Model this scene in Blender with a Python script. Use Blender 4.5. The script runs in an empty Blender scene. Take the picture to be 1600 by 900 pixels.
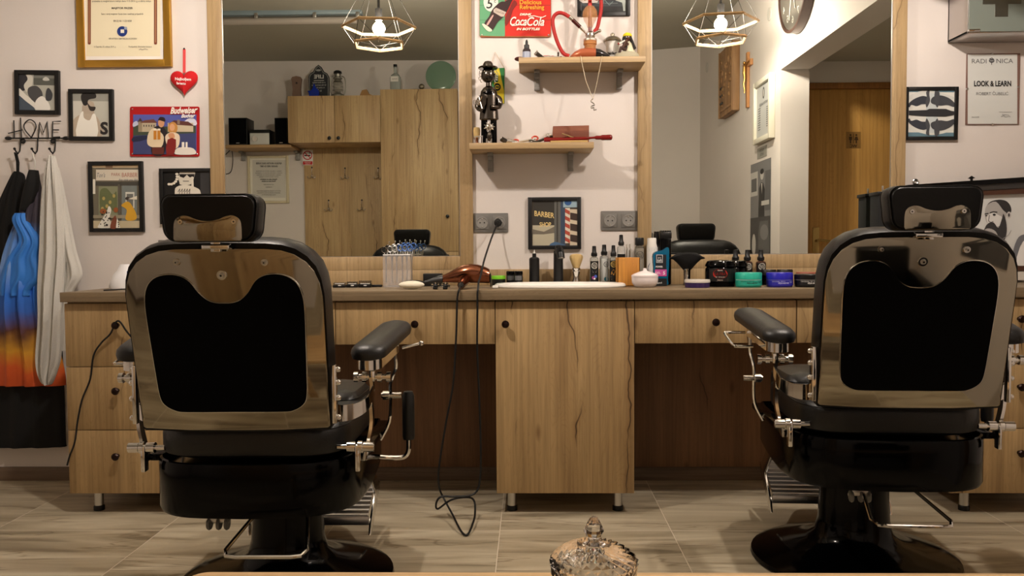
import bpy, bmesh, math, random
from mathutils import Vector, Matrix
random.seed(7)
SC = bpy.context.scene
COL = SC.collection
# ------------------------------------------------------------------ camera
F = 1330.0
CAM = Vector((0.0, -3.78, 1.03))
_a = math.atan(28 / F); _t = math.atan(59 / F); _r = 0.0062
FW = Vector((-math.sin(_a) * math.cos(_t), math.cos(_a) * math.cos(_t), -math.sin(_t)))
R0 = Vector((math.cos(_a), math.sin(_a), 0))
U0 = R0.cross(FW)
RT = R0 * math.cos(_r) - U0 * math.sin(_r)
UP = U0 * math.cos(_r) + R0 * math.sin(_r)
cam_data = bpy.data.cameras.new('camera'); cam = bpy.data.objects.new('camera', cam_data); COL.objects.link(cam)
cam_data.sensor_width = 36.0; cam_data.lens = F / 1600 * 36; cam_data.clip_start = 0.02
m3 = Matrix((RT, UP, -FW)).transposed()
cam.matrix_world = Matrix.Translation(CAM) @ m3.to_4x4()
SC.camera = cam

def ray(px, py):
    return FW + RT * ((px - 800) / F) + UP * ((450 - py) / F)
def P(px, py, Y=0.0):
    """point of the plane Y that the photograph shows at a pixel"""
    d = ray(px, py); return CAM + d * ((Y - CAM.y) / d.y)
def PZ(px, py, z=0.0):
    d = ray(px, py); return CAM + d * ((z - CAM.z) / d.z)
YM = -0.018                                   # plane of the mirror glass
def M(px, py, Y):
    """real point (behind the photographer) whose reflection is seen at a pixel"""
    p = P(px, py, 2 * YM - Y); return Vector((p.x, Y, p.z))
def MX(px, py, X):
    """point of the plane X seen in the mirror"""
    d = ray(px, py); p = CAM + d * ((X - CAM.x) / d.x); return Vector((X, 2 * YM - p.y, p.z))

# ------------------------------------------------------------------ materials
def lin(c):
    return tuple(((v / 255) / 12.92 if v / 255 <= .04045 else ((v / 255 + .055) / 1.055) ** 2.4) for v in c[:3]) + (1.0,)
_mats = {}
def mat(name, rgb, rough=.5, metal=0., spec=.5, trans=0., ior=1.45, emit=None, coat=0., bump=None, alpha=1.):
    if name in _mats: return _mats[name]
    m = bpy.data.materials.new(name); m.use_nodes = True
    b = m.node_tree.nodes['Principled BSDF']
    b.inputs['Base Color'].default_value = lin(rgb)
    b.inputs['Roughness'].default_value = rough
    b.inputs['Metallic'].default_value = metal
    b.inputs['Specular IOR Level'].default_value = spec
    b.inputs['Transmission Weight'].default_value = trans
    b.inputs['IOR'].default_value = ior
    b.inputs['Coat Weight'].default_value = coat
    b.inputs['Alpha'].default_value = alpha
    if emit:
        b.inputs['Emission Color'].default_value = lin(emit[0]); b.inputs['Emission Strength'].default_value = emit[1]
    if bump:
        nt = m.node_tree; N = nt.nodes; L = nt.links
        g = N.new('ShaderNodeNewGeometry'); n = N.new('ShaderNodeTexNoise'); n.inputs['Scale'].default_value = bump[0]; n.inputs['Detail'].default_value = 5
        L.new(g.outputs['Position'], n.inputs['Vector'])
        bp = N.new('ShaderNodeBump'); bp.inputs['Strength'].default_value = bump[1]; bp.inputs['Distance'].default_value = bump[2]
        L.new(n.outputs['Fac'], bp.inputs['Height']); L.new(bp.outputs['Normal'], b.inputs['Normal'])
    _mats[name] = m
    return m
def C(rgb, rough=.5, **k):
    return mat('paint_%d_%d_%d_%d' % (*rgb, int(rough * 100)), rgb, rough, **k)

def ramp(N, pts, interp='LINEAR'):
    r = N.new('ShaderNodeValToRGB'); r.color_ramp.interpolation = interp
    e = r.color_ramp.elements
    while len(e) < len(pts): e.new(.5)
    for i, (p, c) in enumerate(pts):
        e[i].position = p; e[i].color = c
    return r
def mixc(N, L, a, b, fac, mode='MIX'):
    m = N.new('ShaderNodeMix'); m.data_type = 'RGBA'; m.blend_type = mode
    for s, v in ((m.inputs[0], fac), (m.inputs[6], a), (m.inputs[7], b)):
        if isinstance(v, (int, float)): s.default_value = v
        elif isinstance(v, tuple): s.default_value = v
        else: L.new(v, s)
    return m.outputs[2]
def wood(name, light, mid, dark, axis='Z', rough=.55, crack=1., scale=1., seed=0., coat=0.):
    m = bpy.data.materials.new(name); m.use_nodes = True
    nt = m.node_tree; N = nt.nodes; L = nt.links; b = N['Principled BSDF']
    g = N.new('ShaderNodeNewGeometry')
    def mp(al, ac, off):
        q = N.new('ShaderNodeMapping')
        s = {'Z': (ac, ac, al), 'X': (al, ac, ac), 'Y': (ac, al, ac)}[axis]
        q.inputs['Scale'].default_value = tuple(v * scale for v in s)
        q.inputs['Location'].default_value = (off + seed, off * .7 + seed, seed * 1.3)
        L.new(g.outputs['Position'], q.inputs['Vector']); return q.outputs[0]
    def nz(vec, sc, det, dist):
        n = N.new('ShaderNodeTexNoise'); n.inputs['Scale'].default_value = sc; n.inputs['Detail'].default_value = det
        n.inputs['Distortion'].default_value = dist; L.new(vec, n.inputs['Vector']); return n.outputs['Fac']
    a = nz(mp(.5, 5, 0), 1.3, 3, .7)
    r1 = ramp(N, [(.22, lin(dark)), (.42, lin(mid)), (.62, lin(light)), (.9, lin(mid))]); L.new(a, r1.inputs[0])
    fine = nz(mp(3, 120, 5), 1.0, 4, .3)
    r2 = ramp(N, [(.3, (.72, .70, .68, 1)), (.6, (1.08, 1.08, 1.08, 1))]); L.new(fine, r2.inputs[0])
    c = mixc(N, L, r1.outputs[0], r2.outputs[0], .75, 'MULTIPLY')
    cath = nz(mp(.9, 7, 11), 1.6, 1.5, 1.6)
    w = N.new('ShaderNodeMath'); w.operation = 'MULTIPLY'; w.inputs[1].default_value = 26; L.new(cath, w.inputs[0])
    fr = N.new('ShaderNodeMath'); fr.operation = 'PINGPONG'; fr.inputs[1].default_value = .5; L.new(w.outputs[0], fr.inputs[0])
    r3 = ramp(N, [(.0, (.78, .75, .72, 1)), (.2, (1, 1, 1, 1))]); L.new(fr.outputs[0], r3.inputs[0])
    c = mixc(N, L, c, r3.outputs[0], .4, 'MULTIPLY')
    if crack:
        def mth(op, a, b=None, c_=None):
            q = N.new('ShaderNodeMath'); q.operation = op
            for k_, v_ in enumerate((a, b, c_)):
                if v_ is None: continue
                if isinstance(v_, (int, float)): q.inputs[k_].default_value = v_
                else: L.new(v_, q.inputs[k_])
            return q.outputs[0]
        sx = N.new('ShaderNodeSeparateXYZ'); L.new(g.outputs['Position'], sx.inputs[0])
        ac = mth('MULTIPLY_ADD', sx.outputs['Y'], .9, sx.outputs['X']); ac = mth('ADD', ac, seed * .37)
        cv = N.new('ShaderNodeCombineXYZ'); L.new(mth('MULTIPLY', ac, 1.1), cv.inputs[0]); L.new(mth('MULTIPLY', sx.outputs['Z'], 1.5), cv.inputs[2]); cv.inputs[1].default_value = seed
        n1 = nz(cv.outputs[0], 1.6, 4, .0)
        u_ = mth('MULTIPLY_ADD', n1, 1.1, mth('MULTIPLY', ac, 4.6 * scale ** .5)); fr_ = mth('FRACT', u_); fl_ = mth('FLOOR', u_)
        dd_ = mth('ABSOLUTE', mth('SUBTRACT', fr_, .5))
        r4 = ramp(N, [(.0, (.10, .08, .06, 1)), (.007, (.30, .24, .18, 1)), (.018, (.84, .8, .76, 1)), (.10, (1, 1, 1, 1))]); L.new(dd_, r4.inputs[0])
        cm = N.new('ShaderNodeCombineXYZ'); L.new(mth('MULTIPLY', fl_, 3.71), cm.inputs[0]); L.new(mth('MULTIPLY', sx.outputs['Z'], 1.9), cm.inputs[2]); cm.inputs[1].default_value = seed * 2
        mk = nz(cm.outputs[0], 1.0, 3, 0)
        r5 = ramp(N, [(.52, (0, 0, 0, 1)), (.60, (crack, crack, crack, 1))]); L.new(mk, r5.inputs[0])
        c = mixc(N, L, c, mixc(N, L, (1, 1, 1, 1), r4.outputs[0], r5.outputs[0]), 1., 'MULTIPLY')
        v = N.new('ShaderNodeTexVoronoi'); v.inputs['Scale'].default_value = 1.0; L.new(mp(3, 8, 3), v.inputs['Vector'])
        r6 = ramp(N, [(.03, (.4, .3, .22, 1)), (.12, (1, 1, 1, 1))]); L.new(v.outputs['Distance'], r6.inputs[0])
        c = mixc(N, L, c, r6.outputs[0], .7, 'MULTIPLY')
    L.new(c, b.inputs['Base Color']); b.inputs['Roughness'].default_value = rough
    b.inputs['Coat Weight'].default_value = coat
    bp = N.new('ShaderNodeBump'); bp.inputs['Strength'].default_value = .25; bp.inputs['Distance'].default_value = .0006
    L.new(fine, bp.inputs['Height']); L.new(bp.outputs['Normal'], b.inputs['Normal'])
    return m
def plaster(name, rgb):
    m = mat(name, rgb, .85, spec=.2); nt = m.node_tree; N = nt.nodes; L = nt.links; b = N['Principled BSDF']
    g = N.new('ShaderNodeNewGeometry'); n = N.new('ShaderNodeTexNoise'); n.inputs['Scale'].default_value = 1.7; n.inputs['Detail'].default_value = 5
    L.new(g.outputs['Position'], n.inputs['Vector'])
    a = lin(rgb); r = ramp(N, [(.3, tuple(v * .94 for v in a[:3]) + (1,)), (.7, a)]); L.new(n.outputs['Fac'], r.inputs[0]); L.new(r.outputs[0], b.inputs['Base Color'])
    n2 = N.new('ShaderNodeTexNoise'); n2.inputs['Scale'].default_value = 90; n2.inputs['Detail'].default_value = 3; L.new(g.outputs['Position'], n2.inputs['Vector'])
    bp = N.new('ShaderNodeBump'); bp.inputs['Strength'].default_value = .15; bp.inputs['Distance'].default_value = .002
    L.new(n2.outputs['Fac'], bp.inputs['Height']); L.new(bp.outputs['Normal'], b.inputs['Normal'])
    return m
def floor_mat():
    m = bpy.data.materials.new('floor_tile'); m.use_nodes = True; nt = m.node_tree; N = nt.nodes; L = nt.links; b = N['Principled BSDF']
    g = N.new('ShaderNodeNewGeometry')
    mp = N.new('ShaderNodeMapping'); mp.inputs['Location'].default_value = (-.513, .695, 0); L.new(g.outputs['Position'], mp.inputs['Vector'])
    br = N.new('ShaderNodeTexBrick'); br.offset = 0; br.inputs['Scale'].default_value = 1; br.inputs['Brick Width'].default_value = .628; br.inputs['Row Height'].default_value = .628
    br.inputs['Mortar Size'].default_value = .0016; br.inputs['Mortar Smooth'].default_value = .1; br.inputs['Bias'].default_value = 0
    br.inputs['Color1'].default_value = (.2, .2, .2, 1); br.inputs['Color2'].default_value = (.9, .9, .9, 1)
    L.new(mp.outputs[0], br.inputs['Vector'])
    cx = N.new('ShaderNodeMapping'); cx.inputs['Scale'].default_value = (.9, 7, 1); L.new(g.outputs['Position'], cx.inputs['Vector'])
    ad = N.new('ShaderNodeVectorMath'); ad.operation = 'ADD'; L.new(cx.outputs[0], ad.inputs[0]); 
    sc = N.new('ShaderNodeVectorMath'); sc.operation = 'SCALE'; sc.inputs['Scale'].default_value = 7; L.new(br.outputs['Color'], sc.inputs[0]); L.new(sc.outputs[0], ad.inputs[1])
    n1 = N.new('ShaderNodeTexNoise'); n1.inputs['Scale'].default_value = 1.3; n1.inputs['Detail'].default_value = 7; n1.inputs['Distortion'].default_value = 1.2; L.new(ad.outputs[0], n1.inputs['Vector'])
    r1 = ramp(N, [(.3, lin((122, 110, 90))), (.44, lin((164, 152, 128))), (.55, lin((178, 166, 142))), (.72, lin((202, 192, 168)))]); L.new(n1.outputs['Fac'], r1.inputs[0])
    n2 = N.new('ShaderNodeTexNoise'); n2.inputs['Scale'].default_value = .8; n2.inputs['Detail'].default_value = 5; n2.inputs['Distortion'].default_value = .8; L.new(ad.outputs[0], n2.inputs['Vector'])
    s = N.new('ShaderNodeMath'); s.operation = 'SUBTRACT'; s.inputs[1].default_value = .5; L.new(n2.outputs['Fac'], s.inputs[0])
    ab = N.new('ShaderNodeMath'); ab.operation = 'ABSOLUTE'; L.new(s.outputs[0], ab.inputs[0])
    r2 = ramp(N, [(0, (.5, .45, .4, 1)), (.012, (1, 1, 1, 1))]); L.new(ab.outputs[0], r2.inputs[0])
    c = mixc(N, L, r1.outputs[0], r2.outputs[0], .8, 'MULTIPLY')
    c = mixc(N, L, c, lin((214, 203, 184)), br.outputs['Fac'])
    L.new(c, b.inputs['Base Color']); b.inputs['Roughness'].default_value = .28
    return m

OAK = wood('oak_laminate', (178, 149, 104), (164, 135, 92), (142, 113, 74), 'Z', seed=3.1)
OAKX = wood('oak_laminate_horizontal', (186, 154, 112), (172, 140, 98), (150, 118, 80), 'X', seed=1.7, crack=0)
SPL = wood('oak_splashback', (178, 152, 112), (166, 140, 100), (146, 118, 82), 'Z', seed=8.7, crack=.5)
TOP = wood('brown_worktop', (130, 112, 86), (118, 101, 77), (102, 87, 66), 'X', seed=5, crack=0, rough=.45)
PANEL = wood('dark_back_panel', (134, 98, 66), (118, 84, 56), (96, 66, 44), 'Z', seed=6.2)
DOORW = wood('honey_door', (204, 156, 84), (194, 146, 76), (178, 132, 66), 'Z', crack=0, seed=9, scale=.6)
TABLEW = wood('table_wood', (196, 164, 120), (184, 150, 104), (168, 132, 88), 'X', crack=0, seed=4)
SKIRT = wood('skirting_tile', (118, 98, 80), (104, 86, 70), (88, 72, 58), 'X', crack=0, seed=2)
LAMPW = wood('lamp_rail_wood', (206, 170, 128), (196, 160, 118), (180, 144, 104), 'X', crack=0, seed=2.3)
BACKOAK = wood('wardrobe_oak', (196, 168, 124), (180, 150, 108), (156, 126, 86), 'Z', seed=13.3, crack=1)
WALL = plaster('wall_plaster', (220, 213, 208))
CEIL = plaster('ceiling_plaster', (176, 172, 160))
CHROME = mat('chrome', (225, 222, 218), .08, 1)
CHROME2 = mat('dark_chrome_plate', (158, 150, 134), .06, 1)
STEEL = mat('brushed_steel', (200, 198, 195), .28, 1)
LEATHER = mat('black_leather', (7, 7, 8), .36, spec=.3, bump=(160, .25, .002))
LEATHER2 = mat('highlight_leather', (8, 8, 9), .42, spec=.6, bump=(160, .25, .002))  # black leather with specular raised to put lamp highlights on arms and seat
GLOSSB = mat('gloss_black', (3, 3, 4), .12, spec=.16)
BLACKF = mat('black_flock', (5, 5, 6), .95, spec=.1)
BLACK = mat('black_plastic', (14, 14, 15), .4)
FRAMEB = mat('black_frame', (12, 12, 13), .45)
CORD = mat('black_cord', (8, 8, 9), .5)
MIRROR = mat('mirror_glass', (214, 216, 206), .0, 1)
GLASS = mat('clear_glass', (250, 252, 250), .02, trans=1, ior=1.45)
ACRYL = mat('clear_acrylic', (240, 240, 244), .05, trans=1, ior=1.3)
COPPER = mat('copper', (150, 96, 72), .16, 1)
GREY = mat('grey_plastic', (112, 110, 106), .45)
WHITE = mat('white_gloss', (236, 234, 228), .18)
GOLD = mat('gold_leaf', (196, 150, 62), .3, .85)
GUN = mat('gunmetal', (92, 86, 80), .2, 1)
RED = mat('red_gloss', (150, 20, 18), .3)

# ------------------------------------------------------------------ mesh builder
_txt = {}
def text_geo(s, bold=0., shear=0.):
    k = (s, bold, shear)
    if k not in _txt:
        cu = bpy.data.curves.new('t', 'FONT'); cu.body = s; cu.offset = bold; cu.shear = shear; cu.resolution_u = 3; cu.fill_mode = 'FRONT'
        o = bpy.data.objects.new('t', cu); COL.objects.link(o)
        dg = bpy.context.evaluated_depsgraph_get(); dg.update()
        me = bpy.data.meshes.new_from_object(o.evaluated_get(dg))
        vs = [(v.co.x, v.co.y) for v in me.vertices]; fs = [tuple(p.vertices) for p in me.polygons]
        bpy.data.objects.remove(o); bpy.data.curves.remove(cu); bpy.data.meshes.remove(me)
        _txt[k] = (vs, fs)
    return _txt[k]
def smooth_loop(pts, n=6, closed=True):
    out = []; N = len(pts)
    rng = range(N if closed else N - 1)
    for i in rng:
        g = (lambda j: pts[j % N]) if closed else (lambda j: pts[max(0, min(N - 1, j))])
        p0, p1, p2, p3 = [Vector(g(i + d)) for d in (-1, 0, 1, 2)]
        for k in range(n):
            t = k / n
            out.append(.5 * ((2 * p1) + (p2 - p0) * t + (2 * p0 - 5 * p1 + 4 * p2 - p3) * t * t + (3 * p1 - p0 - 3 * p2 + p3) * t ** 3))
    if not closed: out.append(Vector(pts[-1]))
    return out
def rrect(w, h, r, n=6, cx=0, cy=0):
    o = []
    for sx, sy, a0 in ((1, 1, 0), (-1, 1, 90), (-1, -1, 180), (1, -1, 270)):
        for i in range(n + 1):
            a = math.radians(a0 + 90 * i / n)
            o.append((cx + sx * (w / 2 - r) + r * math.cos(a), cy + sy * (h / 2 - r) + r * math.sin(a)))
    return o
class MB:
    def __init__(s, X=None):
        s.v = []; s.f = []; s.m = []; s.mats = []; s.X = X
    def mi(s, m):
        if m not in s.mats: s.mats.append(m)
        return s.mats.index(m)
    def add(s, vs, fs, m):
        b = len(s.v); k = s.mi(m)
        s.v += [(s.X @ Vector(v)) if s.X else Vector(v) for v in vs]
        for f in fs: s.f.append(tuple(i + b for i in f)); s.m.append(k)
        return s
    def box(s, a, b, m, bev=0., R=None):
        a = Vector(a); b = Vector(b)
        lo = Vector([min(a[i], b[i]) for i in range(3)]); hi = Vector([max(a[i], b[i]) for i in range(3)])
        bm = bmesh.new(); bmesh.ops.create_cube(bm, size=1)
        for v in bm.verts: v.co = Vector([lo[i] + (v.co[i] + .5) * (hi[i] - lo[i]) for i in range(3)])
        bev = min(bev, .49 * min(hi - lo))
        if bev > 0: bmesh.ops.bevel(bm, geom=bm.edges[:], offset=bev, segments=2 if bev < .01 else 4, profile=.5, affect='EDGES')
        if R: 
            for v in bm.verts: v.co = R @ v.co
        s.add([v.co.copy() for v in bm.verts], [[v.index for v in f.verts] for f in bm.faces], m); bm.free(); return s
    def loops(s, rings, m, cap=True, closed=False):
        n = len(rings[0]); vs = [p for r in rings for p in r]; fs = []
        K = len(rings)
        for i in range(K if closed else K - 1):
            for j in range(n):
                a, b = i * n + j, i * n + (j + 1) % n; c, d = ((i + 1) % K) * n + (j + 1) % n, ((i + 1) % K) * n + j
                fs.append((a, b, c, d))
        if cap and not closed:
            fs.append(tuple(reversed(range(n)))); fs.append(tuple((K - 1) * n + j for j in range(n)))
        return s.add(vs, fs, m)
    def tube(s, pts, r, m, seg=8, closed=False, flat=None):
        pts = [Vector(p) for p in pts]; N = len(pts); rings = []; prev = None
        for i, p in enumerate(pts):
            a = pts[(i - 1) % N] if (closed or i) else p; b = pts[(i + 1) % N] if (closed or i < N - 1) else p
            t = (b - a).normalized()
            if prev is None:
                q = Vector((0, 0, 1)) if abs(t.z) < .9 else Vector((1, 0, 0)); u = t.cross(q).normalized()
            else:
                u = (prev - t * prev.dot(t)); u = u.normalized() if u.length > 1e-6 else prev
            prev = u; w = t.cross(u); rr = r[i] if isinstance(r, (list, tuple)) else r
            rings.append([p + (u * math.cos(2 * math.pi * k / seg) + w * math.sin(2 * math.pi * k / seg) * (flat or 1)) * rr for k in range(seg)])
        return s.loops(rings, m, closed=closed)
    def cyl(s, a, b, r, m, r2=None, seg=20):
        return s.tube([a, b], [r, r if r2 is None else r2], m, seg)
    def lathe(s, prof, o, m, seg=24, R=None, sx=1, sy=1):
        o = Vector(o); rings = []
        for r, z in prof:
            ring = []
            for k in range(seg):
                p = Vector((r * sx * math.cos(2 * math.pi * k / seg), r * sy * math.sin(2 * math.pi * k / seg), z))
                if R: p = R @ p
                ring.append(o + p)
            rings.append(ring)
        return s.loops(rings, m)
    def ball(s, c, r, m, seg=16, sc=(1, 1, 1), R=None):
        prof = [(max(1e-4, math.sin(math.pi * i / 10)), -math.cos(math.pi * i / 10)) for i in range(11)]
        c = Vector(c); rings = []
        for q, z in prof:
            ring = []
            for k in range(seg):
                p = Vector((q * math.cos(2 * math.pi * k / seg) * r * sc[0], q * math.sin(2 * math.pi * k / seg) * r * sc[1], z * r * sc[2]))
                if R: p = R @ p
                ring.append(c + p)
            rings.append(ring)
        return s.loops(rings, m)
    def prism(s, out, f0, f1, m, bev=0.):
        """outline (2D) extruded between two placing functions"""
        a = [f0(*p) for p in out]; b = [f1(*p) for p in out]
        if not bev: return s.loops([a, b], m)
        cx = sum(p[0] for p in out) / len(out); cy = sum(p[1] for p in out) / len(out)
        def shr(k):
            o2 = []
            n = len(out)
            for i in range(n):
                p, q, r = Vector(out[i - 1][:2]), Vector(out[i][:2]), Vector(out[(i + 1) % n][:2])
                t = (r - p); nn = Vector((t.y, -t.x)); nn = nn.normalized() if nn.length else Vector((0, 0))
                o2.append(q - nn * k * s._sgn(out))
            return o2
        i1, i2 = shr(bev), shr(bev * .3)
        A = lambda o2, t: [f0(*p).lerp(f1(*p), t) for p in o2]
        d = (Vector(f0(*out[0])) - Vector(f1(*out[0]))).length; e = min(.45, bev / d)
        return s.loops([A(i1, 0), A(i2, e * .3), A(out, e), A(out, 1 - e), A(i2, 1 - e * .3), A(i1, 1)], m)
    def _sgn(s, out):
        A = sum(out[i - 1][0] * out[i][1] - out[i][0] * out[i - 1][1] for i in range(len(out)))
        return 1 if A > 0 else -1
    def poly(s, pts, m): return s.add(pts, [tuple(range(len(pts)))], m)
    def build(s, name, parent=None, loc=None, ang=35):
        me = bpy.data.meshes.new(name)
        o0 = Vector(loc) if loc is not None else Vector((0, 0, 0))
        if parent is not None and loc is None:
            q = parent
            while q is not None: o0 = o0 + Vector(q.location); q = q.parent
        me.from_pydata([v - o0 for v in s.v], [], s.f); me.update()
        for m in s.mats: me.materials.append(m)
        me.polygons.foreach_set('material_index', s.m)
        bm = bmesh.new(); bm.from_mesh(me); bmesh.ops.recalc_face_normals(bm, faces=bm.faces[:]); bm.to_mesh(me); bm.free()
        me.polygons.foreach_set('use_smooth', [True] * len(me.polygons))
        me.set_sharp_from_angle(angle=math.radians(ang))
        o = bpy.data.objects.new(name, me); COL.objects.link(o)
        if parent is not None: o.parent = parent
        elif loc is not None: o.location = loc
        return o
def local_build(mb, name, parent):
    """mesh already in the parent's own coordinates"""
    return mb.build(name, parent, loc=(0, 0, 0))
def tag(o, label, cat, group=None, kind=None):
    o['label'] = label; o['category'] = cat
    if group: o['group'] = group
    if kind: o['kind'] = kind
    return o
def thing(name, label, cat, loc, group=None, rz=0.):
    o = bpy.data.objects.new(name, None); COL.objects.link(o); o.empty_display_size = .05
    o.location = loc; o.rotation_euler = (0, 0, rz)
    return tag(o, label, cat, group)
def struct(mb, name):
    o = mb.build(name); o['kind'] = 'structure'; return o
class Art(MB):
    """flat picture: coloured shapes given in photograph pixels, laid on one surface"""
    def __init__(s, mp, mirror=False):
        super().__init__(); s.mp = mp; s.mirror = mirror; s.k = 0
    def sh(s, rgb, pts, smooth=0, rough=.5):
        s.k += 1
        if smooth: pts = [tuple(p) for p in smooth_loop(pts, smooth)]
        return s.poly([s.mp(x, y, s.k) for x, y in pts], C(rgb, rough))
    def rect(s, rgb, x0, y0, x1, y1): return s.sh(rgb, [(x0, y0), (x1, y0), (x1, y1), (x0, y1)])
    def ell(s, rgb, cx, cy, rx, ry, n=18, a=0):
        q = math.radians(a)
        return s.sh(rgb, [(cx + rx * math.cos(2 * math.pi * i / n) * math.cos(q) - ry * math.sin(2 * math.pi * i / n) * math.sin(q), cy + rx * math.cos(2 * math.pi * i / n) * math.sin(q) + ry * math.sin(2 * math.pi * i / n) * math.cos(q)) for i in range(n)])
    def line(s, rgb, pts, w):
        s.k += 1
        for a, b in zip(pts, pts[1:]):
            a = Vector(a); b = Vector(b); t = (b - a).normalized() * .5 * w; n = Vector((-t.y, t.x)); a = a - t * .5; b = b + t * .5
            s.poly([s.mp(*q, s.k) for q in (a + n, b + n, b - n, a - n)], C(rgb, .5))
        return s
    def text(s, rgb, t, cx, y, size=None, width=None, bold=0., shear=0., slope=0., align='c'):
        vs, fs = text_geo(t, bold, shear)
        if not vs: return s
        x0 = min(v[0] for v in vs); x1 = max(v[0] for v in vs)
        sx = size if width is None else width / (x1 - x0); sy = size if size else sx
        s.k += 1; g = -1 if s.mirror else 1
        off = {'c': (x0 + x1) / 2, 'l': x0, 'r': x1}[align]
        s.add([s.mp(cx + g * (v[0] - off) * sx, y - v[1] * sy + slope * (v[0] - off) * sx, s.k) for v in vs], fs, C(rgb, .5))
        return s
def wallmap(Y, step=.00025): return lambda px, py, k: P(px, py, Y - step * k)
def backmap(Y, step=.0004): return lambda px, py, k: M(px, py, Y + step * k)
# ================================================================== THE SETTING
XL, XR, YB = -3.3, 1.60, -4.32
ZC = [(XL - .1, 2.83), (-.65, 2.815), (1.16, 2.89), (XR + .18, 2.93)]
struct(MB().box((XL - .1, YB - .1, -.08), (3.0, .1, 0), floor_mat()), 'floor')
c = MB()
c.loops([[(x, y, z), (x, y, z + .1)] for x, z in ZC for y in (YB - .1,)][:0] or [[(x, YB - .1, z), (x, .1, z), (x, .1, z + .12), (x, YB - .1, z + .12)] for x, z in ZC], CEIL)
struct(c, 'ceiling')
struct(MB().box((XL - .1, 0, 0), (3.0, .1, 3.05), WALL), 'wall_front')
struct(MB().box((XL - .1, YB - .1, 0), (XR + .18, YB, 3.05), WALL), 'wall_back')
struct(MB().box((XL - .1, YB, 0), (XL, 0, 3.05), WALL), 'wall_left')
YE = -1.75; ZH = 2.165; YD = -1.97
struct(MB().box((XR, YB, 0), (XR + .18, YE, 3.05), WALL).box((XR, YE, ZH), (XR + .18, 0, 3.05), WALL), 'wall_right')
struct(MB().box((2.75, YD - .1, 0), (2.9, 0, 2.4), WALL), 'wall_alcove_right')
dl = M(1263, 250, YD).x
struct(MB().box((XR + .18, YD - .12, 2.12), (2.9, YD, 2.4), WALL).box((dl + .84, YD - .12, 0), (2.9, YD, 2.12), WALL).box((XR + .18, YD - .12, 0), (dl - .04, YD, 2.12), WALL), 'wall_alcove_back')
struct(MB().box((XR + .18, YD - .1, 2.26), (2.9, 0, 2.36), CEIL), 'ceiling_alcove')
struct(MB().box((XL, -.012, 0), (2.75, 0, .062), SKIRT, .002), 'baseboard_front')
struct(MB().box((XL, YB, 0), (XL + .012, -.012, .062), SKIRT, .002), 'baseboard_left')
struct(MB().box((XL + .012, YB, 0), (-2.14, YB + .012, .062), SKIRT, .002), 'baseboard_back')
# WC door
BR = mat('aged_brass', (190, 160, 100), .4, .7)
d = struct(MB().box((dl, YD - .06, .01), (dl + .8, YD - .02, 2.08), DOORW, .002), 'door_1')
DFR = wood('door_frame_wood', (160, 108, 48), (148, 98, 42), (134, 86, 36), 'Z', crack=0, seed=12)
MB().box((dl - .04, YD - .08, 0), (dl - .002, YD + .012, 2.12), DFR, .003).box((dl + .802, YD - .08, 0), (dl + .84, YD + .012, 2.12), DFR, .003).box((dl - .04, YD - .08, 2.082), (dl + .84, YD + .012, 2.12), DFR, .003).build('door_frame', d)
hx = dl + .06
h = MB(); h.box((hx - .022, YD - .022, .94), (hx + .022, YD - .012, 1.17), BR, .004)
h.cyl((hx, YD - .014, 1.08), (hx, YD + .035, 1.08), .009, BR); h.tube([(hx, YD + .032, 1.085), (hx + .06, YD + .036, 1.078), (hx + .13, YD + .034, 1.07)], .009, BR)
h.build('door_handle', d)
a = Art(backmap(YD - .0195), True); a.rect((150, 112, 56), 1322, 206, 1345, 232)
for cx, w in ((1329, 0), (1338, 1)):
    a.ell((70, 46, 16), cx, 211, 1.6, 1.6, 10); a.sh((70, 46, 16), [(cx - 2.6 + w, 213.5), (cx + 2.6 - w, 213.5), (cx + 2.2 + w, 219), (cx + 1, 219), (cx + 1, 224), (cx - 1, 224), (cx - 1, 219), (cx - 2.2 - w, 219)])
a.rect((70, 46, 16), 1333.2, 209, 1334, 224); a.text((70, 46, 16), 'WC', 1333.5, 230.3, 6.6, bold=.03)
o = a.build('toilet_sign'); tag(o, 'small brass toilet sign on the honey-coloured wooden door', 'sign')

# ------------------------------------------------------------------ worktop and cabinets
ZT = .877; YF = -.50
def X_(px, Y=YF, py=600): return P(px, py, Y).x
def Z_(px, py, Y=YF): return P(px, py, Y).z
xw0 = X_(93, -.52, 460)
o = MB().box((xw0, -.52, ZT - .038), (2.7, -.012, ZT), TOP, .0015).build('worktop')
tag(o, 'long brown wood-grain worktop running along the wall under the mirrors', 'worktop')
KNOB = mat('bronze_knob', (40, 24, 20), .25, .6)
def knob(px, py, parent, r=.0145, Y=YF):
    p = P(px, py, Y); k = MB()
    R = Matrix.Rotation(math.radians(90), 3, 'X')
    k.lathe([(.001, 0), (.008, 0), (.0055, .008), (.007, .013), (r, .018), (r * 1.02, .024), (r * .75, .029), (.001, .031)], p, KNOB, 20, R)
    return k.build('knob', parent)
def legs(x0, x1, parent, ys=(-.44, -.09), z=.083):
    for y in ys:
        for x in (x0, x1):
            l = MB().cyl((x, y, .018), (x, y, z), .0175, STEEL)
            lo = l.build('leg', parent)
            MB().lathe([(.001, 0), (.021, 0), (.021, .016), (.018, .02), (.001, .02)], (x, y, 0), BLACK).build('foot', lo)
zt = ZT - .045; zb = .083
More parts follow.
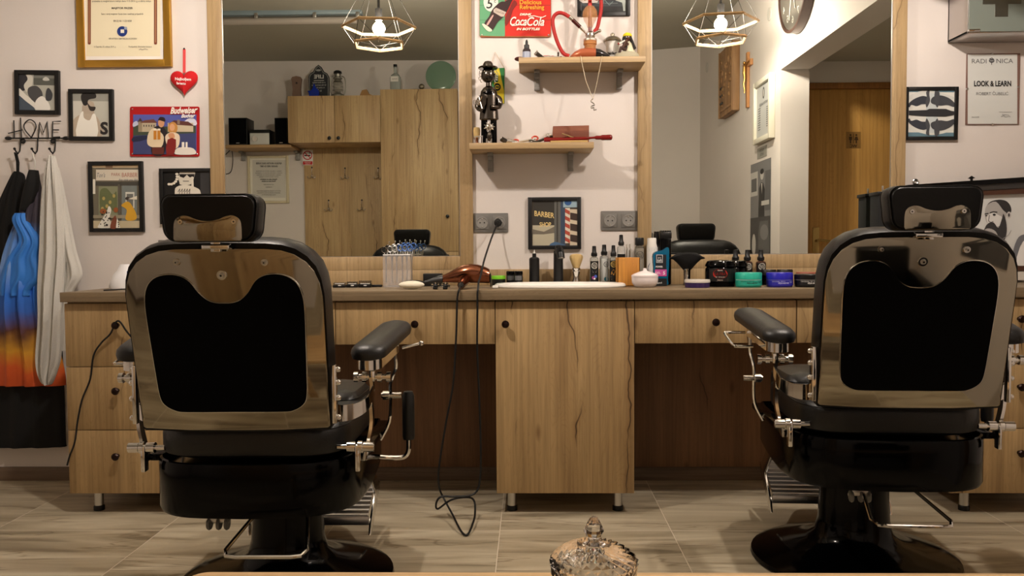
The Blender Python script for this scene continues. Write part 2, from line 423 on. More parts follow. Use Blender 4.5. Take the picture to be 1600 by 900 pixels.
def drawer_unit(name, label, x0, x1, knobs):
    t = thing(name, label, 'cabinet', ((x0 + x1) / 2, -.26, 0), 'drawer units under the worktop')
    MB().box((x0 + .002, YF + .019, zb), (x1 - .002, -.03, ZT - .038), OAK, .001).build('carcass', t)
    hh = (zt - zb) / 3
    for i in range(3):
        dr = MB().box((x0, YF, zb + hh * i + (.003 if i else 0)), (x1, YF + .018, zb + hh * (i + 1)), OAK, .0012).build('drawer', t)
        knob(knobs[0], knobs[1][2 - i], dr)
    legs(x0 + .085, x1 - .085, t)
    return t
xl0, xl1 = X_(104), X_(305)
drawer_unit('drawer_unit', 'three-drawer oak cabinet at the left end beside the hanging coats', xl0, xl1, (184, (508, 610, 712)))
xr0 = X_(1487)
drawer_unit('drawer_unit', 'three-drawer oak cabinet at the right end behind the right chair', xr0, xr0 + .50, (1592, (498, 604, 707)))
xc0, xc1 = X_(775), X_(991)
t = thing('sink_cabinet', 'tall oak cabinet with one door under the washbasin in the middle', 'cabinet', ((xc0 + xc1) / 2, -.26, 0))
MB().box((xc0 + .002, YF + .019, zb), (xc1 - .002, -.03, ZT - .038), OAK, .001).build('carcass', t)
dr = MB().box((xc0, YF, zb), (xc1, YF + .018, zt), OAK, .0012).build('door', t); knob(790, 506, dr)
legs(xc0 + .058, xc1 - .058, t)
zq = Z_(650, 538)
for x0, x1, kx, ky, lab in ((xl1 + .002, X_(525), 420, 505, 'wide shallow oak drawer hidden behind the left chair'), (X_(526), xc0 - .003, 649, 506, 'shallow oak drawer left of the washbasin cabinet'),
                        (xc1 + .003, X_(1243), 1117, 503, 'shallow oak drawer right of the washbasin cabinet'), (X_(1244.5), xr0 - .003, 1360, 502, 'shallow oak drawer behind the right chair')):
    t = thing('shallow_drawer', lab, 'drawer', ((x0 + x1) / 2, -.26, zq), 'shallow drawers hung under the worktop')
    MB().box((x0, YF + .019, zq + .006), (x1, -.05, ZT - .038), OAK, .001).build('drawer_box', t)
    f = MB().box((x0, YF, zq), (x1, YF + .018, zt), OAK, .0012).build('drawer_front', t); knob(kx, ky, f)
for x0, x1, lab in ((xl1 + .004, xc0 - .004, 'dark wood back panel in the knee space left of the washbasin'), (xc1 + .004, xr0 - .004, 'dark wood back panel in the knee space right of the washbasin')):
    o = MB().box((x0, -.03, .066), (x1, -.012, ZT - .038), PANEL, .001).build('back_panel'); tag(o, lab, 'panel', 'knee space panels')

# ------------------------------------------------------------------ mirrors
zs = P(860, 420.5, -.02).z
xs0, xs1 = P(327, 430, -.02).x, P(1415, 420, -.02).x
o = MB().box((xs0, -.027, ZT), (xs1, 0, zs), SPL, .001).build('backsplash'); tag(o, 'low oak upstand strip along the wall behind the worktop', 'backsplash')
def wall_mirror(xo0, xi0, xi1, xo1, zbot, lab):
    YS = -.030
    t = thing('wall_mirror', lab, 'mirror', ((xo0 + xo1) / 2, 0, zs), 'oak framed wall mirrors')
    zt_ = 2.46
    MB().box((xi0 + .001, -.018, zbot), (xi1 - .001, -.004, zt_), MIRROR).build('mirror_pane', t)
    f = MB(); f.box((xo0, YS, zs + .0005), (xi0, 0, zt_ + .06), SPL, .0015); f.box((xi1, YS, zs + .0005), (xo1, 0, zt_ + .06), SPL, .0015)
    f.box((xi0, YS + .002, zs + .0005), (xi1, 0, zbot), SPL, .0015); f.box((xi0, YS, zt_), (xi1, 0, zt_ + .06), SPL, .0015)
    f.build('frame', t)
    s = MB(); e = .003
    s.box((xi0, -.0215, zbot), (xi0 + e, -.018, zt_), STEEL).box((xi1 - e, -.0215, zbot), (xi1, -.018, zt_), STEEL).box((xi0, -.0215, zbot), (xi1, -.018, zbot + e), STEEL)
    s.build('edge_strip', t)
fx = lambda px: P(px, 250, -.03).x
wall_mirror(fx(328), fx(349.5), fx(718), fx(738), P(560, 401.5, -.028).z, 'large wall mirror behind the left chair, oak frame')
wall_mirror(fx(997), fx(1018), fx(1393.5), fx(1415), P(1200, 397.5, -.028).z, 'large wall mirror behind the right chair, oak frame')

# ------------------------------------------------------------------ pendant lamps
BULB = mat('bulb_glow', (255, 235, 205), .4, emit=((255, 241, 228), 1460))
BW = mat('lamp_wire', (70, 68, 66), .4, .6)
BLK = mat('lamp_cord', (60, 60, 62), .5)
def lamp(px, py, rot, lab):
    p = P(px, py, 2 * YM + 1.32); x, z = p.x, p.z; y = -1.32
    t = thing('pendant_lamp', lab, 'lamp', (x, y, z), 'geometric wire pendant lamps')
    b = MB(); b.lathe([(.001, -.037), (.014, -.034), (.026, -.026), (.034, -.013), (.037, .001), (.034, .015), (.025, .028), (.015, .038), (.013, .046), (.001, .047)], (x, y, z), BULB, 20); b.build('bulb', t)
    MB().cyl((x, y, z + .048), (x, y, z + .115), .021, BLK).build('socket', t)
    zc = 2.82 + max(0, (x + .65) * .04)
    MB().cyl((x, y, z + .115), (x, y, zc - .03), .008, BLK, seg=8).build('cord', t)
    MB().lathe([(.001, -.032), (.05, -.03), (.055, 0), (.001, .001)], (x, y, zc), BLK).build('ceiling_rose', t)
    def ring(r, zz, n=6, a0=0.): return [Vector((x + r * math.cos(rot + a0 + 2 * math.pi * i / n), y + r * math.sin(rot + a0 + 2 * math.pi * i / n), z + zz)) for i in range(n)]
    A = ring(.215, .012); B = ring(.156, -.092, 6, math.pi / 6)
    for nm, rg in (('upper_ring', A), ('lower_ring', B)):
        w = MB()
        for i in range(6):
            u, v = rg[i], rg[(i + 1) % 6]; w.tube([u, v], .0088, LAMPW, 4)
        w.build(nm, t, ang=20)
    ap = Vector((x, y, z + .40)); w = MB()
    for i in range(6):
        w.cyl(ap, A[i], .0016, BW, seg=5); w.cyl(A[i], B[i], .0016, BW, seg=5); w.cyl(A[i], B[i - 1], .0016, BW, seg=5)
        w.cyl(B[i], (x, y, z - .10), .001, BW, seg=5)
    w.build('wire_cage', t)
    return t
lamp(592, 45, math.radians(-8), 'geometric wire pendant lamp hanging above the left chair')
lamp(1126, 38, math.radians(8), 'geometric wire pendant lamp hanging above the right chair')

# ------------------------------------------------------------------ glass candy jar on the table
ztb = .42
tl = PZ(303, 893, ztb); ty = PZ(700, 893.5, ztb).y
t = thing('coffee_table', 'low light-wood table edge in the foreground under the glass jar', 'table', (.3, ty - .16, 0))
x0, x1 = tl.x, 1.75
x1 = 1.55
top = [(x0 + .035 * (1 - math.cos(math.radians(a))) , ty - .035 * (1 - math.sin(math.radians(a)))) for a in range(0, 91, 15)]
out = top + [(x1 - q, ty) for q in (.035, .01)] + [(x1, ty - .03), (x1, ty - .32), (x0, ty - .32)]
MB().prism(out, lambda x, y: Vector((x, y, ztb)), lambda x, y: Vector((x, y, ztb - .03)), TABLEW, .003).build('tabletop', t)
for lx in (x0 + .08, x1 - .08):
    for ly in (ty - .07, ty - .27):
        MB().box((lx - .022, ly - .022, 0), (lx + .022, ly + .022, ztb - .03), TABLEW, .003).build('leg', t)
ztb += .0006; jc = PZ(928, 1010, ztb); jy = -3.78 + 1.40; jx = P(928, 870, jy).x
t = thing('candy_jar', 'cut-glass candy jar with a pointed knob, standing on the table', 'jar', (jx, jy, ztb))
zk = P(926, 806, jy).z; zr = P(928, 882, jy).z
GF = mat('cut_glass', (252, 250, 248), .02, trans=1, ior=1.5)
SG = 48
def facet(prof, z0, amp, lobes, tw=0.):
    rings = []
    for i, (r, z) in enumerate(prof):
        rings.append([Vector((jx + (r * (1 + amp * (1 if (j + i) % 2 else -1) * (r > .02))) * math.cos(2 * math.pi * j / SG), jy + (r * (1 + amp * (1 if (j + i) % 2 else -1) * (r > .02))) * math.sin(2 * math.pi * j / SG), z + amp * .10 * (1 if (j + i) % 2 else -1) * (r > .02))) for j in range(SG)])
    return rings
lid = MB(); H_ = zr
dome = [(.070, H_ - .004), (.071, H_ + .003), (.066, H_ + .010), (.060, H_ + .016), (.052, H_ + .0215), (.044, H_ + .026), (.036, H_ + .0295), (.028, H_ + .032), (.019, H_ + .034), (.0005, H_ + .034)]
inn = [(.066, H_ - .004), (.065, H_ + .003), (.057, H_ + .011), (.046, H_ + .018), (.030, H_ + .024), (.0005, H_ + .027)]
r = facet(dome, 0, .05, 24); r2 = facet(inn, 0, 0, 24)
lid.loops([list(q) for q in reversed(r2)] + r, GF, cap=False)
lo = lid.build('lid', t, ang=5)
k = MB(); hk = zk - (H_ + .034)
s_ = hk / .062
k.lathe([(.0005, H_ + .0335), (.013, H_ + .034), (.009, H_ + .034 + .006 * s_), (.0085, H_ + .034 + .014 * s_), (.013, H_ + .034 + .019 * s_), (.0165, H_ + .034 + .028 * s_), (.0165, H_ + .034 + .034 * s_), (.0130, H_ + .034 + .042 * s_), (.0125, H_ + .034 + .044 * s_), (.0095, H_ + .034 + .053 * s_), (.005, H_ + .034 + .060 * s_), (.0005, H_ + .034 + .062 * s_)], (jx, jy, 0), GF, 10)
k.build('lid_knob', lo, ang=12)
bd = MB(); hb = H_ - .005 - ztb
body = [(.0005, ztb), (.045, ztb), (.052, ztb + .01), (.058, ztb + hb * .3), (.064, ztb + hb * .55), (.068, ztb + hb * .8), (.069, ztb + hb)]
ib = [(.0005, ztb + .006), (.042, ztb + .007), (.053, ztb + hb * .3), (.059, ztb + hb * .55), (.063, ztb + hb * .8), (.064, ztb + hb)]
bd.loops(facet(body, 0, .05, 24) + list(reversed(facet(ib, 0, 0, 24))), GF, cap=False)
bd.build('body', t, ang=5)
# ================================================================== BARBER CHAIRS
def make_chair(label, x, y, rz, dz=0., bar_dx=0.):
    t = thing('barber_chair', label, 'chair', (x, y, 0), 'black barber chairs facing the mirrors', rz)
    B = lambda mb, nm, p=None: local_build(mb, nm, p or t)
    # base
    m = MB(); m.lathe([(.001, 0), (.318, 0), (.328, .008), (.325, .020), (.295, .034), (.22, .052), (.15, .072), (.122, .10), (.112, .14), (.108, .22), (.106, .34), (.001, .34)], (0, 0, 0), GLOSSB, 48); B(m, 'pedestal')
    # back plane: v (height) -> y ; leaning backwards
    zb, ztp = .574, 1.040
    def pl(u, v, o=0.): 
        k = (v - zb) / (ztp - zb); yy = -.450 - .100 * k
        n = Vector((0, -.978, -.21)); return Vector((u, yy, v)) + n * o
    half = [(0, .570), (.12, .571), (.236, .577), (.242, .582), (.243, .66), (.244, .76), (.245, .86), (.245, .92), (.240, .953), (.229, .982), (.209, 1.007), (.182, 1.025), (.150, 1.035), (.11, 1.039), (0, 1.040)]
    out = half + [(-u, v) for u, v in reversed(half[1:-1])]
    # cushion in front of the plate
    def grow(k): return [(u * (1 + k * .30), v + (k * .26 * min(1, (v - .88) / .1) if v > .88 else (-.006 if v < .6 else 0))) for u, v in out]
    m = MB()
    R_ = []
    for k, o in ((-.02, .0), (.045, .0), (.062, -.012), (.066, -.035), (.06, -.06), (.03, -.085), (-.04, -.105), (-.2, -.118), (-.5, -.125)):
        g = grow(k) if k > -.1 else [(u * (1 + k), .80 + (v - .80) * (1 + k)) for u, v in out]
        R_.append([pl(u, v, o) for u, v in g])
    m.loops(R_, LEATHER); B(m, 'backrest_cushion')
    m = MB(); m.prism(out, lambda u, v: pl(u, v, .006), lambda u, v: pl(u, v, .0), CHROME2, .003); back = B(m, 'backrest_plate')
    hp = [(0, .622), (.12, .622), (.152, .626), (.178, .642), (.188, .667), (.192, .73), (.195, .80), (.198, .88), (.195, .925), (.183, .954), (.161, .971), (.132, .977), (.103, .973), (.081, .959), (.062, .932), (.041, .913), (.02, .906), (0, .905)]
    hp = hp[:1] + [tuple(q) for q in smooth_loop(hp, 3, False)][1:-1] + hp[-1:]
    po = hp + [(-u, v) for u, v in reversed(hp[1:-1])]
    m = MB(); m.prism(po, lambda u, v: pl(u, v, .0105), lambda u, v: pl(u, v, .005), BLACKF, .001); B(m, 'back_pad')
    m = MB(); m.loops([[pl(u * 1.012, .79 + (v - .79) * 1.012, .0062) for u, v in po], [pl(u * 1.006, .79 + (v - .79) * 1.006, .0095) for u, v in po], [pl(u * .994, .79 + (v - .79) * .994, .0095) for u, v in po]], CHROME, cap=False); B(m, 'pad_trim', back)
    for u, v, r in ((-.108, 1.008, .0085), (.108, 1.006, .0085), (0, .975, .012)):
        m = MB(); a = pl(u, v, .005); b = pl(u, v, .010); m.cyl(a, b, r, CHROME, seg=20); m.cyl(b, pl(u, v, .015), r * .62, STEEL, r * .5, 16); m.cyl(pl(u, v, .0152), pl(u, v, .0154), r * .25, BLACK, seg=6); B(m, 'screw', back)
    # headrest
    m = MB(); hz0, hz1 = 1.054, 1.168
    hr = rrect(.240, hz1 - hz0, .030, 6, 0, (hz0 + hz1) / 2)
    hr2 = [(u * (1 - .10 * (hz1 - v) / (hz1 - hz0)), v) for u, v in hr]
    R_ = []
    for k, yy in ((-.30, -.628), (-.12, -.626), (-.03, -.618), (0, -.606), (.01, -.585), (0, -.567), (-.04, -.556), (-.14, -.548), (-.4, -.545)):
        R_.append([Vector((u * (1 + k * .7), yy, (hz0 + hz1) / 2 + (v - (hz0 + hz1) / 2) * (1 + k))) for u, v in hr2])
    m.loops(R_, LEATHER); hd = B(m, 'headrest')
    m = MB()
    for sy in (-.6215, -.553):
        m.tube([Vector((u * .972 * 1.0, sy, (hz0 + hz1) / 2 + (v - (hz0 + hz1) / 2) * .965)) for u, v in hr2], .0016, LEATHER, 6, closed=True)
    B(m, 'piping', hd)
    qh = [(0, 1.056), (.078, 1.056), (.081, 1.062), (.080, 1.095), (.074, 1.109), (.060, 1.116), (.045, 1.115), (.028, 1.108), (.012, 1.104), (0, 1.103)]
    qh = qh[:3] + [tuple(q) for q in smooth_loop(qh[2:], 4, False)][1:]
    qo = qh + [(-u, v) for u, v in reversed(qh[1:-1])]
    m = MB(); m.prism(qo, lambda u, v: Vector((u, -.632, v)), lambda u, v: Vector((u, -.6265, v)), CHROME2, .001); hpz = B(m, 'headrest_plate')
    for u in (-.063, .063):
        m = MB(); m.cyl((u, -.632, 1.101), (u, -.636, 1.101), .0055, CHROME, seg=14); m.cyl((u, -.6362, 1.101), (u, -.6364, 1.101), .002, BLACK, seg=6); B(m, 'screw', hpz)
    m = MB(); m.box((-.034, -.585, 1.036), (.034, -.560, 1.050), CHROME, .003); m.box((-.012, -.583, 1.03), (.012, -.570, 1.075), CHROME, .002); B(m, 'headrest_bracket')
    # seat cushions
    def slab(w, y0, y1, z0, z1, r, name, rb=.12):
        m = MB(); cx, cy = 0, (y0 + y1) / 2; base = rrect(w, y1 - y0, rb, 8, cx, cy)
        R_ = []
        for ins, z in ((.03, z0), (.004, z0 + .012), (0, z0 + .03), (0, z1 - .045), (.004, z1 - .026), (.016, z1 - .010), (.045, z1 - .002), (.12, z1), ):
            sx = (w / 2 - ins) / (w / 2); sy = ((y1 - y0) / 2 - ins) / ((y1 - y0) / 2)
            R_.append([Vector((cx + (px - cx) * sx, cy + (py - cy) * sy, z)) for px, py in base])
        m.loops(R_, LEATHER2); o = B(m, name)
        m = MB(); sx = (w / 2 - .003) / (w / 2); sy = ((y1 - y0) / 2 - .003) / ((y1 - y0) / 2)
        m.tube([Vector((px * sx, cy + (py - cy) * sy, z1 - .028)) for px, py in base], .0024, LEATHER, 6, closed=True); B(m, 'piping', o)
    slab(.52, -.395, .16, .475, .582, .05, 'seat_cushion')
    slab(.48, -.10, .205, .475, .610, .05, 'front_cushion', .07)
    # glossy skirt
    sk = [(-.262, .20), (-.275, .05), (-.283, -.10), (-.283, -.22), (-.268, -.31), (-.225, -.375), (-.15, -.412), (0, -.425)]
    sk = [tuple(q) for q in smooth_loop(sk, 4, False)]; so = sk + [(-u, v) for u, v in reversed(sk[:-1])]
    m = MB(); R_ = []
    for k, z in ((.90, .322), (.985, .325), (1, .337), (1, .457), (.992, .469), (.975, .471), (.965, .464), (.96, .45)):
        R_.append([Vector((u * k, v * k - .0, z)) for u, v in so])
    m.loops(R_, GLOSSB); B(m, 'seat_skirt')
    m = MB(); m.tube([Vector((u * 1.0, v, .455)) for u, v in so], .0026, CHROME, 6); 
    # arms
    for s in (-1, 1):
        ar = MB(); xa = .352 * s
        base = rrect(.096, .345, .042, 6, xa, -.1975); fx_ = lambda q: s * (.316 + (q + .37) * .125 - .352)
        def tilt(q, z): return Vector((q[0] + fx_(q[1]), q[1], z + .008 + (q[1] + .345) * .14))
        R_ = []
        for ins, z in ((.016, .728), (.003, .733), (0, .745), (.002, .757), (.010, .766), (.026, .771)):
            sx = (.048 - ins) / .048; sy = (.1725 - ins) / .1725
            R_.append([tilt((xa + (a - xa) * sx, -.1975 + (b + .1975) * sy), z) for a, b in base])
        ar.loops(R_, LEATHER2); arm = B(ar, 'armrest_pad')
        m = MB(); base2 = rrect(.066, .22, .028, 6, xa, -.235); R_ = [[tilt(q, z) for q in base2] for z in (.700, .728)]
        m.loops(R_, CHROME); B(m, 'armrest_plate', arm)
        # towel loop at the front
        m = MB(); xo = xa + .045 * s
        m.tube(smooth_loop([(xa + .02 * s, -.22, .712), (xo + .02 * s, -.22, .712), (xo + .034 * s, -.205, .716), (xo + .034 * s, -.06, .735), (xo + .02 * s, -.045, .738), (xa + .01 * s, -.045, .738)], 4, False), .0045, CHROME, 8)
        if s < 0: B(m, 'towel_loop', arm)
        else:
            m = MB(); m.cyl((xa + .02, -.055, .735), (xa + .075, -.04, .748), .004, CHROME); m.ball((xa + .077, -.04, .748), .008, CHROME); B(m, 'towel_hook', arm)
        # rear strut with pivot
        m = MB(); xs = .324 * s; xa0 = xa; xa = .325 * s
        m.cyl((xa - .045, -.30, .684), (xa + .048, -.30, .684), .0085, CHROME)
        for dx in (-.045, -.022, .02, .045): m.cyl((xa + dx - .006, -.30, .684), (xa + dx + .006, -.30, .684), .0145, CHROME, seg=12)
        m.box((xa - .008, -.312, .672), (xa + .008, -.288, .703), CHROME, .003)
        B(m, 'arm_pivot')
        m = MB(); path = [(xa - .004 * s, -.30, .684), (xs, -.30, .655), (xs - .004 * s, -.30, .62), (.322 * s, -.302, .56), (.312 * s, -.303, .505), (.300 * s, -.304, .455)]
        P_ = smooth_loop(path, 4, False); R_ = []
        for q in P_: R_.append([q + Vector((dx, dy, 0)) for dx, dy in ((-.0045, -.013), (.0045, -.013), (.0045, .013), (-.0045, .013))])
        m.loops(R_, CHROME)
        xa = xa0; B(m, 'arm_strut')
        # curved link from the backrest to the strut
        m = MB(); P_ = smooth_loop([(.250 * s, -.435, .615), (.262 * s, -.40, .604), (.29 * s, -.375, .603), (.318 * s, -.345, .615), (.331 * s, -.312, .645)], 4, False); R_ = []
        for i, q in enumerate(P_): R_.append([q + Vector((0, 0, -.028 + .018 * i / len(P_))), q + Vector((-.004 * s, .004, -.028 + .018 * i / len(P_))), q + Vector((-.004 * s, .004, .02)), q + Vector((0, 0, .02))])
        m.loops(R_, CHROME); B(m, 'side_link')
        # bolt plates on the backrest edge
        m = MB(); m.box((.2515 * s, -.475, .59), (.262 * s, -.455, .74), CHROME, .002, Matrix.Rotation(0, 3, 'X'))
        for z in (.605, .655, .695, .728): m.ball((.266 * s, -.465, z), .0075, CHROME, 10)
        B(m, 'hinge_plate')
        # seat bolt
        m = MB(); m.cyl((.235 * s, -.345, .500), (.335 * s, -.345, .500), .0075, CHROME)
        for a, b, r in ((.262, .284, .0145), (.291, .303, .0165), (.306, .334, .0135)): m.cyl((a * s, -.345, .5), (b * s, -.345, .5), r, CHROME, seg=20)
        m.box((.285 * s, -.36, .435), (.297 * s, -.333, .505), CHROME, .003)
        B(m, 'seat_bolt')
        # thin front strut
        m = MB(); m.tube(smooth_loop([(xa, -.07, .722), (xa + .002, -.06, .68), (xa - .02 * s, -.03, .625), (xa - .022 * s, -.02, .575), (xa - .03 * s, 0, .50), (xa - .06 * s, .01, .44)], 4, False), .0055, CHROME, 6)
        m.cyl((xa - .05 * s, -.02, .585), (xa + .012 * s, -.02, .585), .009, CHROME); m.cyl((xa - .045 * s, -.02, .585), (xa - .025 * s, -.02, .585), .014, CHROME)
        B(m, 'front_strut')
        m = MB(); m.box((.262 * s, -.30, .452), (.30 * s, .16, .472), GLOSSB, .004); B(m, 'side_rail')
    # reclining lever, on the sitter's right only
    m = MB(); m.tube(smooth_loop([(.27, -.06, .405), (.33, -.06, .400), (.372, -.06, .402), (.388, -.06, .42), (.390, -.06, .46), (.390, -.06, .50)], 4, False), .0075, CHROME, 10); lv = B(m, 'recline_lever')
    m = MB(); m.lathe([(.001, 0), (.017, .002), (.019, .012), (.019, .135), (.014, .148), (.001, .15)], (.390, -.06, .455), BLACK, 16); B(m, 'lever_grip', lv)
    # pump step
    m = MB(); m.tube([(-.075, -.30, .315), (-.105, -.49, .268), (-.095, -.515, .262), (-.07, -.52, .261), (.07, -.52, .261), (.095, -.515, .262), (.105, -.49, .268), (.06, -.30, .315)], .0052, CHROME, 8); B(m, 'pump_bar')
    m = MB()
    for dx in (-.026, 0, .022): m.lathe([(.001, -.004), (.016, -.004), (.018, 0), (.016, .004), (.001, .004)], (-.03 + dx - .06, -.35, .292), GREY, 16, Matrix.Rotation(math.radians(90), 3, 'Y'), 1.0, 1.1)
    m.cyl((-.125, -.35, .297), (-.06, -.35, .297), .004, STEEL); m.box((-.115, -.358, .296), (-.07, -.342, .312), STEEL, .002)
    B(m, 'adjusting_wheels')
    # footrest
    ft = MB()
    for s in (-1, 1):
        o = [(.20, .33), (.235, .335), (.42, .20), (.45, .19), (.44, .165), (.30, .07), (.27, .05), (.25, .055), (.262, .09), (.36, .17), (.22, .29)]
        ft.prism(o, lambda a, b: Vector((.205 * s, a, b)), lambda a, b: Vector((.213 * s, a, b)), CHROME, .0015)
    ft.box((-.205, .262, .085), (.205, .278, .115), STEEL, .004)
    ft.box((-.205, .20, .305), (.205, .215, .322), STEEL, .004)
    f = B(ft, 'footrest_frame')
    m = MB(); A0 = Vector((0, .29, .10)); A1 = Vector((0, .47, .19)); n = (A1 - A0).cross(Vector((1, 0, 0))).normalized() * -1
    def slat(a, b, w, k, mm):
        for i in range(k):
            p = a.lerp(b, (i + .5) / k); q = (b - a).normalized() * ((b - a).length / k * .32)
            mm.loops([[Vector((x, 0, 0)) + p - q, Vector((x, 0, 0)) + p + q, Vector((x, 0, .008)) + p + q * .5, Vector((x, 0, .008)) + p - q * .5] for x in (-w, w)], STEEL)
        mm.loops([[Vector((x, 0, 0)) + a, Vector((x, 0, 0)) + b, Vector((x, 0, -.006)) + b, Vector((x, 0, -.006)) + a] for x in (-w, w)], STEEL)
    slat(A0, A1, .195, 9, m); B(m, 'foot_plate', f)
    m = MB(); slat(Vector((0, .30, .215)), Vector((0, .24, .325)), .17, 7, m); B(m, 'calf_plate', f)
    m = MB(); m.box((-.2, .10, .30), (.2, .24, .42), GLOSSB, .01); B(m, 'footrest_mount')
    for ch in t.children:
        if not ch.name.startswith('pedestal'): ch.location.z = dz
        if ch.name.startswith('pump_bar'): ch.location.x = bar_dx
    return t
make_chair('black barber chair with chrome back plate at the left, before the left mirror', -.762, -1.16, math.radians(.5), 0, .08)
make_chair('black barber chair with chrome back plate at the right, before the right mirror', 1.065, -.98, math.radians(-3.5), .02)
# ================================================================== THINGS ON THE WALL
def framed(label, r, bw, depth, fm, art, name='framed_picture', cat='picture', group=None, mp=None, rot=0., round_=.0012):
    x0, y0, x1, y1 = r; Y = -depth
    c_ = P((x0 + x1) / 2, (y0 + y1) / 2, Y); w = (P(x1, (y0 + y1) / 2, Y) - P(x0, (y0 + y1) / 2, Y)).length; h = (P((x0 + x1) / 2, y0, Y) - P((x0 + x1) / 2, y1, Y)).length
    b = bw / (x1 - x0) * w
    t = thing(name, label, cat, (c_.x, 0, c_.z), group)
    R = Matrix.Translation(c_) @ Matrix.Rotation(rot, 4, 'Y') @ Matrix.Translation(-c_)
    m = MB(R); X0, X1, Z0, Z1 = c_.x - w / 2, c_.x + w / 2, c_.z - h / 2, c_.z + h / 2
    m.box((X0, Y, Z0), (X0 + b, 0, Z1), fm, round_).box((X1 - b, Y, Z0), (X1, 0, Z1), fm, round_).box((X0 + b, Y, Z0), (X1 - b, 0, Z0 + b), fm, round_).box((X0 + b, Y, Z1 - b), (X1 - b, 0, Z1), fm, round_)
    m.box((X0 + b * .5, Y * .35, Z0 + b * .5), (X1 - b * .5, -.0015, Z1 - b * .5), fm)
    m.build('frame', t)
    k = 1.0 / max(1, (x1 - x0)); 
    a = Art(lambda px, py, kk: R @ P(px, py, -depth * .55 - .0002 * kk)); art(a, x0 + bw - 1, y0 + bw - 1, x1 - bw + 1, y1 - bw + 1)
    a.build('picture', t)
    return t
# gold certificate
def art_cert(a, x0, y0, x1, y1):
    a.rect((236, 232, 226), x0, y0, x1, y1); a.rect((232, 222, 192), 135, y0 + 5, 250.5, 88)
    for x in (139.5, 243):
        a.rect((120, 62, 44), x - 2.4, y0 + 5, x + 2.4, 68); a.rect((176, 132, 96), x - .7, y0 + 5, x + .7, 68); a.ell((120, 62, 44), x, 68, 2.4, 1.6, 10)
    a.text((70, 60, 55), 'podataka iz mogistrature radnje dana 11.5.2014. g. o obrtu izdaje', 190, 3, 4, width=92)
    a.text((50, 44, 40), 'MAJSTOR FRIZER', 191, 14, 4, bold=.02, width=33)
    a.text((70, 60, 55), 'Sam i svoj majstor kuca sve i sadrzaj pripadnik', 191, 23, 4, width=66)
    a.text((70, 60, 55), 'BROJ 06 11251058', 191.5, 34, 4, width=28)
    a.ell((30, 54, 124), 191, 49, 8, 8, 28); a.rect((228, 224, 210), 188.5, 46, 194, 51.5); a.ell((150, 160, 180), 196.4, 44, 2.4, 2.4, 12)
    a.text((60, 52, 48), 'HRVATSKA OBRTNICKA KOMORA', 192, 61.5, 3.4, width=44)
    a.text((60, 52, 48), 'U Zagrebu, 15. svibnja 2014. g.', 164, 74, 3.4, width=34); a.text((60, 52, 48), 'Predsjednik Obrtnicke komore', 219, 74, 3.4, width=36)
    a.line((70, 64, 80), [(217, 78), (220, 76.4), (222, 78), (226, 76.5), (231, 77.5)], .5)
framed('wide gold-framed certificate hanging high on the left wall', (118.5, -85, 265, 104.5), 11, .022, GOLD, art_cert, 'framed_certificate', 'certificate')
# black framed photos
def art_a(a, x0, y0, x1, y1):
    a.rect((176, 176, 166), x0, y0, x1, y1); a.rect((88, 90, 84), 52, y0, x1, 133); a.rect((120, 122, 116), 52, 118, x1, 122)
    a.sh((196, 196, 188), [(66, 124), (70, 120), (74, 121), (77, 125), (70, 126)], 3)
    a.sh((46, 46, 52), [(28, 116), (36, 115), (42, 121), (42, 132), (38, 142), (28, 138)], 4)
    a.sh((206, 204, 194), [(40, 117), (50, 119), (49, 135), (42, 144), (37, 134), (43, 124)], 4)
    a.sh((222, 220, 212), [(28, 139), (40, 148), (52, 158), (60, 172), (28, 172)], 3)
    a.sh((70, 82, 96), [(28, 150), (40, 158), (56, 172), (28, 172)], 3)
    a.sh((74, 74, 76), [(44, 138), (56, 134), (65, 142), (66, 152), (56, 160), (45, 150)], 4)
    a.sh((228, 226, 220), [(56, 158), (66, 150), (76, 160), (78, 172), (58, 172)], 4); a.sh((60, 62, 66), [(72, 142), (76, 137), (82, 146), (80, 156), (72, 156)], 4)
framed('small black-framed photo of a haircut above the hook rack', (22, 109.5, 91.5, 178.5), 6.4, .018, FRAMEB, art_a, rot=math.radians(1.2))
def art_b(a, x0, y0, x1, y1):
    a.rect((188, 188, 178), x0, y0, x1, y1); a.rect((206, 204, 194), x0, y0, 132, y1); a.rect((150, 150, 142), x0, y0, x1, 158)
    a.sh((178, 164, 148), [(130, 160), (146, 160), (147, 176), (150, 186), (130, 186)], 3)
    a.sh((40, 38, 38), [(126, 152), (130, 145), (142, 143), (149, 147), (149, 153), (138, 156), (136, 164), (130, 164)], 4)
    a.sh((48, 42, 40), [(136, 160), (141, 166), (149, 167), (147, 173), (140, 172)], 4)
    a.sh((184, 170, 152), [(114, 190), (124, 180), (134, 178), (148, 180), (156, 190), (159, 213), (114, 213)], 4)
    a.sh((238, 236, 228), [(124, 182), (130, 174), (131, 184), (140, 188), (145, 178), (150, 182), (152, 214), (120, 214)], 3)
    a.text((40, 38, 38), 'S', 163, 209, 26, bold=.04)
framed('small black-framed photo of a man in a white vest, right of the hook rack', (106.5, 139, 176, 219.5), 6.2, .018, FRAMEB, art_b, rot=math.radians(.8))
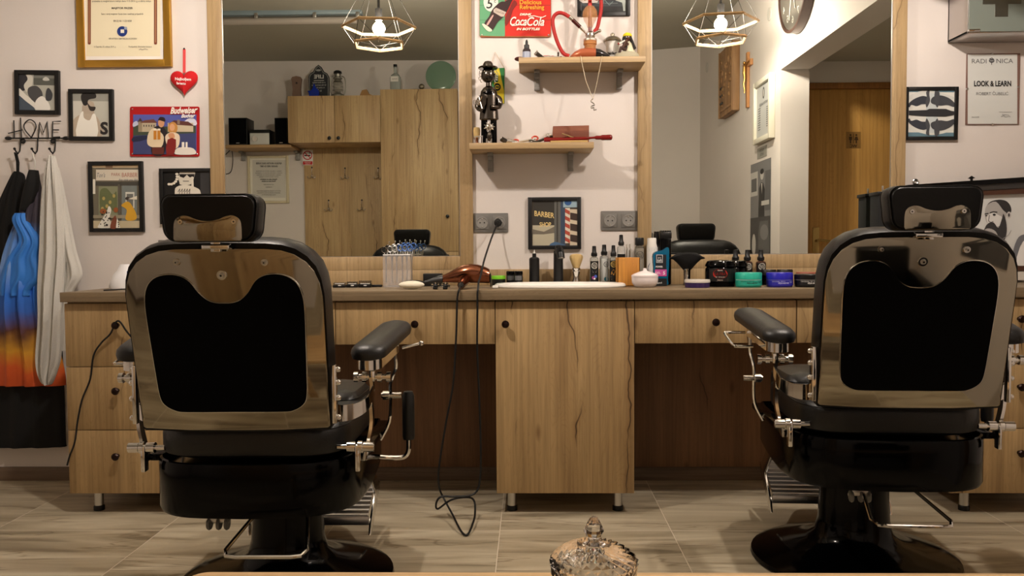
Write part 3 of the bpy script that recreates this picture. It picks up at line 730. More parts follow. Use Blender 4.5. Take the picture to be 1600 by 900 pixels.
def art_shop(a, x0, y0, x1, y1):
    a.rect((112, 106, 90), x0, y0, x1, y1); a.rect((196, 172, 136), x0, y0, x1, 262); a.rect((128, 104, 82), 165, 257, 176, 264)
    a.rect((214, 206, 190), 150, 265, x1, 282); a.text((92, 96, 104), "Ton's", 158, 277, 10, shear=.3, width=13); a.text((166, 108, 92), 'PARK', 181, 275, 7, width=14); a.text((176, 110, 92), 'BARBER', 202.5, 276.5, 9.5, width=24)
    a.text((50, 60, 84), 'Any style you like', 200, 282.5, 5, width=30, shear=.3)
    a.rect((70, 68, 62), 144, 284, x1, 290); a.rect((134, 138, 110), 154, 291, 184, 340); a.sh((100, 108, 72), [(156, 300), (166, 294), (176, 304), (182, 300), (182, 330), (170, 326), (158, 334)], 4)
    for x, y in ((162, 310), (172, 316), (178, 306), (167, 322), (160, 326)): a.ell((178, 160, 96), x, y, 2.4, 3, 8)
    a.rect((92, 88, 78), 184, 288, 188, 346); a.rect((116, 124, 122), 190, 290, 214, 345); a.rect((206, 206, 196), 196, 300, 210, 325); a.rect((110, 112, 108), 198, 303, 208, 325)
    a.rect((150, 142, 120), x0, 336, x1, 341); a.rect((188, 176, 146), x0, 345, x1, y1); a.rect((226, 222, 208), 145, 280, 149, 303)
    a.ell((150, 84, 44), 161, 330, 5, 4); a.ell((150, 84, 44), 181, 328, 3.5, 4)
    a.sh((206, 158, 46), [(198, 315), (204, 318), (212, 332), (213, 342), (204, 345), (196, 342), (198, 328), (190, 322), (191, 319)], 4)
    a.ell((56, 48, 44), 199, 310, 3.4, 2.6, 10); a.sh((224, 218, 200), [(200, 311), (214, 306), (214, 312)])
    a.sh((226, 224, 214), [(155, 350), (166, 332), (170, 322), (174, 328), (171, 342), (176, 356), (154, 356)], 3)
    random.seed(3)
    for i in range(26): a.ell((30, 28, 28), random.uniform(157, 172), random.uniform(330, 354), .9, 1.2, 6)
    a.sh((120, 66, 46), [(172, 356), (176, 342), (181, 337), (182, 356)], 3); a.sh((226, 224, 214), [(181, 356), (183, 340), (188, 356)])
    for i in range(6): a.ell((30, 28, 28), random.uniform(182, 186), random.uniform(346, 354), .8, 1.2, 6)
framed('black-framed painting of a barber shop front with dalmatians and a yellow coat', (138, 252, 223, 362.5), 6, .018, FRAMEB, art_shop)
def art_c(a, x0, y0, x1, y1):
    a.rect((14, 14, 15), x0, y0, x1, y1); a.rect((52, 52, 54), 313, y0, x1, y1)
    a.sh((214, 208, 194), [(281, 268), (303, 268), (304, 274), (298, 288), (281, 288)], 2)
    a.sh((24, 20, 20), [(280, 272), (304, 272), (303, 277), (296, 277), (292, 273), (287, 278), (281, 276)]); a.line((40, 32, 30), [(286, 283), (295, 283)], 1)
    a.sh((220, 214, 200), [(273, 303), (276, 292), (290, 289), (306, 293), (314, 303), (312, 345), (276, 345)], 3)
    a.sh((220, 214, 200), [(299, 276), (302, 276), (303, 298), (299, 298)]); 
    for i in range(5): a.line((60, 54, 52), [(278 + i * 4, 300), (281 + i * 4, 295), (280 + i * 4, 305)], .8)
    for i in range(7): q = math.radians(150 + i * 20 - 70); a.ell((224, 218, 204), 268 - 11 * math.cos(q) - 2, 276 + 12 * math.sin(q), 2.6, 2, 8)
framed('black-framed artwork of a figure on a black ground, partly behind the left headrest', (249, 263, 333, 350), 5.5, .018, FRAMEB, art_c)
def art_d(a, x0, y0, x1, y1):
    a.rect((70, 62, 54), x0, y0, x1, y1); a.rect((52, 50, 46), 833, y0, 866, 352); a.rect((178, 172, 150), 832, 352, 866, y1); a.sh((110, 104, 92), [(832, 358), (850, 362), (866, 354), (866, 364), (832, 366)], 2)
    a.text((222, 196, 130), 'BARBER', 850.5, 339, 11.5, width=31, slope=.12, bold=.02); a.text((222, 196, 130), 'SHOP', 852, 354, 9.5, width=18, bold=.02)
    a.rect((96, 96, 92), 866, y0, 876, y1); a.rect((62, 60, 56), 869.5, y0, 872, y1); a.rect((56, 72, 94), 876, y0, 884, y1); a.rect((150, 176, 190), 880, y0, x1, 324)
    a.ell((44, 84, 140), 887.5, 316, 5.5, 5); a.rect((216, 208, 192), 883, 325, 890.5, 380)
    for i in range(5): a.sh((172, 72, 56), [(883, 326 + i * 11), (890.5, 330 + i * 11), (890.5, 336 + i * 11), (883, 332 + i * 11)])
    a.rect((206, 192, 168), 890.5, 327, x1, y1)
    for i in range(3): a.sh((58, 44, 38), [(891, 332 + 17 * i), (902, 334 + 17 * i), (902, 345 + 17 * i), (891, 343 + 17 * i)])
    a.sh((70, 100, 134), [(858, 384), (866, 378), (876, 380), (884, 384)], 2)
framed('square black-framed barber shop photo with striped pole above the washbasin', (825, 308, 908, 389.5), 6, .018, FRAMEB, art_d)
def art_e(a, x0, y0, x1, y1):
    a.rect((46, 52, 56), x0, y0, x1, y1); a.rect((20, 22, 24), x0, 10, x1, y1); a.sh((168, 176, 170), [(962, -10), (980, -10), (979, 17), (974, 17), (972, 4), (962, 1)], 2)
    a.line((120, 130, 132), [(945, 5), (965, 5)], .6); a.line((120, 140, 140), [(945, 0), (952, 8), (958, 2)], .7); a.rect((70, 76, 80), 905, -10, 925, 8); a.rect((90, 96, 98), 930, -12, 944, 6)
framed('dark framed picture behind the hookah, top of the middle wall', (902, -40, 985, 24.5), 7, .014, FRAMEB, art_e)
def art_f(a, x0, y0, x1, y1):
    a.rect((220, 220, 214), x0, y0, x1, y1); a.rect((96, 128, 144), x0, y0, x1, 144); a.sh((206, 208, 204), [(1420, 150), (1436, 143), (1450, 141), (1470, 145), (1492, 152), (1492, 155), (1420, 155)], 3)
    a.rect((96, 128, 144), x0, 207, x1, y1); a.sh((214, 216, 210), [(1420, 203), (1440, 208), (1456, 211), (1475, 208), (1492, 202), (1492, 199), (1420, 199)], 3); a.rect((196, 204, 206), 1447, 146, 1465, 208)
    for s, yb in ((1, 160), (-1, 193)):
        f = lambda pts: [(x, yb + s * (y - 160)) for x, y in pts]
        a.sh((52, 56, 66), f([(1419, 163), (1428, 155), (1442, 150), (1452, 154), (1450, 162), (1440, 163), (1432, 166), (1424, 164), (1421, 168)]), 4)
        a.sh((66, 68, 74), f([(1493, 163), (1484, 154), (1470, 149), (1457, 152), (1455, 161), (1468, 165), (1480, 164), (1490, 167)]), 4)
        a.sh((70, 72, 78), f([(1448, 152), (1447, 144), (1452, 141), (1452, 148), (1453, 158), (1448, 168), (1446, 160)]), 4)
        a.sh((70, 72, 78), f([(1461, 141), (1467, 143), (1468, 152), (1465, 168), (1460, 158)]), 4)
    a.sh((44, 44, 48), [(1420, 173), (1448, 172), (1452, 170), (1478, 170), (1486, 173), (1492, 174), (1492, 179), (1478, 182), (1450, 182), (1420, 180)], 1)
framed('black-framed artwork of mirrored dark animal shapes right of the right mirror', (1414.5, 135.5, 1497.5, 218.5), 5.4, .018, FRAMEB, art_f, rot=math.radians(.3))

# tin signs
def tin(label, r, art, rad=4, depth=.006):
    x0, y0, x1, y1 = r; Y = -depth
    t = thing('tin_sign', label, 'sign', (P((x0 + x1) / 2, (y0 + y1) / 2, 0).x, 0, P((x0 + x1) / 2, (y0 + y1) / 2, 0).z))
    o = rrect(x1 - x0, y1 - y0, rad, 4, (x0 + x1) / 2, (y0 + y1) / 2)
    art_ = Art(wallmap(Y - .0002)); art(art_)
    MB().prism(o, lambda a, b: P(a, b, Y), lambda a, b: P(a, b, -.001), art_c0[0], .0).build('plate', t)
    art_.build('print', t)
    m = MB()
    for cx in (x0 + 4, x1 - 4):
        for cy in (y0 + 4, y1 - 4): m.ball(P(cx, cy, Y - .001), .0035, STEEL, 8)
    m.build('screws', t)
art_c0 = [C((170, 24, 28), .35)]
def art_castle(a):
    a.rect((84, 92, 170), 208, 179, 307, 241); a.sh((214, 216, 232), [(290, 188), (298, 184), (306, 188), (306, 196), (286, 195)], 3); a.sh((190, 196, 222), [(208, 192), (214, 189), (216, 196), (208, 198)], 2)
    a.sh((66, 76, 60), [(208, 199), (216, 195), (224, 199), (306, 196), (306, 216), (208, 216)])
    a.rect((186, 172, 146), 220, 191, 244, 206); a.rect((150, 136, 112), 216, 190, 222, 206); a.sh((70, 54, 56), [(215, 190), (219, 184), (223, 190)]); a.sh((110, 66, 56), [(218, 192), (226, 188), (240, 186), (246, 192)])
    for i in range(5): a.rect((80, 72, 66), 224 + i * 4, 195, 225.6 + i * 4, 198); 
    a.rect((200, 186, 160), 262, 192, 302, 206); a.sh((94, 52, 48), [(262, 194), (272, 188), (294, 190), (304, 197)]); a.rect((140, 120, 104), 277, 187, 281, 194)
    a.sh((60, 66, 112), [(208, 212), (306, 208), (306, 241), (208, 241)]); a.sh((34, 40, 70), [(208, 214), (230, 212), (228, 218), (208, 222)], 2)
    a.sh((228, 222, 214), [(276, 232), (288, 230), (302, 232), (305, 241), (274, 241)], 3); a.rect((236, 232, 220), 284, 222, 288, 232); a.rect((240, 236, 224), 290, 222, 293, 232)
    a.sh((36, 30, 36), [(238, 202), (250, 196), (259, 203), (261, 214), (256, 241), (238, 241), (236, 222)], 3)
    a.sh((222, 204, 172), [(232, 208), (240, 200), (248, 204), (256, 214), (252, 230), (238, 230), (230, 224)], 3); a.rect((96, 42, 34), 238, 230, 256, 241)
    a.ell((206, 150, 112), 252, 192, 5, 7); a.sh((42, 28, 26), [(247, 188), (250, 183), (257, 184), (258, 190), (250, 188)], 3)
    for x in (240, 246): a.rect((196, 128, 40), x, 203, x + 4.6, 218); a.rect((236, 228, 206), x, 201, x + 4.6, 204)
    a.ell((196, 140, 72), 270, 200, 7.5, 9.5); a.ell((218, 164, 124), 269, 199, 4.2, 5.6); a.sh((228, 210, 186), [(258, 214), (266, 207), (276, 208), (281, 214), (278, 230), (264, 232)], 3)
    a.sh((206, 148, 108), [(263, 209), (271, 208), (273, 215), (265, 216)], 2); a.sh((128, 32, 30), [(262, 218), (275, 218), (272, 241), (260, 241)], 2)
    a.text((240, 234, 226), 'Budweiser', 287, 177, 14, width=42, shear=.35, bold=.03, slope=-.03); a.text((240, 234, 226), 'Budvar', 294, 183.5, 8, width=22, shear=.35, bold=.03, slope=-.02)
tin('red tin beer sign with a couple holding mugs by a castle', (203, 166.5, 312, 244.5), art_castle, 3)
def art_cola(a):
    a.sh((92, 158, 114), [(749.5, -40), (789, -40), (789, 57.3), (752, 57.3), (749.5, 55)]); 
    a.sh((196, 34, 18), [(789, -40), (860.4, -40), (860.4, 55), (858, 57.8), (789, 57.3)])
    for y in (8, 31): a.rect((110, 42, 24), 789, y, 860.4, y + .5); a.rect((60, 118, 84), 749.5, y, 789, y + .5)
    a.sh((150, 96, 50), [(749.5, 57.4), (752, 55.6), (775, 56.6), (858, 56.4), (860.4, 50), (860.4, 55), (858, 57.9)], 0)
    a.ell((222, 222, 210), 767, 3, 11.5, 15, 28); a.text((30, 36, 32), '5', 765, 13, 22, bold=.01, shear=.15); a.text((30, 36, 32), 'c', 773.5, 4, 9)
    a.sh((120, 22, 14), [(803, 0), (808, 6), (801, 16), (797, 30), (790, 41), (789.3, 28), (797, 12)], 2)
    a.sh((46, 18, 20), [(757, 36), (764, 26), (770, 14), (782, 3), (790, 2), (794, -6), (800, -14), (806, -10), (799, 3), (792, 18), (786, 27), (778, 34), (772, 44), (767, 49), (760, 44)], 3)
    a.sh((206, 214, 190), [(753, 38), (757, 37.5), (769, 46.5), (766, 49.5), (760, 47)], 2); a.sh((190, 176, 164), [(771, 15), (775, 12), (791, 19), (787, 26), (783, 26), (771, 19)], 1); a.text((50, 24, 24), 'Coca-Cola', 781, 20.5, 5, width=13, slope=.3)
    a.sh((196, 156, 150), [(760, 38), (769, 24), (771, 25), (763, 39)], 2); a.sh((196, 206, 176), [(790, -2), (797, -12), (799, -10), (793, 0)], 2)
    a.text((236, 168, 52), 'Delicious', 829, 6.5, 9.5, width=34, bold=.015); a.text((236, 168, 52), 'Refreshing', 831.3, 14.4, 9.5, width=38, bold=.015)
    a.text((240, 226, 206), 'DRINK', 821.5, 24, 4.6, width=19, shear=.3, bold=.04)
    a.text((240, 226, 214), 'Coca', 810, 39.5, 19, width=26, shear=.35, bold=.015); a.text((240, 226, 214), 'Cola', 837, 40, 19, width=27, shear=.35, bold=.015)
    a.line((240, 226, 214), [(797.5, 37), (800, 40), (806, 39.6), (812, 38.6), (821, 39.6)], 1.2); a.line((240, 226, 214), [(826, 26), (834, 24.6), (842, 26.6), (848, 27), (853, 24.5)], 1.1); a.rect((240, 226, 214), 824, 31, 826, 32.4)
    a.text((240, 226, 206), 'IN BOTTLES', 825.5, 47, 4.9, width=37, shear=.3, bold=.04)
art_c0 = [C((142, 66, 34), .35)]
tin('red and green tin soda sign with a bottle, top of the middle wall', (749, -40, 861, 58.5), art_cola, 3.5)

# red felt heart
hp = []
for i in range(40):
    a_ = 2 * math.pi * i / 40; hp.append((16 * math.sin(a_) ** 3, 13 * math.cos(a_) - 5 * math.cos(2 * a_) - 2 * math.cos(3 * a_) - math.cos(4 * a_)))
hc = P(287.5, 131, -.02); t = thing('felt_heart', 'red stuffed heart with white lettering hanging on a ribbon left of the mirror', 'ornament', (hc.x, 0, P(288, 76, 0).z))
FELT = mat('red_felt', (190, 20, 26), .9, bump=(300, .4, .002)); sc_ = .0615 / 16; R_ = []
for k, y in ((.0, -.034), (.35, -.0335), (.7, -.030), (.92, -.024), (1, -.017), (.92, -.010), (.7, -.005), (0, -.002)):
    R_.append([Vector((hc.x + x * sc_ * max(k, .01), y, hc.z + .003 + (z + 2.5) * .0562 / 15 * max(k, .01))) for x, z in hp])
MB().loops(R_, FELT).build('heart', t, ang=60)
a = Art(wallmap(-.0345)); a.text((236, 226, 224), 'Najboljem', 286, 125.5, 6, width=25, bold=.03, slope=.04); a.text((236, 226, 224), 'bracu', 283, 132, 5.5, width=14, bold=.03, slope=.04)
a.build('lettering', t)
RB = mat('red_ribbon', (214, 70, 70), .6); q0, q1 = P(288, 77, -.004), P(288, 114, -.016)
m = MB(); m.loops([[q + Vector((-.006, 0, 0)), q + Vector((.006, 0, 0)), q + Vector((.006, -.0015, 0)), q + Vector((-.006, -.0015, 0))] for q in (q0, (q0 + q1) / 2, q1)], RB); m.build('ribbon', t)
MB().ball(q0 + Vector((0, -.002, .002)), .004, BLACK, 10).build('nail', t)

# HOME hook rack
t = thing('hook_rack', 'black wire HOME coat hook rack on the left wall', 'hook rack', (P(58, 216, 0).x, 0, P(58, 216, 0).z))
w = MB(); Yh = -.014; pw = lambda pts, y=Yh: [P(x, q, y) for x, q in pts]
w.tube(pw([(12, 216), (103, 216)]), .0035, BLACK, 8); 
for x in (13, 103): w.ball(P(x, 216, Yh), .011, BLACK, 10, (1.5, .8, .8))
w.build('rail', t)
w = MB(); r_ = .0026
for pts in ([(21.5, 188), (22.5, 216)], [(32, 184), (33.5, 216)], [(13, 208.5), (35, 203)], smooth_loop([(49, 215), (39, 203), (38, 194), (46, 187), (54, 191), (56, 200), (49, 215)], 4, False),
            [(60, 215), (62, 191), (68, 207), (73.5, 190), (76, 215)], [(95, 189.5), (82.5, 190), (82, 215)], [(82, 203), (92, 203)], [(82, 214.5), (94, 214)]):
    w.tube(pw([(p[0], p[1]) for p in pts]), r_, BLACK, 6)
w.build('letters', t)
for hx_ in (32, 59, 86.5):
    w = MB(); w.tube([P(hx_, 216, Yh), P(hx_ - .3, 228, Yh), P(hx_ - 1, 236, Yh - .008), P(hx_ - 4, 240, Yh - .028), P(hx_ - 7.5, 236, Yh - .04), P(hx_ - 9, 233, Yh - .043)], .0032, BLACK, 8)
    w.ball(P(hx_ - 9.2, 232.5, Yh - .044), .006, BLACK, 8); w.build('hook', t)
w = MB()
for x in (36, 83): w.tube([P(x + 3.2 * math.cos(i * .7), 220.5 + 3.2 * math.sin(i * .7), -.008) for i in range(9)], .0032, BLACK, 6, closed=True); w.cyl(P(x, 220.5, 0), P(x, 220.5, -.016), .004, BLACK)
w.build('screw_eyes', t)

# hanging cloths: folded sheets with real depth
def cloth(name, parent, rows, m, y0, amp, folds, ph=0., thick=.012, cols=28):
    """rows: (left px, right px, y px, depth) from top to bottom"""
    rows = [tuple(q) for q in smooth_loop([Vector(r + (0,) * (4 - len(r))) for r in rows], 5, False)]
    front, back = [], []
    n = len(rows)
    for i, (l, r, py, dd) in enumerate(rows):
        A_, B_ = P(l, py, y0), P(r, py, y0); f, b = [], []
        for j in range(cols + 1):
            u = j / cols; e = math.sin(math.pi * u) ** .5 if 0 < u < 1 else 0
            k = min(1, .35 + i / n * 1.2)
            wv = amp * k * (math.sin(folds * 2 * math.pi * u + ph + .6 * math.sin(i * .22)) + .45 * math.sin(folds * 4.3 * math.pi * u + ph * 2 + i * .13))
            p = A_.lerp(B_, u); f.append(Vector((p.x, y0 - dd * e - wv * e - .004, p.z))); b.append(Vector((p.x, y0 - dd * e * .35 - wv * e * .5 + thick, p.z)))
        front.append(f); back.append(list(reversed(b)))
    mb = MB(); mb.loops([f + b for f, b in zip(front, back)], m); return mb.build(name, parent, ang=70)
BLK_CLOTH = mat('black_cloth', (9, 9, 10), .85, bump=(220, .3, .002))
TOWEL = mat('white_terry', (208, 206, 200), .95, bump=(260, .8, .004))
t = thing('black_apron', 'long black apron hanging from the left hook, farthest left', 'apron', (P(20, 240, -.05).x, -.05, P(20, 240, -.05).z))
cloth('cloth', t, [(23, 29, 268, .01), (18, 37, 276, .02), (2, 38, 310, .03), (-25, 50, 370, .03), (-35, 70, 430, .03), (-40, 92, 520, .035), (-42, 98, 600, .035), (-44, 101, 688, .03), (-44, 103, 697, .03)], BLK_CLOTH, -.024, .006, 4, .4)
MB().tube([P(23, 238, -.05), P(26.5, 252, -.045), P(27, 272, -.04)], .004, BLK_CLOTH, 6).tube([P(26, 239, -.052), P(29.5, 254, -.045), P(29, 272, -.04)], .003, BLK_CLOTH, 6).build('neck_strap', t)
def cape_mat():
    m = bpy.data.materials.new('sunset_cape'); m.use_nodes = True; nt = m.node_tree; N = nt.nodes; L = nt.links; b = N['Principled BSDF']
    g = N.new('ShaderNodeNewGeometry'); s = N.new('ShaderNodeSeparateXYZ'); L.new(g.outputs['Position'], s.inputs[0])
    n = N.new('ShaderNodeTexNoise'); n.inputs['Scale'].default_value = 7; n.inputs['Detail'].default_value = 3; L.new(g.outputs['Position'], n.inputs['Vector'])
    a = N.new('ShaderNodeMath'); a.operation = 'MULTIPLY_ADD'; a.inputs[1].default_value = .16; L.new(n.outputs['Fac'], a.inputs[0]); L.new(s.outputs['Z'], a.inputs[2])
    mr = N.new('ShaderNodeMapRange'); mr.inputs[1].default_value = P(50, 605, -.05).z; mr.inputs[2].default_value = P(50, 290, -.05).z + .1; L.new(a.outputs[0], mr.inputs[0])
    r = ramp(N, [(.0, lin((176, 62, 24))), (.16, lin((206, 88, 30))), (.25, lin((206, 150, 40))), (.33, lin((86, 44, 30))), (.42, lin((40, 96, 190))), (.52, lin((34, 110, 214))), (.62, lin((118, 158, 220))), (.74, lin((88, 140, 214))), (.84, lin((58, 52, 66)))]); L.new(mr.outputs[0], r.inputs[0])
    L.new(r.outputs[0], b.inputs['Base Color']); b.inputs['Roughness'].default_value = .6; return m
CAPE = cape_mat()
t = thing('barber_cape', 'blue and orange sunset-printed cape hanging from the middle hook', 'cape', (P(50, 240, -.07).x, -.07, P(50, 240, -.07).z))
cloth('cape', t, [(50, 58, 272, .01), (46, 64, 300, .02), (28, 66, 340, .035), (8, 68, 390, .04), (0, 70, 430, .045), (-6, 74, 480, .045), (-8, 90, 540, .04), (-10, 100, 585, .035), (-12, 101, 602, .03)], CAPE, -.062, .011, 3.5, 1.1)
cloth('dark_lining', t, [(47, 58, 266, .02), (42, 60, 285, .03), (36, 55, 310, .03), (32, 44, 330, .02)], BLK_CLOTH, -.085, .003, 1, 0)
cloth('raised_fold', t, [(24, 40, 333, .008), (20, 43, 345, .012), (30, 62, 376, .014), (12, 58, 402, .014), (2, 66, 432, .014), (0, 48, 452, .010), (2, 46, 462, .006)], C((54, 128, 220), .6), -.100, .007, 2.5, .4)
MB().tube([P(50, 239, -.052), P(54.5, 252, -.055), P(55, 272, -.07)], .0035, TOWEL, 6).build('hanging_loop', t)
t = thing('white_towel', 'white terry towel hanging from the right hook beside the drawers', 'towel', (P(80, 240, -.07).x, -.07, P(80, 240, -.07).z))
cloth('towel', t, [(77, 84, 243, .008), (73, 88, 258, .012), (68, 93, 285, .015), (64, 98, 330, .02), (62, 101, 390, .022), (60, 98, 450, .024), (61, 96, 500, .022), (57, 94, 555, .02), (60, 88, 580, .018), (66, 82, 596, .014), (72, 79, 601, .01)], TOWEL, -.10, .016, 2.6, .2, cols=48)
cloth('towel_tail', t, [(82, 90, 262, .01), (86, 97, 290, .01), (90, 107, 340, .015), (92, 117, 390, .015), (94, 127, 430, .012), (95, 112, 458, .01), (95, 105, 500, .01), (94, 102, 548, .008)], TOWEL, -.075, .010, 1.6, 1.2)

# sockets
def socket(px0, px1, py0, py1, label, n=2):
    c_ = P((px0 + px1) / 2, (py0 + py1) / 2, -.008); w_ = P(px1, py0, -.008).x - P(px0, py0, -.008).x; h_ = P(px0, py0, -.008).z - P(px0, py1, -.008).z
    t = thing('power_socket', label, 'socket', (c_.x, 0, c_.z), 'grey wall sockets')
    MB().box((c_.x - w_ / 2, -.008, c_.z - h_ / 2), (c_.x + w_ / 2, 0, c_.z + h_ / 2), GREY, .003).build('cover_plate', t)
    G2 = C((138, 136, 132), .4); D = C((24, 23, 22), .5)
    for i in range(n):
        cx = c_.x + (i - (n - 1) / 2) * w_ / n; s = h_ * .36
        m = MB(); m.box((cx - s, -.0105, c_.z - s), (cx + s, -.006, c_.z + s), GREY, .002)
        Rx = Matrix.Rotation(math.radians(90), 3, 'X')
        m.lathe([(s * .86, 0), (s * .86, .0035), (s * .74, .004), (s * .70, .001), (.001, .001)], (cx, -.0098, c_.z), G2, 28, Rx)
        for dx in (-.0095, .0095): m.cyl((cx + dx, -.0108, c_.z), (cx + dx, -.0114, c_.z), .0032, D, seg=10)
        for dz in (-.017, .017): m.box((cx - .003, -.0125, c_.z + dz - .003), (cx + .003, -.0105, c_.z + dz + .003), STEEL, .0008)
        m.build('socket_insert', t)
    return c_
socket(740, 794, 333, 363, 'grey double wall socket left of the barber shop picture, with a plug')
socket(939, 996, 329.5, 360, 'grey double wall socket right of the barber shop picture')
socket(247, 275, 375, 392, 'grey wall socket mostly hidden behind the left chair', 1)

# wall above the right end
def plate_sign():
    Y = -.008; t = thing('clip_framed_diploma', 'white diploma in a frameless clip frame under the steel cabinet', 'certificate', (P(1551, 139, 0).x, 0, P(1551, 139, 0).z))
    a = Art(wallmap(Y)); a.rect((206, 208, 204), 1512, 85, 1589.5, 193.5)
    a.text((84, 84, 86), 'RADI', 1530, 99, 10, width=23); a.text((84, 84, 86), 'NICA', 1570, 98.6, 10, width=26)
    a.ell((84, 84, 86), 1549.5, 95, 4.4, 3.2); a.line((60, 60, 62), [(1546, 92), (1550, 90.5), (1553, 93)], 1); a.line((60, 60, 62), [(1549.5, 97), (1549.5, 101)], 1); a.line((206, 208, 204), [(1547, 95), (1552, 95)], .6)
    a.text((28, 28, 30), 'LOOK & LEARN', 1551, 134.5, 11.5, width=58, bold=.035); a.text((100, 100, 102), 'ROBERT \u010cUBELI\u0106', 1550.5, 148.5, 6.4, width=50)
    a.text((110, 110, 110), 'ZAGREB', 1524, 184, 3, width=12); a.line((150, 150, 150), [(1561, 175), (1581, 175)], .6); a.text((110, 110, 110), 'Robert', 1571, 180, 3, width=10); a.line((110, 110, 110), [(1564, 182.5), (1568, 180.5), (1571, 183), (1576, 181), (1579, 182.5)], .5)
    a.build('sheet', t)
    MB().box(P(1511, 84, -.0075), Vector((P(1590.5, 194.5, 0).x, -.001, P(1590.5, 194.5, 0).z)), C((120, 90, 80), .6)).build('backing', t)
    m = MB()
    for cx, cy in ((1511, 139), (1590, 136), (1550, 84), (1550, 194)):
        p = P(cx, cy, -.006); m.box(p - Vector((.004, .005, .004)), p + Vector((.004, .005, .004)), STEEL, .001)
    m.build('clips', t)
    g0, g1 = P(1511, 84, -.012), P(1590.5, 194.5, -.012)
plate_sign()
# steel first-aid cabinet
p0 = P(1512, 52, -.17); Zb = p0.z; Xl = p0.x; t = thing('first_aid_cabinet', 'steel wall cabinet with frosted glass door and a cross, top right corner', 'cabinet', (Xl + .17, 0, Zb))
SS = mat('satin_steel', (196, 190, 186), .32, .9); Xr_ = Xl + .36; Zt_ = Zb + .42
m = MB(); m.box((Xl, -.165, Zb), (Xr_, 0, Zb + .012), SS, .002).box((Xl, -.165, Zb), (Xl + .008, 0, Zt_), SS, .002).box((Xr_ - .008, -.165, Zb), (Xr_, 0, Zt_), SS, .002).box((Xl, -.165, Zt_ - .012), (Xr_, 0, Zt_), SS, .002).box((Xl, -.01, Zb), (Xr_, 0, Zt_), SS)
m.build('body', t)
dp = MB().box((Xl + .004, -.172, Zb + .006), (Xr_ - .004, -.166, Zt_ - .004), mat('frosted_glass', (122, 130, 122), .25, spec=.6)).build('door', t)
MB().box((Xl + .002, -.178, Zb + .006), (Xl + .048, -.164, Zb + .016), CHROME, .002).build('hinge', dp)
cx, cz = P(1565.5, 0, -.174).x, P(1565.5, -4, -.174).z; cr = MB(); a_, b_ = .0265, .078
cr.prism([(-a_, b_), (-a_, a_), (-b_, a_), (-b_, -a_), (-a_, -a_), (-a_, -b_), (a_, -b_), (a_, -a_), (b_, -a_), (b_, a_), (a_, a_), (a_, b_)], lambda x, y: Vector((cx + x, -.1735, cz + y)), lambda x, y: Vector((cx + x, -.172, cz + y)), mat('cross_mirror', (150, 150, 140), .12, .9)); cr.build('cross', dp)
# large framed portrait
t = thing('framed_portrait', 'wide dark-framed drawing of a bearded man behind the right chair', 'picture', (P(1540, 360, 0).x, 0, P(1540, 420, 0).z))
WB = mat('brown_frame', (74, 44, 28), .4)
def bar(parent, nm, a, b, c_, d_, y, th, m_):
    MB().prism([a, b, c_, d_], lambda x, q: P(x, q, y), lambda x, q: P(x, q, y) + Vector((0, th, 0)), m_, .0).build(nm, parent)
bar(t, 'top_rail', (1418, 289), (1640, 274), (1640, 281), (1418, 296), -.055, .05, GLOSSB)
bar(t, 'shade_band', (1420, 296.5), (1640, 282), (1640, 291), (1420, 304), -.045, .035, C((52, 50, 48), .4))  # dark grey bar standing in for the shadow under the top rail
bar(t, 'frame', (1424, 303), (1640, 292), (1640, 301), (1424, 309), -.04, .03, WB)
bar(t, 'frame', (1424, 415), (1640, 415.5), (1640, 423.5), (1424, 422), -.04, .03, WB)
bar(t, 'sill', (1424, 424), (1640, 424.5), (1640, 438), (1424, 437), -.042, .035, C((214, 208, 198), .5))
bar(t, 'frame', (1418, 303), (1426, 303), (1426, 423), (1418, 423), -.04, .03, WB)
a = Art(wallmap(-.022)); a.sh((214, 216, 214), [(1424, 300), (1640, 290), (1640, 418), (1424, 418)])
a.sh((44, 44, 46), [(1542, 321), (1548, 315), (1560, 312), (1572, 314), (1579, 322), (1580, 331), (1575, 334), (1566, 330), (1558, 318), (1546, 320)], 4)
a.sh((176, 174, 172), [(1539, 330), (1543, 320), (1556, 315), (1567, 328), (1573, 334), (1570, 344), (1566, 356), (1552, 356), (1541, 346)], 3)
a.sh((222, 222, 220), [(1542, 338), (1552, 332), (1560, 336), (1566, 340), (1564, 352), (1548, 354), (1543, 348)], 3)
a.ell((196, 194, 192), 1576.5, 336, 3.4, 5.4); a.ell((70, 68, 68), 1576.5, 336, 1.6, 3)
a.line((30, 30, 32), [(1539, 334.5), (1544, 333.5)], 1.6); a.line((30, 30, 32), [(1547, 332.5), (1552, 331), (1558, 331.5)], 1.6); a.ell((40, 40, 42), 1541, 337, 1.6, 1.2, 8); a.ell((40, 40, 42), 1553.5, 335.5, 2.4, 1.7, 10)
a.line((90, 88, 88), [(1546, 336), (1544.5, 345), (1548, 347.5), (1552, 346)], 1)
a.sh((52, 52, 54), [(1541, 352), (1546, 348), (1553, 348), (1560, 356), (1566, 340), (1568, 334), (1572, 346), (1573, 362), (1569, 376), (1562, 381), (1555, 376), (1548, 372), (1537, 366), (1534, 362), (1538, 358)], 3)
a.sh((176, 174, 172), [(1538, 360), (1546, 357), (1556, 362), (1560, 374), (1554, 380), (1547, 374), (1541, 372)], 3); a.line((150, 150, 150), [(1567, 373), (1576, 367), (1580, 360)], .8)
a.sh((112, 114, 120), [(1581, 412), (1584, 388), (1592, 370), (1604, 366), (1604, 372), (1594, 384), (1588, 412)], 3); a.sh((236, 236, 234), [(1588, 413), (1593, 388), (1604, 374), (1604, 413)], 2)
a.build('drawing', t)
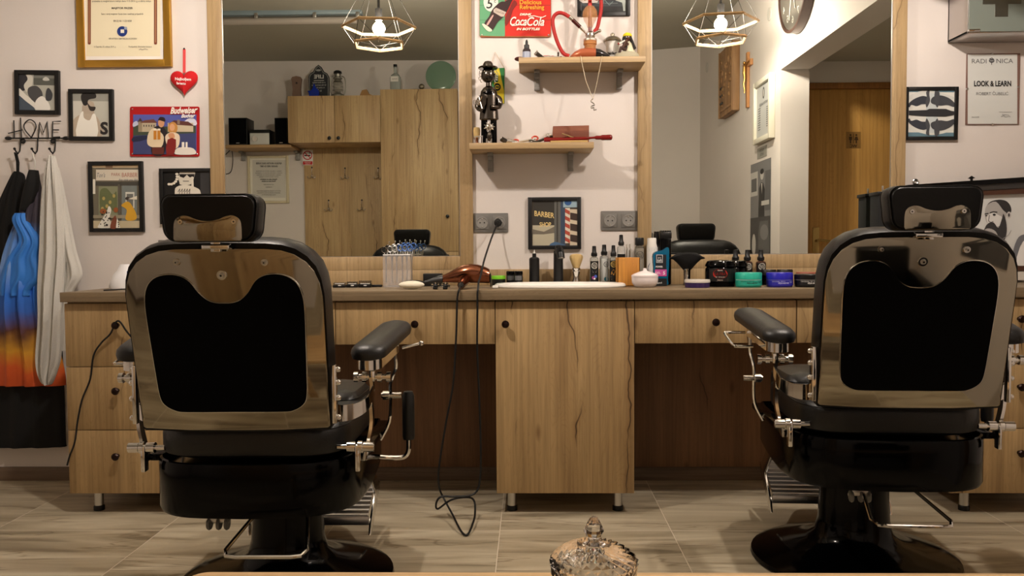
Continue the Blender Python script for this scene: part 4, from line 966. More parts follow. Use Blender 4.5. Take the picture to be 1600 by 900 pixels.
m = MB(); m.box(P(1516.5, 284, -.03), P(1519.5, 277, -.026), BLACK); m.prism([(1512, 279), (1518, 274.5), (1524, 278), (1518, 280)], lambda x, y: P(x, y, -.03), lambda x, y: P(x, y, -.026), BLACK); m.build('finial', t)
m = MB(); m.tube([P(1430.5 + 3.6 * math.cos(i * math.pi / 6), 284 + 3.6 * math.sin(i * math.pi / 6), -.004) for i in range(12)], .004, STEEL, 6, closed=True); m.build('hanger', t)
# ================================================================== THINGS ON THE WORKTOP
ZW = ZT + .0004
def at(px, Y): p = P(px, 440, Y); return p.x
def pw_(px, Y): return px * ((Y - CAM.y)) / F          # width in metres of a pixel span
def zt_(px, py, Y): return P(px, py, Y).z
def lathe_thing(name, label, cat, px, Y, prof, m, part, group=None, z=None, seg=24, sx=1, sy=1):
    """prof: (radius px, y px)"""
    x = at(px, Y); z = ZW if z is None else z
    t = thing(name, label, cat, (x, Y, z), group)
    pr = [(max(.0004, pw_(r, Y)), zt_(px, y, Y) if y is not None else z) for r, y in prof]
    MB().lathe(pr, (x, Y, 0), m, seg, None, sx, sy).build(part, t); return t, x
def add_lathe(t, part, px, Y, prof, m, seg=24, sx=1, sy=1, z0=None):
    x = at(px, Y); pr = [(max(.0004, pw_(r, Y)), zt_(px, y, Y) if y is not None else z0) for r, y in prof]
    return MB().lathe(pr, (x, Y, 0), m, seg, None, sx, sy).build(part, t)
def front_art(t, nm, Y, fn):
    a = Art(wallmap(Y, .00012)); fn(a); return a.build(nm, t)
# curved label wrapped on a cylinder
def wrap_label(t, nm, px, Y, r, y0, y1, rgb, fn=None, span=65, off=.0008):
    x = at(px, Y); R = pw_(r, Y) + off
    def mp(u, v, k):
        a_ = (u - px) / (r) ; a_ = max(-1.5, min(1.5, a_)); rr = R + .00015 * k
        return Vector((x + rr * math.sin(a_), Y - rr * math.cos(a_), zt_(px, v, Y - R)))
    a = Art(mp); n = 14; a.k = 0
    for i in range(n):
        u0 = px + r * math.radians(-span + 2 * span * i / n); u1 = px + r * math.radians(-span + 2 * span * (i + 1) / n)
        a.poly([mp(u0, y0, 0), mp(u1, y0, 0), mp(u1, y1, 0), mp(u0, y1, 0)], C(rgb, .45))
    if fn: fn(a)
    return a.build(nm, t)

# washbasin and tap
xb0, xb1 = at(772, -.28), at(978, -.28); xc = (xb0 + xb1) / 2; rb = (xb1 - xb0) / 2
t = thing('washbasin', 'oval white washbasin set into the worktop', 'washbasin', (xc, -.275, ZW))
pr = [(rb * .93, ZW), (rb * .985, ZW), (rb, ZW + .005), (rb * .99, ZW + .013), (rb * .955, ZW + .017), (rb * .90, ZW + .016), (rb * .86, ZW + .010), (rb * .83, ZW + .003), (.001, ZW + .002)]
MB().lathe(pr, (xc, -.275, 0), WHITE, 56, None, 1, .58).build('basin', t)
MB().lathe([(.001, 0), (.022, 0), (.022, .003), (.014, .004), (.001, .003)], (xc, -.275, ZW + .0035), CHROME).build('drain', t)
xt = at(872.5, -.085); t = thing('basin_tap', 'matt black single-lever tap behind the washbasin', 'tap', (xt, -.085, ZW))
MB_ = mat('matt_black_metal', (13, 13, 14), .42)
zt1 = zt_(872, 392, -.085)
MB().lathe([(.001, ZW), (.026, ZW), (.026, ZW + .006), (.0215, ZW + .02), (.0205, zt1 - .02), (.020, zt1), (.001, zt1 + .001)], (xt, -.085, 0), MB_).build('column', t)
m = MB(); m.tube(smooth_loop([(xt, -.085, zt1 - .012), (xt + .002, -.12, zt1 + .004), (xt + .004, -.155, zt1 + .002), (xt + .006, -.175, zt1 - .012)], 4, False), .0165, MB_, 14); m.cyl((xt + .006, -.176, zt1 - .008), (xt + .008, -.184, zt1 - .03), .0165, MB_); m.cyl((xt + .008, -.184, zt1 - .028), (xt + .0082, -.185, zt1 - .033), .012, STEEL); m.build('spout', t)
m = MB(); m.box((xt - .016, -.11, zt1 - .002), (xt + .012, -.06, zt1 + .018), MB_, .006); m.box((xt - .013, -.155, zt1 + .012), (xt + .010, -.075, zt1 + .026), MB_, .005); m.build('lever', t)

# black pump bottle
t, x = lathe_thing('bottle', 'plain black bottle with a nozzle tip left of the tap', 'bottle', 835, -.11, [(0, None), (7.6, None), (8, 440), (8, 404.5), (6.5, 402.5), (3.2, 401.5), (3, 396), (0, 396)], BLACK, 'body', seg=28)
add_lathe(t, 'nozzle', 835, -.11, [(2.9, 396), (2.9, 397), (1.2, 393.5), (.5, 390), (0, 390)], C((190, 188, 184), .4), 12)
# small jars left
t, x = lathe_thing('jar', 'small black tub with a bright green lid beside the hair dryer', 'jar', 779, -.115, [(0, None), (10.4, None), (10.8, 445), (10.8, 436), (0, 436)], BLACK, 'tub')
add_lathe(t, 'lid', 779, -.115, [(0, 435.9), (11, 435.9), (11.1, 431.5), (10.6, 430.6), (0, 430.6)], C((120, 196, 40), .4))
for px, lab in ((798, 'low black wax pot, left of the pair by the basin'), (810, 'low black wax pot, right of the pair by the basin')):
    t, x = lathe_thing('wax_pot', lab, 'pot', px, -.085 - (px - 798) * .004, [(0, None), (6.6, None), (6.8, 441), (6.8, 429), (0, 429)], BLACK, 'pot', 'black wax pots')
    add_lathe(t, 'lid', px, -.085 - (px - 798) * .004, [(0, 428.9), (7, 428.9), (7, 424.5), (6.4, 423.6), (0, 423.6)], GLOSSB)
    wrap_label(t, 'label', px, -.085 - (px - 798) * .004, 6.8, 431, 438, (96, 96, 98), span=50)
o = MB(); p = Vector((at(774, -.36), -.36, ZW)); o.box(p + Vector((-.012, -.012, 0)), p + Vector((.012, .010, .012)), WHITE, .004); o = o.build('eraser_block'); tag(o, 'tiny white block lying in front of the green-lidded tub', 'block')
# shaving brush
def shaving_brush(px, Y, label, y0=396.5, ym=418.5):
    t, x = lathe_thing('shaving_brush', label, 'brush', px, Y, [(0, None), (6.6, None), (7, 440), (4.6, 434), (4.3, 431), (6, 427), (6.3, 424), (5.4, 422.5), (6.4, 421), (6.4, ym), (0, ym)], CHROME, 'handle')
    BR_ = mat('bristles', (206, 176, 120), .9, bump=(500, .8, .003))
    rings = []; zb_, zt2 = zt_(px, ym, Y), zt_(px, y0, Y)
    for k, r in ((0, 5), (.25, 7), (.6, 9.6), (.8, 10.2), (.93, 9), (1, 5.6), (1.03, .1)):
        rings.append([Vector((x + pw_(r, Y) * math.cos(j * math.pi / 18) * (1 + (.05 if j % 3 else -.03) * k), Y + pw_(r, Y) * math.sin(j * math.pi / 18) * (1 + (.05 if j % 3 else -.03) * k), zb_ + (zt2 - zb_) * k / 1.03)) for j in range(36)])
    MB().loops(rings, BR_).build('bristles', t)
shaving_brush(900.5, -.09, 'shaving brush with tan bristles and chrome handle right of the tap')
# spray bottles
def spray(px, Y, w, ytop, label, bodyrgb, lab=None, seg=24, ycap=None, ybody=None, art=None, kind='spray_bottle', group='spray bottles by the washbasin', ylab=(410, 438)):
    h = w / 2; yb = ybody or 402; yc = ycap or (ytop + 10)
    G = mat('bottle_fill_%d_%d_%d' % bodyrgb, bodyrgb, .08, trans=.75, ior=1.35)
    t, x = lathe_thing(kind, label, 'bottle', px, Y, [(0, None), (h * .96, None), (h, 440), (h, yb + 3), (h * .9, yb + .6), (h * .5, yb - .8), (h * .45, yb - 2), (0, yb - 2)], G, 'body', group, seg=seg)
    hd = add_lathe(t, 'spray_cap', px, Y, [(0, yb - 1.5), (h * .68, yb - 1.5), (h * .72, yb - 6), (h * .6, yc + 1), (h * .5, yc), (h * .44, ytop + .5), (0, ytop)], BLACK, 20)
    if lab: wrap_label(t, 'label', px, Y, h, ylab[0], ylab[1], lab, art, span=62)
    return t
def badge(px, y, r, rgb=(200, 198, 190)):
    def f(a):
        n = 16
        a.k += 1
        for i in range(n):
            q0, q1 = 2 * math.pi * i / n, 2 * math.pi * (i + 1) / n
            a.poly([a.mp(px + r * math.cos(q0), y + r * math.sin(q0), a.k), a.mp(px + r * math.cos(q1), y + r * math.sin(q1), a.k), a.mp(px + r * .82 * math.cos(q1), y + r * .82 * math.sin(q1), a.k), a.mp(px + r * .82 * math.cos(q0), y + r * .82 * math.sin(q0), a.k)], C(rgb, .4))
        a.text(rgb, 'RED', px, y + .2, r * .75, width=r * 1.15); a.text(rgb, 'ONE', px, y + r * .58, r * .75, width=r * 1.1)
    return f
def art1(a): badge(928.5, 415, 5)(a); a.rect((190, 190, 186), 925, 423, 932, 423.6); a.rect((190, 190, 186), 926, 425, 931, 425.5); a.ell((150, 60, 130), 927, 434, 2.6, 2.6, 9); a.ell((60, 90, 180), 930, 432, 2.2, 2.6, 9); a.ell((230, 226, 220), 928.5, 435.6, 1.4, 1.4, 8)
spray(928.5, -.13, 13.6, 384, 'spray bottle with black label and pink flower, leftmost by the basin', (214, 216, 210), (16, 16, 17), art=art1, ylab=(408, 440))
def art2(a): badge(947, 413, 4.4, (40, 40, 42))(a); a.ell((60, 130, 150), 947, 436, 4, 3.4, 10)
spray(944, -.10, 14.4, 382, 'clear spray bottle with a faint label between two black-labelled ones', (206, 210, 208), (186, 190, 188), art=art2, ybody=400, ylab=(404, 439))
def art3(a): badge(958.5, 413, 4.8, (196, 168, 90))(a); a.sh((186, 140, 60), [(954, 429), (958, 421), (963, 427), (963, 430)], 2); a.rect((186, 152, 80), 954, 432, 963, 433); a.rect((186, 152, 80), 955, 436, 962, 436.6)
spray(958.5, -.135, 13, 383, 'spray bottle with black and gold label beside the bamboo box', (204, 204, 196), (16, 15, 12), art=art3, ylab=(407, 440))
spray(970.5, -.075, 13, 366.5, 'tall clear spray bottle behind the bamboo box', (232, 232, 228), (22, 22, 24), ybody=385, ylab=(397, 424))
for i, (px, yt) in enumerate(((980.5, 382), (985.5, 381.5))):
    t, x = lathe_thing('glass_vial', 'slim clear glass vial behind the bamboo box, %s of the two' % ('left', 'right')[i], 'vial', px, -.085, [(0, None), (2.1, None), (2.2, 438), (2.2, 391), (1.4, 389), (2, 387), (2, yt), (0, yt - .5)], GLASS, 'vial', 'glass vials')
t, x = lathe_thing('bottle', 'clear bottle with black cap and round logo behind the white dish', 'bottle', 999, -.07, [(0, None), (6.8, None), (7.2, 438), (7.2, 388), (6, 384), (4.2, 383), (0, 383)], mat('bottle_smoke', (150, 146, 136), .08, trans=.7, ior=1.35), 'body')
add_lathe(t, 'cap', 999, -.07, [(0, 383), (6.8, 383), (7, 381), (7, 373), (6.4, 371.5), (0, 371.5)], BLACK, 24)
wrap_label(t, 'label', 999, -.07, 7.2, 388, 428, (140, 134, 122), badge(999, 399, 6.6, (30, 30, 30)), span=60)
# bamboo box
BAM = wood('bamboo', (204, 144, 62), (192, 132, 54), (176, 116, 44), 'Z', crack=0, seed=7, scale=1.5)
x0, x1 = at(965, -.235), at(1000, -.235); z1 = zt_(982, 402.5, -.235)
t = thing('bamboo_box', 'square bamboo box on the worktop right of the washbasin', 'box', ((x0 + x1) / 2, -.20, ZW))
m = MB(); w_ = .004
m.box((x0, -.235, ZW), (x1, -.235 + w_, z1), BAM, .001).box((x0, -.15, ZW), (x1, -.15 + w_, z1), BAM, .001).box((x0, -.235, ZW), (x0 + w_, -.146, z1), BAM, .001).box((x1 - w_, -.235, ZW), (x1, -.146, z1), BAM, .001).box((x0, -.235, ZW), (x1, -.146, ZW + w_), BAM, .001)
m.build('box_walls', t)
# white lidded dish
Yd = -.32; t, x = lathe_thing('shaving_bowl', 'white lidded porcelain bowl in front of the bamboo box', 'bowl', 1007.5, Yd, [(0, None), (14, None), (16, 447.5), (19.8, 442), (20.5, 437), (20.4, 433), (0, 433)], mat('porcelain', (232, 222, 222), .2), 'bowl', seg=40)
add_lathe(t, 'lid', 1007.5, Yd, [(0, 432.8), (20.8, 432.8), (20.8, 430), (17, 427.6), (9, 424.6), (3.6, 423.2), (2.8, 421.5), (2.8, 419.8), (1.8, 419), (0, 419)], mat('porcelain', (232, 222, 222), .2), 40)
# foam can
t, x = lathe_thing('foam_can', 'white spray can with green mark behind the blue gel bottle', 'can', 1020, -.085, [(0, None), (9.4, None), (9.6, 438), (9.6, 385), (8.8, 380), (8.8, 374), (8.4, 372), (0, 371.5)], WHITE, 'can')
wrap_label(t, 'label', 1020, -.085, 9.6, 386, 438, (224, 224, 222), lambda a: (a.rect((70, 160, 80), 1013, 388.5, 1021, 392.5), a.ell((120, 170, 196), 1024, 400, 4.5, 7), a.sh((30, 40, 90), [(1011, 416), (1018, 410), (1028, 420), (1028, 438), (1011, 438)], 2)), span=60)
# clipper standing
xk = at(1039, -.10); t = thing('hair_clipper', 'black hair clipper standing behind the blue gel bottle', 'clipper', (xk, -.10, ZW))
zc_ = zt_(1039, 361, -.10)
m = MB(); m.box((xk - .026, -.125, ZW), (xk + .024, -.075, zc_ - .03), GLOSSB, .008); m.box((xk - .024, -.122, zc_ - .034), (xk + .026, -.078, zc_ - .004), BLACK, .005); m.build('body', t)
m = MB(); 
for i in range(5): m.box((xk - .022 + i * .0098, -.118, zc_ - .006), (xk - .016 + i * .0098, -.09, zc_ + .002), BLACK, .001)
m.build('blade', t)
m = MB().cyl((xk - .036, -.10, ZW), (xk - .036, -.10, zc_ - .004), .007, BLACK); tag(m.build('trimmer'), 'slim black trimmer standing left of the black hair clipper', 'trimmer')
# blue gel bottle
Yg = -.22; xg0, xg1 = at(1019.5, Yg), at(1044.5, Yg); xg = (xg0 + xg1) / 2; gz = lambda y: zt_(1032, y, Yg)
t = thing('hair_gel_bottle', 'blue hair gel bottle with black and pink label beside the white bowl', 'bottle', (xg, Yg, ZW))
BG = mat('blue_gel', (20, 110, 150), .1, trans=.35, ior=1.35)
outl = [(1022, 445), (1020.5, 436), (1021, 420), (1020, 408), (1020, 398), (1024, 393), (1034, 391), (1040, 387), (1044, 388), (1044.5, 400), (1044, 420), (1042.5, 436), (1042, 445)]
MB().prism([tuple(q) for q in smooth_loop(outl, 3)], lambda a, b: Vector((at(a, Yg), Yg - .016, max(gz(b), ZW))), lambda a, b: Vector((at(a, Yg), Yg + .016, max(gz(b), ZW))), BG, .004).build('body', t)
a = Art(lambda x, y, k: Vector((at(x, Yg - .017), Yg - .0168 - .00012 * k, zt_(x, y, Yg - .017))))
a.rect((22, 26, 34), 1024, 398, 1041, 432); a.rect((196, 200, 204), 1025.5, 398, 1035.5, 410.5); a.rect((22, 26, 34), 1026.3, 398.8, 1034.7, 409.7); a.text((206, 208, 210), 'got', 1030.5, 403.5, 4, width=5); a.text((206, 208, 210), 'taft', 1030.5, 408.7, 6, width=7.4, bold=.02)
a.text((210, 210, 212), 'POWER', 1030, 418, 3.6, width=11, bold=.04); a.rect((190, 80, 150), 1023.4, 421, 1041.6, 431.5); a.text((240, 226, 236), 'GEL', 1028, 428, 5, width=9); a.text((240, 226, 236), '5', 1037.5, 429, 7, bold=.03); a.rect((14, 14, 16), 1022.5, 435, 1042, 446.5); a.text((220, 220, 220), 'gel', 1030, 443, 3.6, width=8)
a.build('label', t)
# neck duster
Yn = -.20; xn = at(1073.5, Yn); t = thing('neck_duster', 'black fan-shaped neck duster brush standing on its chrome handle', 'brush', (xn, Yn, ZW))
nz_ = lambda y: zt_(1073, y, Yn)
MB().lathe([(.001, ZW), (.016, ZW), (.017, ZW + .006), (.014, ZW + .014), (.015, nz_(422)), (.017, nz_(420)), (.001, nz_(420))], (xn, Yn, 0), CHROME).build('handle', t)
rings = []
for r, y in ((5.6, 422), (9, 418), (15, 411), (21, 405.5), (26.5, 400), (27.5, 398.6), (24, 397), (14, 395), (1, 394.5)):
    rings.append([Vector((xn + pw_(r, Yn) * math.cos(j * math.pi / 20) * (1 + .02 * (j % 2)), Yn + pw_(min(r, 18), Yn) * .75 * math.sin(j * math.pi / 20), nz_(y) - .012 * (abs(math.cos(j * math.pi / 20)) ** 2) * (r > 23))) for j in range(40)])
MB().loops(rings, mat('black_bristle', (10, 10, 11), .95, bump=(600, .8, .003))).build('bristles', t)
# flat tin
t, x = lathe_thing('cosmetic_tin', 'flat white and violet tin in front of the neck duster', 'tin', 1089.5, -.37, [(0, None), (18.6, None), (19, 446), (19, 441.5), (0, 441.5)], C((52, 34, 84), .35), 'tin', seg=40)
add_lathe(t, 'lid', 1089.5, -.37, [(0, 441.3), (19.6, 441.3), (19.8, 438.5), (19.2, 436.6), (0, 436.2)], C((214, 208, 200), .25), 40)
# big black tubs
def bigtub(px, Y, r, y0, label, red=True):
    t, x = lathe_thing('pomade_tub', label, 'tub', px, Y, [(0, None), (r * .86, None), (r * .98, 440), (r, 430), (r * .99, 420), (r * .9, 417), (0, 417)], GLOSSB, 'tub', 'large black pomade tubs', seg=40)
    add_lathe(t, 'lid', px, Y, [(r * .9, 417), (r * 1.0, 416), (r * .98, 413), (r * .86, 408), (r * .7, y0 + .5), (0, y0)], GLOSSB, 40)
    if red:
        def f(a): a.ell((176, 28, 16), px - 6, 428, 11, 7.6, 24); a.text((226, 206, 196), 'RED ONE', px - 6, 423.5, 2.6, width=7); a.text((100, 12, 8), 'ULTRA', px - 6, 430, 6, width=16, bold=.04, shear=.3); a.text((226, 206, 196), 'hair styling wax', px - 6, 433.5, 2.2, width=14); a.text((226, 206, 196), 'STRONG', px - 6, 438.6, 2.4, width=8)
        wrap_label(t, 'label', px, Y, r, 420, 440, (12, 12, 13), f, span=58)
bigtub(1126, -.29, 24, 406, 'large glossy black pomade tub with a red oval label')
bigtub(1146, -.19, 22, 406.5, 'large glossy black pomade tub behind the red-labelled one', False)
for px, Y, lab in ((1149, -.10, 'black-labelled spray bottle against the right mirror, leftmost of the three'), (1167.5, -.11, 'black-labelled spray bottle against the right mirror, middle of the three'), (1188.5, -.11, 'black-labelled spray bottle against the right mirror, rightmost of the three')):
    spray(px, Y, 15.5, 381 + (px > 1180) * 0 + 9, lab, (120, 92, 84), (12, 12, 12), ybody=402.5 + 6, ylab=(411, 436), art=badge(px, 416.5, 5.4), group='spray bottles against the right mirror')
# coloured wax tins
def waxtin(px, Y, rgb, lidrgb, label, r=20, ytop=425.5, txt=(18, 60, 56), ring=(190, 220, 214), yb=447.5):
    t, x = lathe_thing('wax_tin', label, 'tin', px, Y, [(0, None), (r * .93, None), (r * .985, yb - 1.4), (r, 442), (r, 437.5), (0, 437.5)], C(rgb, .35), 'tin', 'flat hair wax tins', seg=48)
    add_lathe(t, 'seal_ring', px, Y, [(0, 437.4), (r * .99, 437.4), (r * .99, 436.4), (0, 436.4)], C(ring, .35), 48)
    add_lathe(t, 'lid', px, Y, [(0, 436.3), (r * 1.01, 436.3), (r * 1.01, ytop + 1.4), (r * .97, ytop + .2), (0, ytop)], C(lidrgb, .35), 48)
    def f(a):
        a.text(txt, 'ORIGINAL', px - r * .55, 441, 2.6, width=r * .6); a.text(txt, 'AQUA HAIR WAX', px + 1, 443.6, 3.4, width=r * .85, bold=.04); a.rect(txt, px + r * .55, 439.6, px + r * .85, 440.4); a.rect(txt, px + r * .55, 441.5, px + r * .8, 442.2); a.rect(txt, px - r * .2, 439.4, px + r * .15, 440)
    wrap_label(t, 'label', px, Y, r, 438.3, 446.4, rgb, f, span=70)
waxtin(1169.5, -.36, (34, 158, 138), (40, 172, 150), 'turquoise flat hair wax tin on the worktop')
waxtin(1218, -.36, (40, 38, 160), (34, 32, 170), 'deep blue flat hair wax tin on the worktop', txt=(170, 172, 214), ring=(120, 120, 210))
waxtin(1263.5, -.37, (14, 14, 15), (15, 15, 16), 'black flat hair wax tin beside the right chair', r=21.5, ytop=428, txt=(200, 198, 194), ring=(160, 158, 154))
for px, lab in ((1200, 'low black tub behind the blue wax tin, left one'), (1226, 'low black tub behind the blue wax tin, right one')):
    t, x = lathe_thing('wax_tub', lab, 'tub', px, -.17, [(0, None), (11.6, None), (12, 441), (12, 430), (0, 430)], GLOSSB, 'tub', 'low black tubs behind the blue tin')
    add_lathe(t, 'lid', px, -.17, [(0, 429.9), (12.2, 429.9), (12.2, 422.5), (11.4, 421), (0, 421)], BLACK)
xq = at(1262, -.22); t, x = lathe_thing('wax_tub', 'black tub with a dull red lid behind the black wax tin', 'tub', 1260, -.19, [(0, None), (15, None), (15.4, 440), (15.4, 430), (0, 430)], BLACK, 'tub')
add_lathe(t, 'lid', 1260, -.19, [(0, 429.9), (15.6, 429.9), (15.6, 426), (15, 425), (0, 425)], C((150, 84, 66), .4))
# black storage tower behind the right headrest
Yb = -.13; x0, x1 = at(1371, Yb), at(1412, Yb); z1 = zt_(1372, 300, Yb)
t = thing('storage_box', 'tall black lidded box on the worktop behind the right headrest', 'box', ((x0 + x1) / 2, Yb + .06, ZW))
m = MB(); m.box((x0, Yb, ZW), (x1, Yb + .092, z1 - .012), mat('dark_fabric', (20, 21, 22), .85, bump=(300, .3, .002)), .004); m.box((x0 + .035, Yb - .002, ZW + .01), (x0 + .037, Yb, z1 - .02), BLACK); m.build('body', t)
MB().box((x0 - .005, Yb - .005, z1 - .014), (x1 + .004, Yb + .094, z1 + .002), BLACK, .003).build('lid', t)
MB().box((at(1376.5, Yb + .03), Yb + .03, z1 + .002), (at(1379, Yb + .03), Yb + .036, z1 + .028), STEEL, .001).build('metal_tab', t)

# ---- left part of the worktop
# brushes lying down
yb_ = -.20
for i, (a0, a1, lab) in enumerate(((520, 541, 'leftmost of the three black clipper comb guards on the worktop'), (541, 560, 'middle one of the three black clipper comb guards on the worktop'), (560, 581, 'rightmost and tallest of the three black clipper comb guards'))):
    x0, x1 = at(a0 + .6, yb_), at(a1 - .6, yb_); h = .020 + .004 * i
    t = thing('comb_guard', lab, 'comb guard', ((x0 + x1) / 2, yb_, ZW), 'clipper comb guards')
    MB().box((x0, yb_ - .016, ZW), (x1, yb_ + .016, ZW + h * .55), BLACK, .003).build('shell', t)
    m = MB(); k = 7
    for j in range(k):
        u = x0 + (x1 - x0) * (j + .5) / k; m.tube([(u, yb_ - .012, ZW + h * .5), (u, yb_ - .010, ZW + h * .9), (u + .0015, yb_, ZW + h)], .0014, BLACK, 5); m.tube([(u, yb_ + .012, ZW + h * .5), (u + .0015, yb_ + .004, ZW + h)], .0014, BLACK, 5)
    m.build('teeth', t)
    a = Art(lambda x, y, kk: Vector((at(x, yb_ - .016), yb_ - .0163 - .0001 * kk, zt_(x, y, yb_ - .016)))); xm = (a0 + a1) / 2; a.rect((206, 206, 204), a0 + 3, 442.6, a1 - 3, 443.8); a.ell((206, 206, 204), xm, 446, 2.8, .9, 10); a.build('marking', t)
o = MB().box((at(581, -.17), -.178, ZW), (at(597, -.17), -.162, ZW + .010), BLACK, .003).build('tail_comb'); tag(o, 'short black comb handle lying left of the scissor holder', 'comb')
# scissor holder
Ys = -.22; x0, x1 = at(598.5, Ys), at(641, Ys); z1 = zt_(610, 399.5, Ys); th = .003
t = thing('scissor_holder', 'clear acrylic box holding six pairs of scissors', 'holder', ((x0 + x1) / 2, Ys + .03, ZW))
AC = mat('thin_acrylic', (235, 235, 240), .08, trans=.0, alpha=.11)
m = MB(); m.box((x0, Ys, ZW), (x1, Ys + th, z1), AC).box((x0, Ys + .057, ZW), (x1, Ys + .06, z1), AC).box((x0, Ys + th, ZW), (x0 + th, Ys + .057, z1), AC).box((x1 - th, Ys + th, ZW), (x1, Ys + .057, z1), AC).box((x0 + th, Ys + th, ZW), (x1 - th, Ys + .057, ZW + .005), AC).build('box_walls', t)
m = MB(); TOPA = mat('bright_acrylic', (236, 236, 238), .12, alpha=.75); m.box((x0, Ys, z1), (x1, Ys + .06, z1 + .006), TOPA, .002).build('top_plate', t)
def scissors(px, label, col, yc, off=0.):
    x = at(px, Ys + .03); zc = zt_(px, yc, Ys + .03); y = Ys + .024 + off; t = thing('scissors', label, 'scissors', (x, y, ZW + .008), 'scissors in the acrylic holder')
    for s in (-1, 1):
        m = MB(); m.tube([(x + s * .0075 + .0105 * math.cos(i * math.pi / 8), y + s * .003, zc + s * .004 + .0125 * math.sin(i * math.pi / 8)) for i in range(16)], .0022, col, 6, closed=True)
        m.tube([(x + s * .006, y + s * .003, zc + s * .004 - .013), (x + s * .001, y + s * .001, z1 - .012), (x - s * .002, y, ZW + .02)], [.002, .0032, .0012], STEEL if col is not BLACK else STEEL, 6)
        m.build('finger_ring_and_blade', t)
    m = MB().tube([(x + .012, y + .003, zc + .014), (x + .014, y + .003, zc + .028)], .0015, STEEL, 5); m.ball((x + .014, y + .003, zc + .029), .003, STEEL, 8); m.build('finger_rest', t)
SB = mat('blue_handle', (70, 110, 180), .3, .5)
for i, (px, lab, col, yc) in enumerate(((604, 'dark-ringed scissors at the left end of the acrylic holder', GUN, 389), (613, 'steel scissors, second from the left in the acrylic holder', STEEL, 388), (620.5, 'steel scissors, third from the left in the acrylic holder', STEEL, 387.5), (629, 'blue-ringed scissors, leftmost of the three blue pairs', SB, 386), (638, 'blue-ringed scissors, middle of the three blue pairs', SB, 386), (647, 'blue-ringed scissors, rightmost of the three blue pairs', SB, 386))):
    scissors(px - (i > 3) * (i - 3) * 1.6, lab, col, yc, .004 * (i % 2))
# cream brush
Yc = -.40; xc_ = at(643, Yc); t = thing('palm_brush', 'palm brush with cream bristles lying on the worktop edge', 'brush', (xc_, Yc, ZW))
MB().ball((xc_, Yc, ZW + .017), 1, mat('cream_bristle', (232, 226, 206), .8, bump=(500, .6, .003)), 28, (.052, .026, .0165)).build('bristles', t)
MB().ball((xc_ + .006, Yc + .018, ZW + .025), 1, BLACK, 28, (.046, .020, .011)).build('back', t)
# small dark carton
x0, x1 = at(661, -.13), at(690, -.13); z1 = zt_(670, 427.5, -.13)
o = MB().box((x0, -.13, ZW), (x1, -.08, z1), BLACK, .002).build('carton'); tag(o, 'small black carton behind the dryer nozzle', 'box')
# two spiked hair clips
for i, (px, lab) in enumerate(((680.5, 'spiky black and silver hair clip right of the palm brush'), (696, 'spiky black and silver hair clip nearest the dryer handle'))):
    Yq = -.43; xq = at(px, Yq); t = thing('hair_clip', lab, 'hair clip', (xq, Yq, ZW), 'spiky hair clips')
    m = MB(); m.box((xq - .010, Yq - .01, ZW), (xq + .008, Yq + .012, ZW + .010), BLACK, .003); m.ball((xq, Yq, ZW + .013), .010, BLACK, 10); m.build('spring', t)
    m = MB(); m2 = MB()
    for k in range(9):
        a_ = math.radians(-10 + 200 * k / 8); c_, s_ = math.cos(a_), math.sin(a_)
        (m if k % 2 else m2).tube([(xq + .006 * c_, Yq, ZW + .012 + .004 * s_), (xq + .016 * c_, Yq - .003, ZW + .013 + .014 * s_), (xq + .018 * c_, Yq - .008, ZW + .011 + .013 * s_)], .0022, BLACK if k % 2 else CHROME, 6)
    m.build('teeth', t); m2.build('chrome_teeth', t)
# hair dryer: copper body, black nozzle, cord to the socket
Yh = -.32; t = thing('hair_dryer', 'copper hair dryer with black nozzle lying on the worktop', 'hair dryer', (at(730, Yh), Yh, ZW))
D0 = P(695, 437, Yh); hz = lambda py: zt_(730, py, Yh)
zz = hz(429.5); 
pts = [(690, 436, 5.5), (697, 434.5, 7), (705, 432.5, 9), (714, 430, 12), (724, 428, 14.2), (735, 427, 15), (746, 427.5, 14.6), (756, 429, 13.2), (762, 430.5, 12), (765, 431.3, 11), (766, 431.5, 8)]
m = MB(); rings = []
for px, py, r in pts:
    c_ = P(px, py, Yh); R = pw_(r, Yh); q = max(c_.z, ZW + R); rings.append([Vector((c_.x, Yh + R * math.cos(k * math.pi / 16), q + R * math.sin(k * math.pi / 16))) for k in range(32)])
m.loops(rings, COPPER); m.build('body', t)
c_ = P(766.4, 431.5, Yh); R = pw_(9.6, Yh); q = ZW + pw_(12, Yh)
m = MB(); RY = Matrix.Rotation(math.radians(90), 3, 'Y'); m.lathe([(.001, 0), (R, 0), (R * 1.12, .001), (R * 1.12, .003), (R, .004), (.001, .003)], (c_.x - .001, Yh, q), BLACK, 28, RY); m.build('rear_grille', t)
m = MB(); rings = []
for px, py, r, f in ((692, 436, 6.2, 1), (686, 436.5, 5.8, 1), (678, 438, 4.6, .95), (667, 440.5, 2.6, 1.3), (663, 441, 2.0, 1.4)):
    c_ = P(px, py, Yh); a_, b_ = pw_(r, Yh) * f * 1.2, pw_(r, Yh); rings.append([Vector((c_.x, Yh + a_ * math.cos(k * math.pi / 10), max(c_.z, ZW + b_) + b_ * math.sin(k * math.pi / 10))) for k in range(20)])
m.loops(rings, mat('dark_grey_plastic', (52, 52, 54), .4)).build('nozzle', t)
h0 = Vector((at(728, Yh), Yh - .005, ZW + .034)); h1 = Vector((at(720.5, -.45), -.455, ZW + .017))
m = MB(); m.tube([h0, h0.lerp(h1, .3), h0.lerp(h1, .7), h1], [.021, .019, .0165, .0145], COPPER, 20); hnd = m.build('handle', t)
m = MB(); d_ = (h1 - h0).normalized(); m.tube([h1 - d_ * .002, h1 + d_ * .012, h1 + d_ * .03 + Vector((0, 0, -.003))], [.0125, .010, .006], BLACK, 14); m.build('cord_sleeve', hnd)
